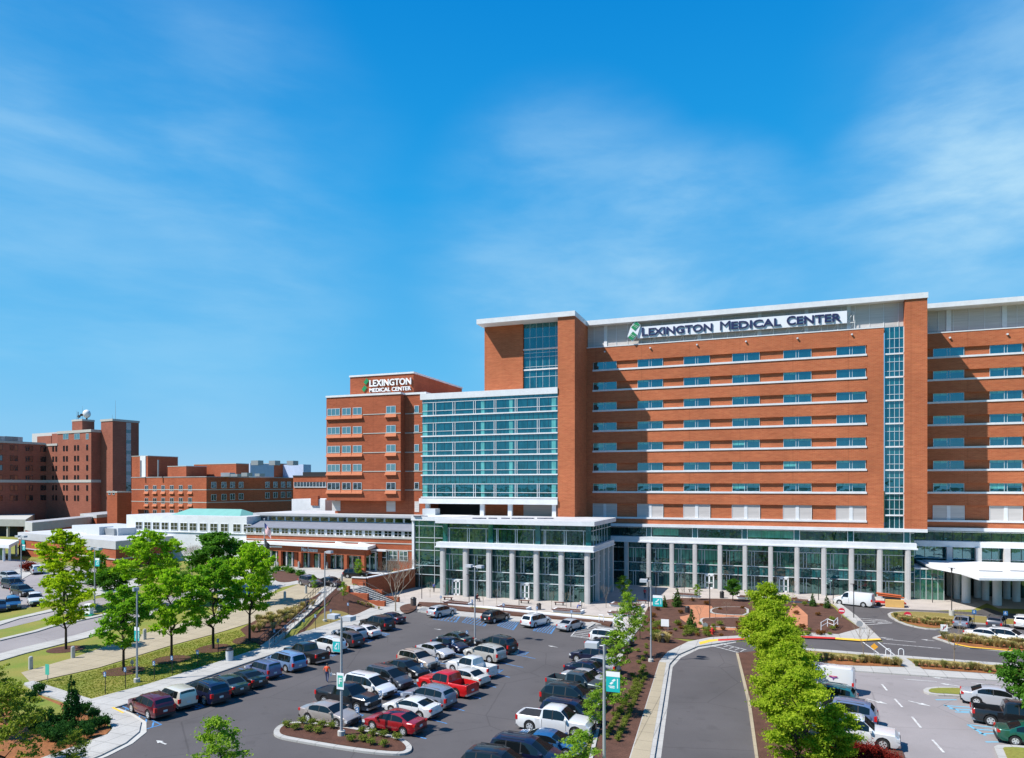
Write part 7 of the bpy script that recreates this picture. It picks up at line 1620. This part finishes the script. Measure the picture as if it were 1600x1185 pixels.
b.build('steps',SIDE,t)
# white gates by the crossing
for px,l in ((1388,'white hoop bike rack at the left of the crossing path'),(1408,'white hoop bike rack at the right of the crossing path')):
    x,y=g(px,1026); t=thing('bike_rack',l,'bike rack',(x,y,.15),group='white hoop racks at the crossing'); b=MB(t); n=10
    for k in range(n): a0_,a1_=PI*k/n,PI*(k+1)/n; b.tube((x+.25*math.cos(a0_),y,.6+.25*math.sin(a0_)),(x+.25*math.cos(a1_),y,.6+.25*math.sin(a1_)),.04,6)
    for s in (-.25,.25): b.tube((x+s,y,.15),(x+s,y,.6),.04,6)
    b.build('hoop',WHT,t)
# flagpole
x,y=g(413,893); z=T(x,y); t=thing('flagpole','white flagpole with a striped flag over a dark flag, left of the canopy','flagpole',(x,y,z)); hp=hh(413,893,812); b=MB(t); b.tube((x,y,z),(x,y,z+hp),.09,8,r2=.05); b.ball((x,y,z+hp+.08),.12,8,6); b.build('pole',LGREY,t)
def flag(z0,w,h,name):
    nx,ny=8,13; vs=[];fs=[];mi=[]
    for j in range(ny+1):
        for i in range(nx+1): u=i/nx; v=j/ny; vs.append((x+.08+u*w*.55,y-.05+.12*math.sin(u*7+v*2),z0+h*(1-v)-u*w*.55))
    for j in range(ny):
        for i in range(nx): a=j*(nx+1)+i; fs.append((a,a+1,a+nx+2,a+nx+1)); mi.append((2 if (i<3 and j<7) else j%2) if name=='striped_flag' else 0)
    b=MB(t); b.add(vs,fs); b.m=mi; return b.build(name,[plain('flag red',(.45,.02,.04),.8),WL,plain('flag blue',(.02,.04,.18),.8)] if name=='striped_flag' else [BLK],t)
flag(z+hp-2.3,2.6,1.7,'striped_flag'); flag(z+hp-5.0,2.0,1.5,'dark_flag')
# boom lift on a trailer behind the cargo van
x,y=g(1398,949); t=thing('work_trailer','flat trailer with an orange folded boom and a yellow box beside the cargo van','trailer',(x,y,.03))
b=MB(t); b.box(x-3.2,x+1.6,y+.1,y+1.7,.45,.65); b.build('deck',REDP,t); b=MB(t); b.box(x-1.3,x+1.2,y-.5,y+.0,.05,1.15); b.build('yellow_box',rough('yellow board',(.60,.36,.12),.8,.05,2),t)
b=MB(t); b.tube((x-2.4,y+.9,1.9),(x+1.0,y+.9,1.6),.18,6); b.tube((x-2.2,y+.9,1.6),(x+1.4,y+.9,1.35),.14,6); b.build('orange_boom',plain('boom orange',(.45,.09,.02),.6),t); b=MB(t); b.box(x-1.2,x+.9,y+.4,y+1.5,.65,1.3); b.build('machine_base',BLK,t)
for s in (-2.2,.8): b=MB(t); b.tube((x+s,y+.0,.35),(x+s,y+.22,.35),.33,14); b.build('wheel',TYRE,t)
# roof clutter on the pavilion
t=thing('roof_materials','dark rolled roofing materials left on the white roof edge','roofing material',(-40,112,13))
b=MB(t)
for i,px in enumerate((652,662,745,753,770,790,806,816,828,846,858)): xq,yq=gz(px,807 if px<700 else 810.5,13.02); b.box(xq-.7,xq+.7,yq-.25,yq+.25,12.99,13.15)
b.build('bundles',rough('dark bundles',(.08,.09,.13),.8,.2,2),t)
# people -------------------------------------------------------------
SKIN=plain('skin',(.36,.19,.12),.6); HAIR=plain('hair',(.03,.02,.015),.8)
def person(x,y,z,face,label,shirt,trousers,pose='walk',h=1.75,hold=None):
    t=thing('person',label,'person',(x,y,z),face); k=h/1.75; me=bpy.data.meshes.new('body'); 
    if pose=='sit':
        J=dict(pel=(0,0,.50),wa=(-.02,0,.72),ch=(0,0,.98),ne=(.02,0,1.13),he=(.04,0,1.22),ht=(.04,0,1.36),
          sl=(0,.19,1.05),el=(.06,.25,.80),wl=(.26,.16,.68),sr=(0,-.19,1.05),er=(.08,-.25,.80),wr=(.28,-.15,.66),hl=(.02,.10,.50),kl=(.44,.12,.50),al=(.46,.12,.08),tl=(.62,.13,.04),hr=(.02,-.10,.50),kr=(.44,-.13,.48),ar=(.50,-.13,.08),tr=(.66,-.14,.04))
    else:
        s=.18 if pose=='walk' else .03
        J=dict(pel=(0,0,.94),wa=(0,0,1.12),ch=(.01,0,1.34),ne=(.02,0,1.49),he=(.04,0,1.58),ht=(.04,0,1.72),
          sl=(0,.20,1.42),el=(-s*.6,.27,1.14),wl=(-s*.3,.27,.90),sr=(0,-.20,1.42),er=(s*.4,-.27,1.15),wr=(s*1.1,-.26,.92),hl=(0,.10,.90),kl=(s*.7,.11,.50),al=(s,.11,.09),tl=(s+.17,.12,.04),hr=(0,-.10,.90),kr=(-s*.1,-.11,.49),ar=(-s*1.3,-.11,.11),tr=(-s*1.3+.16,-.12,.05))
    names=list(J); ix={n:i for i,n in enumerate(names)}; E=[('pel','wa'),('wa','ch'),('ch','ne'),('ne','he'),('he','ht'),('ch','sl'),('sl','el'),('el','wl'),('ch','sr'),('sr','er'),('er','wr'),('pel','hl'),('hl','kl'),('kl','al'),('al','tl'),('pel','hr'),('hr','kr'),('kr','ar'),('ar','tr')]
    rad=dict(pel=(.15,.11),wa=(.14,.10),ch=(.16,.11),ne=(.055,.055),he=(.085,.10),ht=(.075,.085),sl=(.065,.065),el=(.045,.045),wl=(.03,.03),sr=(.065,.065),er=(.045,.045),wr=(.03,.03),hl=(.09,.09),kl=(.06,.06),al=(.042,.042),tl=(.038,.03),hr=(.09,.09),kr=(.06,.06),ar=(.042,.042),tr=(.038,.03))
    me.from_pydata([tuple(c*k for c in J[n]) for n in names],[(ix[a],ix[b_]) for a,b_ in E],[]); o=bpy.data.objects.new('body',me); COL.objects.link(o)
    m=o.modifiers.new('skin','SKIN'); 
    for n in names: v=me.skin_vertices[0].data[ix[n]]; v.radius=(rad[n][0]*k,rad[n][1]*k); v.use_root=(n=='pel')
    sub=o.modifiers.new('sub','SUBSURF'); sub.levels=sub.render_levels=1; bpy.context.view_layer.update()
    m2=bpy.data.meshes.new_from_object(o.evaluated_get(bpy.context.evaluated_depsgraph_get())); bpy.data.objects.remove(o)
    for mt in (SKIN,shirt,trousers,BLK): m2.materials.append(mt)
    hip=J['pel'][2]*k+.04
    for p in m2.polygons:
        c=p.center; rr_=math.hypot(c.x,c.y)
        if c.z>1.47*k or (pose=='sit' and c.z>1.12*k): mi=0
        elif pose=='sit': mi=1 if (c.z>.56*k and (c.x<.14*k)) or (c.z>.6*k and c.x<.12*k) else (3 if c.z<.1*k else (0 if c.z>.6*k and c.x>.14*k else 2))
        else: mi=(0 if abs(c.y)>.215*k and c.z<1.2*k and c.z>.6*k else 1 if c.z>hip else (3 if c.z<.1*k else 2))
        p.material_index=mi; p.use_smooth=True
    b_=bpy.data.objects.new('body',m2); COL.objects.link(b_); b_.parent=t; m2.name='body'
    hd=Vector(J['he'])*k; q=MB(); q.ball((hd.x-.015,0,hd.z+.07),.115*k,10,8,sq=(1,.92,1.0),z0=-.25); q.build('hair',HAIR,b_,smooth=True)
    for s in ('l','r'):
        w=Vector(J['w'+s])*k; e=Vector(J['e'+s])*k; d=(w-e).normalized(); q=MB(); q.ball(tuple(w+d*.05),.042,8,6,sq=(.8,.6,1.1))
        for i,fl in enumerate((.07,.085,.08,.065)): o_=Vector((.024-.016*i,0,0)); q.tube(tuple(w+d*.07+o_),tuple(w+d*(.07+fl)+o_),.009,5)
        sgn=1 if s=='l' else -1; q.tube(tuple(w+d*.03+Vector((.03,0,0))),tuple(w+d*.08+Vector((.055,-.01*sgn,0))),.010,5); q.build('hand',SKIN,b_)
    if hold: q=MB(); w=Vector(J['wr'])*k; q.box(w.x-.14,w.x+.14,w.y-.09,w.y-.03,w.z-.42,w.z-.12); bo=q.build('carried_bag',WL); bo.location=(x,y,z); bo.rotation_euler=(0,0,face); bo.name='carried_bag'; tag(bo,'white bag carried by the person in the orange-red shirt','bag')
    return t
OR=plain('orange red cloth',(.75,.085,.02),.8); DEN=plain('denim',(.03,.06,.16),.8); WHC=plain('white cloth',(.6,.6,.6),.8); DKC=plain('dark cloth',(.02,.02,.03),.8); BLC=plain('blue cloth',(.04,.08,.35),.8); REDC=plain('red cloth',(.5,.02,.02),.8)
x,y=g(511,1066.5); person(x,y,.02,R(108),'person in an orange-red shirt and blue trousers walking away across the lot',OR,DEN,'walk',1.78,hold=True)
x,y=g(480,957); tt=clamp((y-65)/34); person(x,y,.16+2.3*tt*.98,R(-60),'person in dark clothes walking on the ramp',DKC,DKC,'walk',1.72)
x,y=g(1007.5,936); person(x,y,.02,R(80),'person in a red top standing in the pavilion shadow',REDC,DKC,'stand',1.72)
x,y=g(746,940); person(x,y,.0,R(-20),'seated person in dark red clothes in front of the pavilion',plain('dark red cloth',(.15,.02,.03),.8),DKC,'sit',1.7)
x,y=g(907,951); person(x,y,.0,R(200),'seated person in white and blue at the right end of the pavilion front',WHC,BLC,'sit',1.7)
x,y=g(678,926); person(x,y,.02,R(-90),'person in blue standing by the glass connector',BLC,DKC,'stand',1.68)
for px,py,l,fc in ((746,940,'small dark chair under the person in dark red clothes',-20),(907,951,'small dark chair under the person in white and blue',200)):
    x,y=g(px,py); t=thing('chair',l,'chair',(x,y,.02),R(fc)); b=MB(); b.box(-.2,.25,-.22,.22,.36,.41); b.build('seat',BLK,t); b=MB(); b.box(-.24,-.19,-.22,.22,.41,.85); b.build('backrest',BLK,t)
    for sx in (-.18,.22):
        for sy in (-.19,.19): b=MB(); b.tube((sx,sy,0),(sx,sy,.36),.02,5); b.build('leg',BLK,t)
# storm drains
for px,py,l in ((707,969,'dark drain grate in the lot near the plaza kerb'),(1357,974,'dark drain grate in the entrance road')):
    x,y=g(px,py); t=thing('drain_grate',l,'drain',(x,y,.03)); b=MB(t); b.box(x-.5,x+.5,y-.3,y+.3,.028,.036); b.build('frame',BLK,t); b=MB(t)
    for i in range(7): b.box(x-.42+.13*i,x-.38+.13*i,y-.24,y+.24,.036,.042)
    b.build('bars',GREY,t)
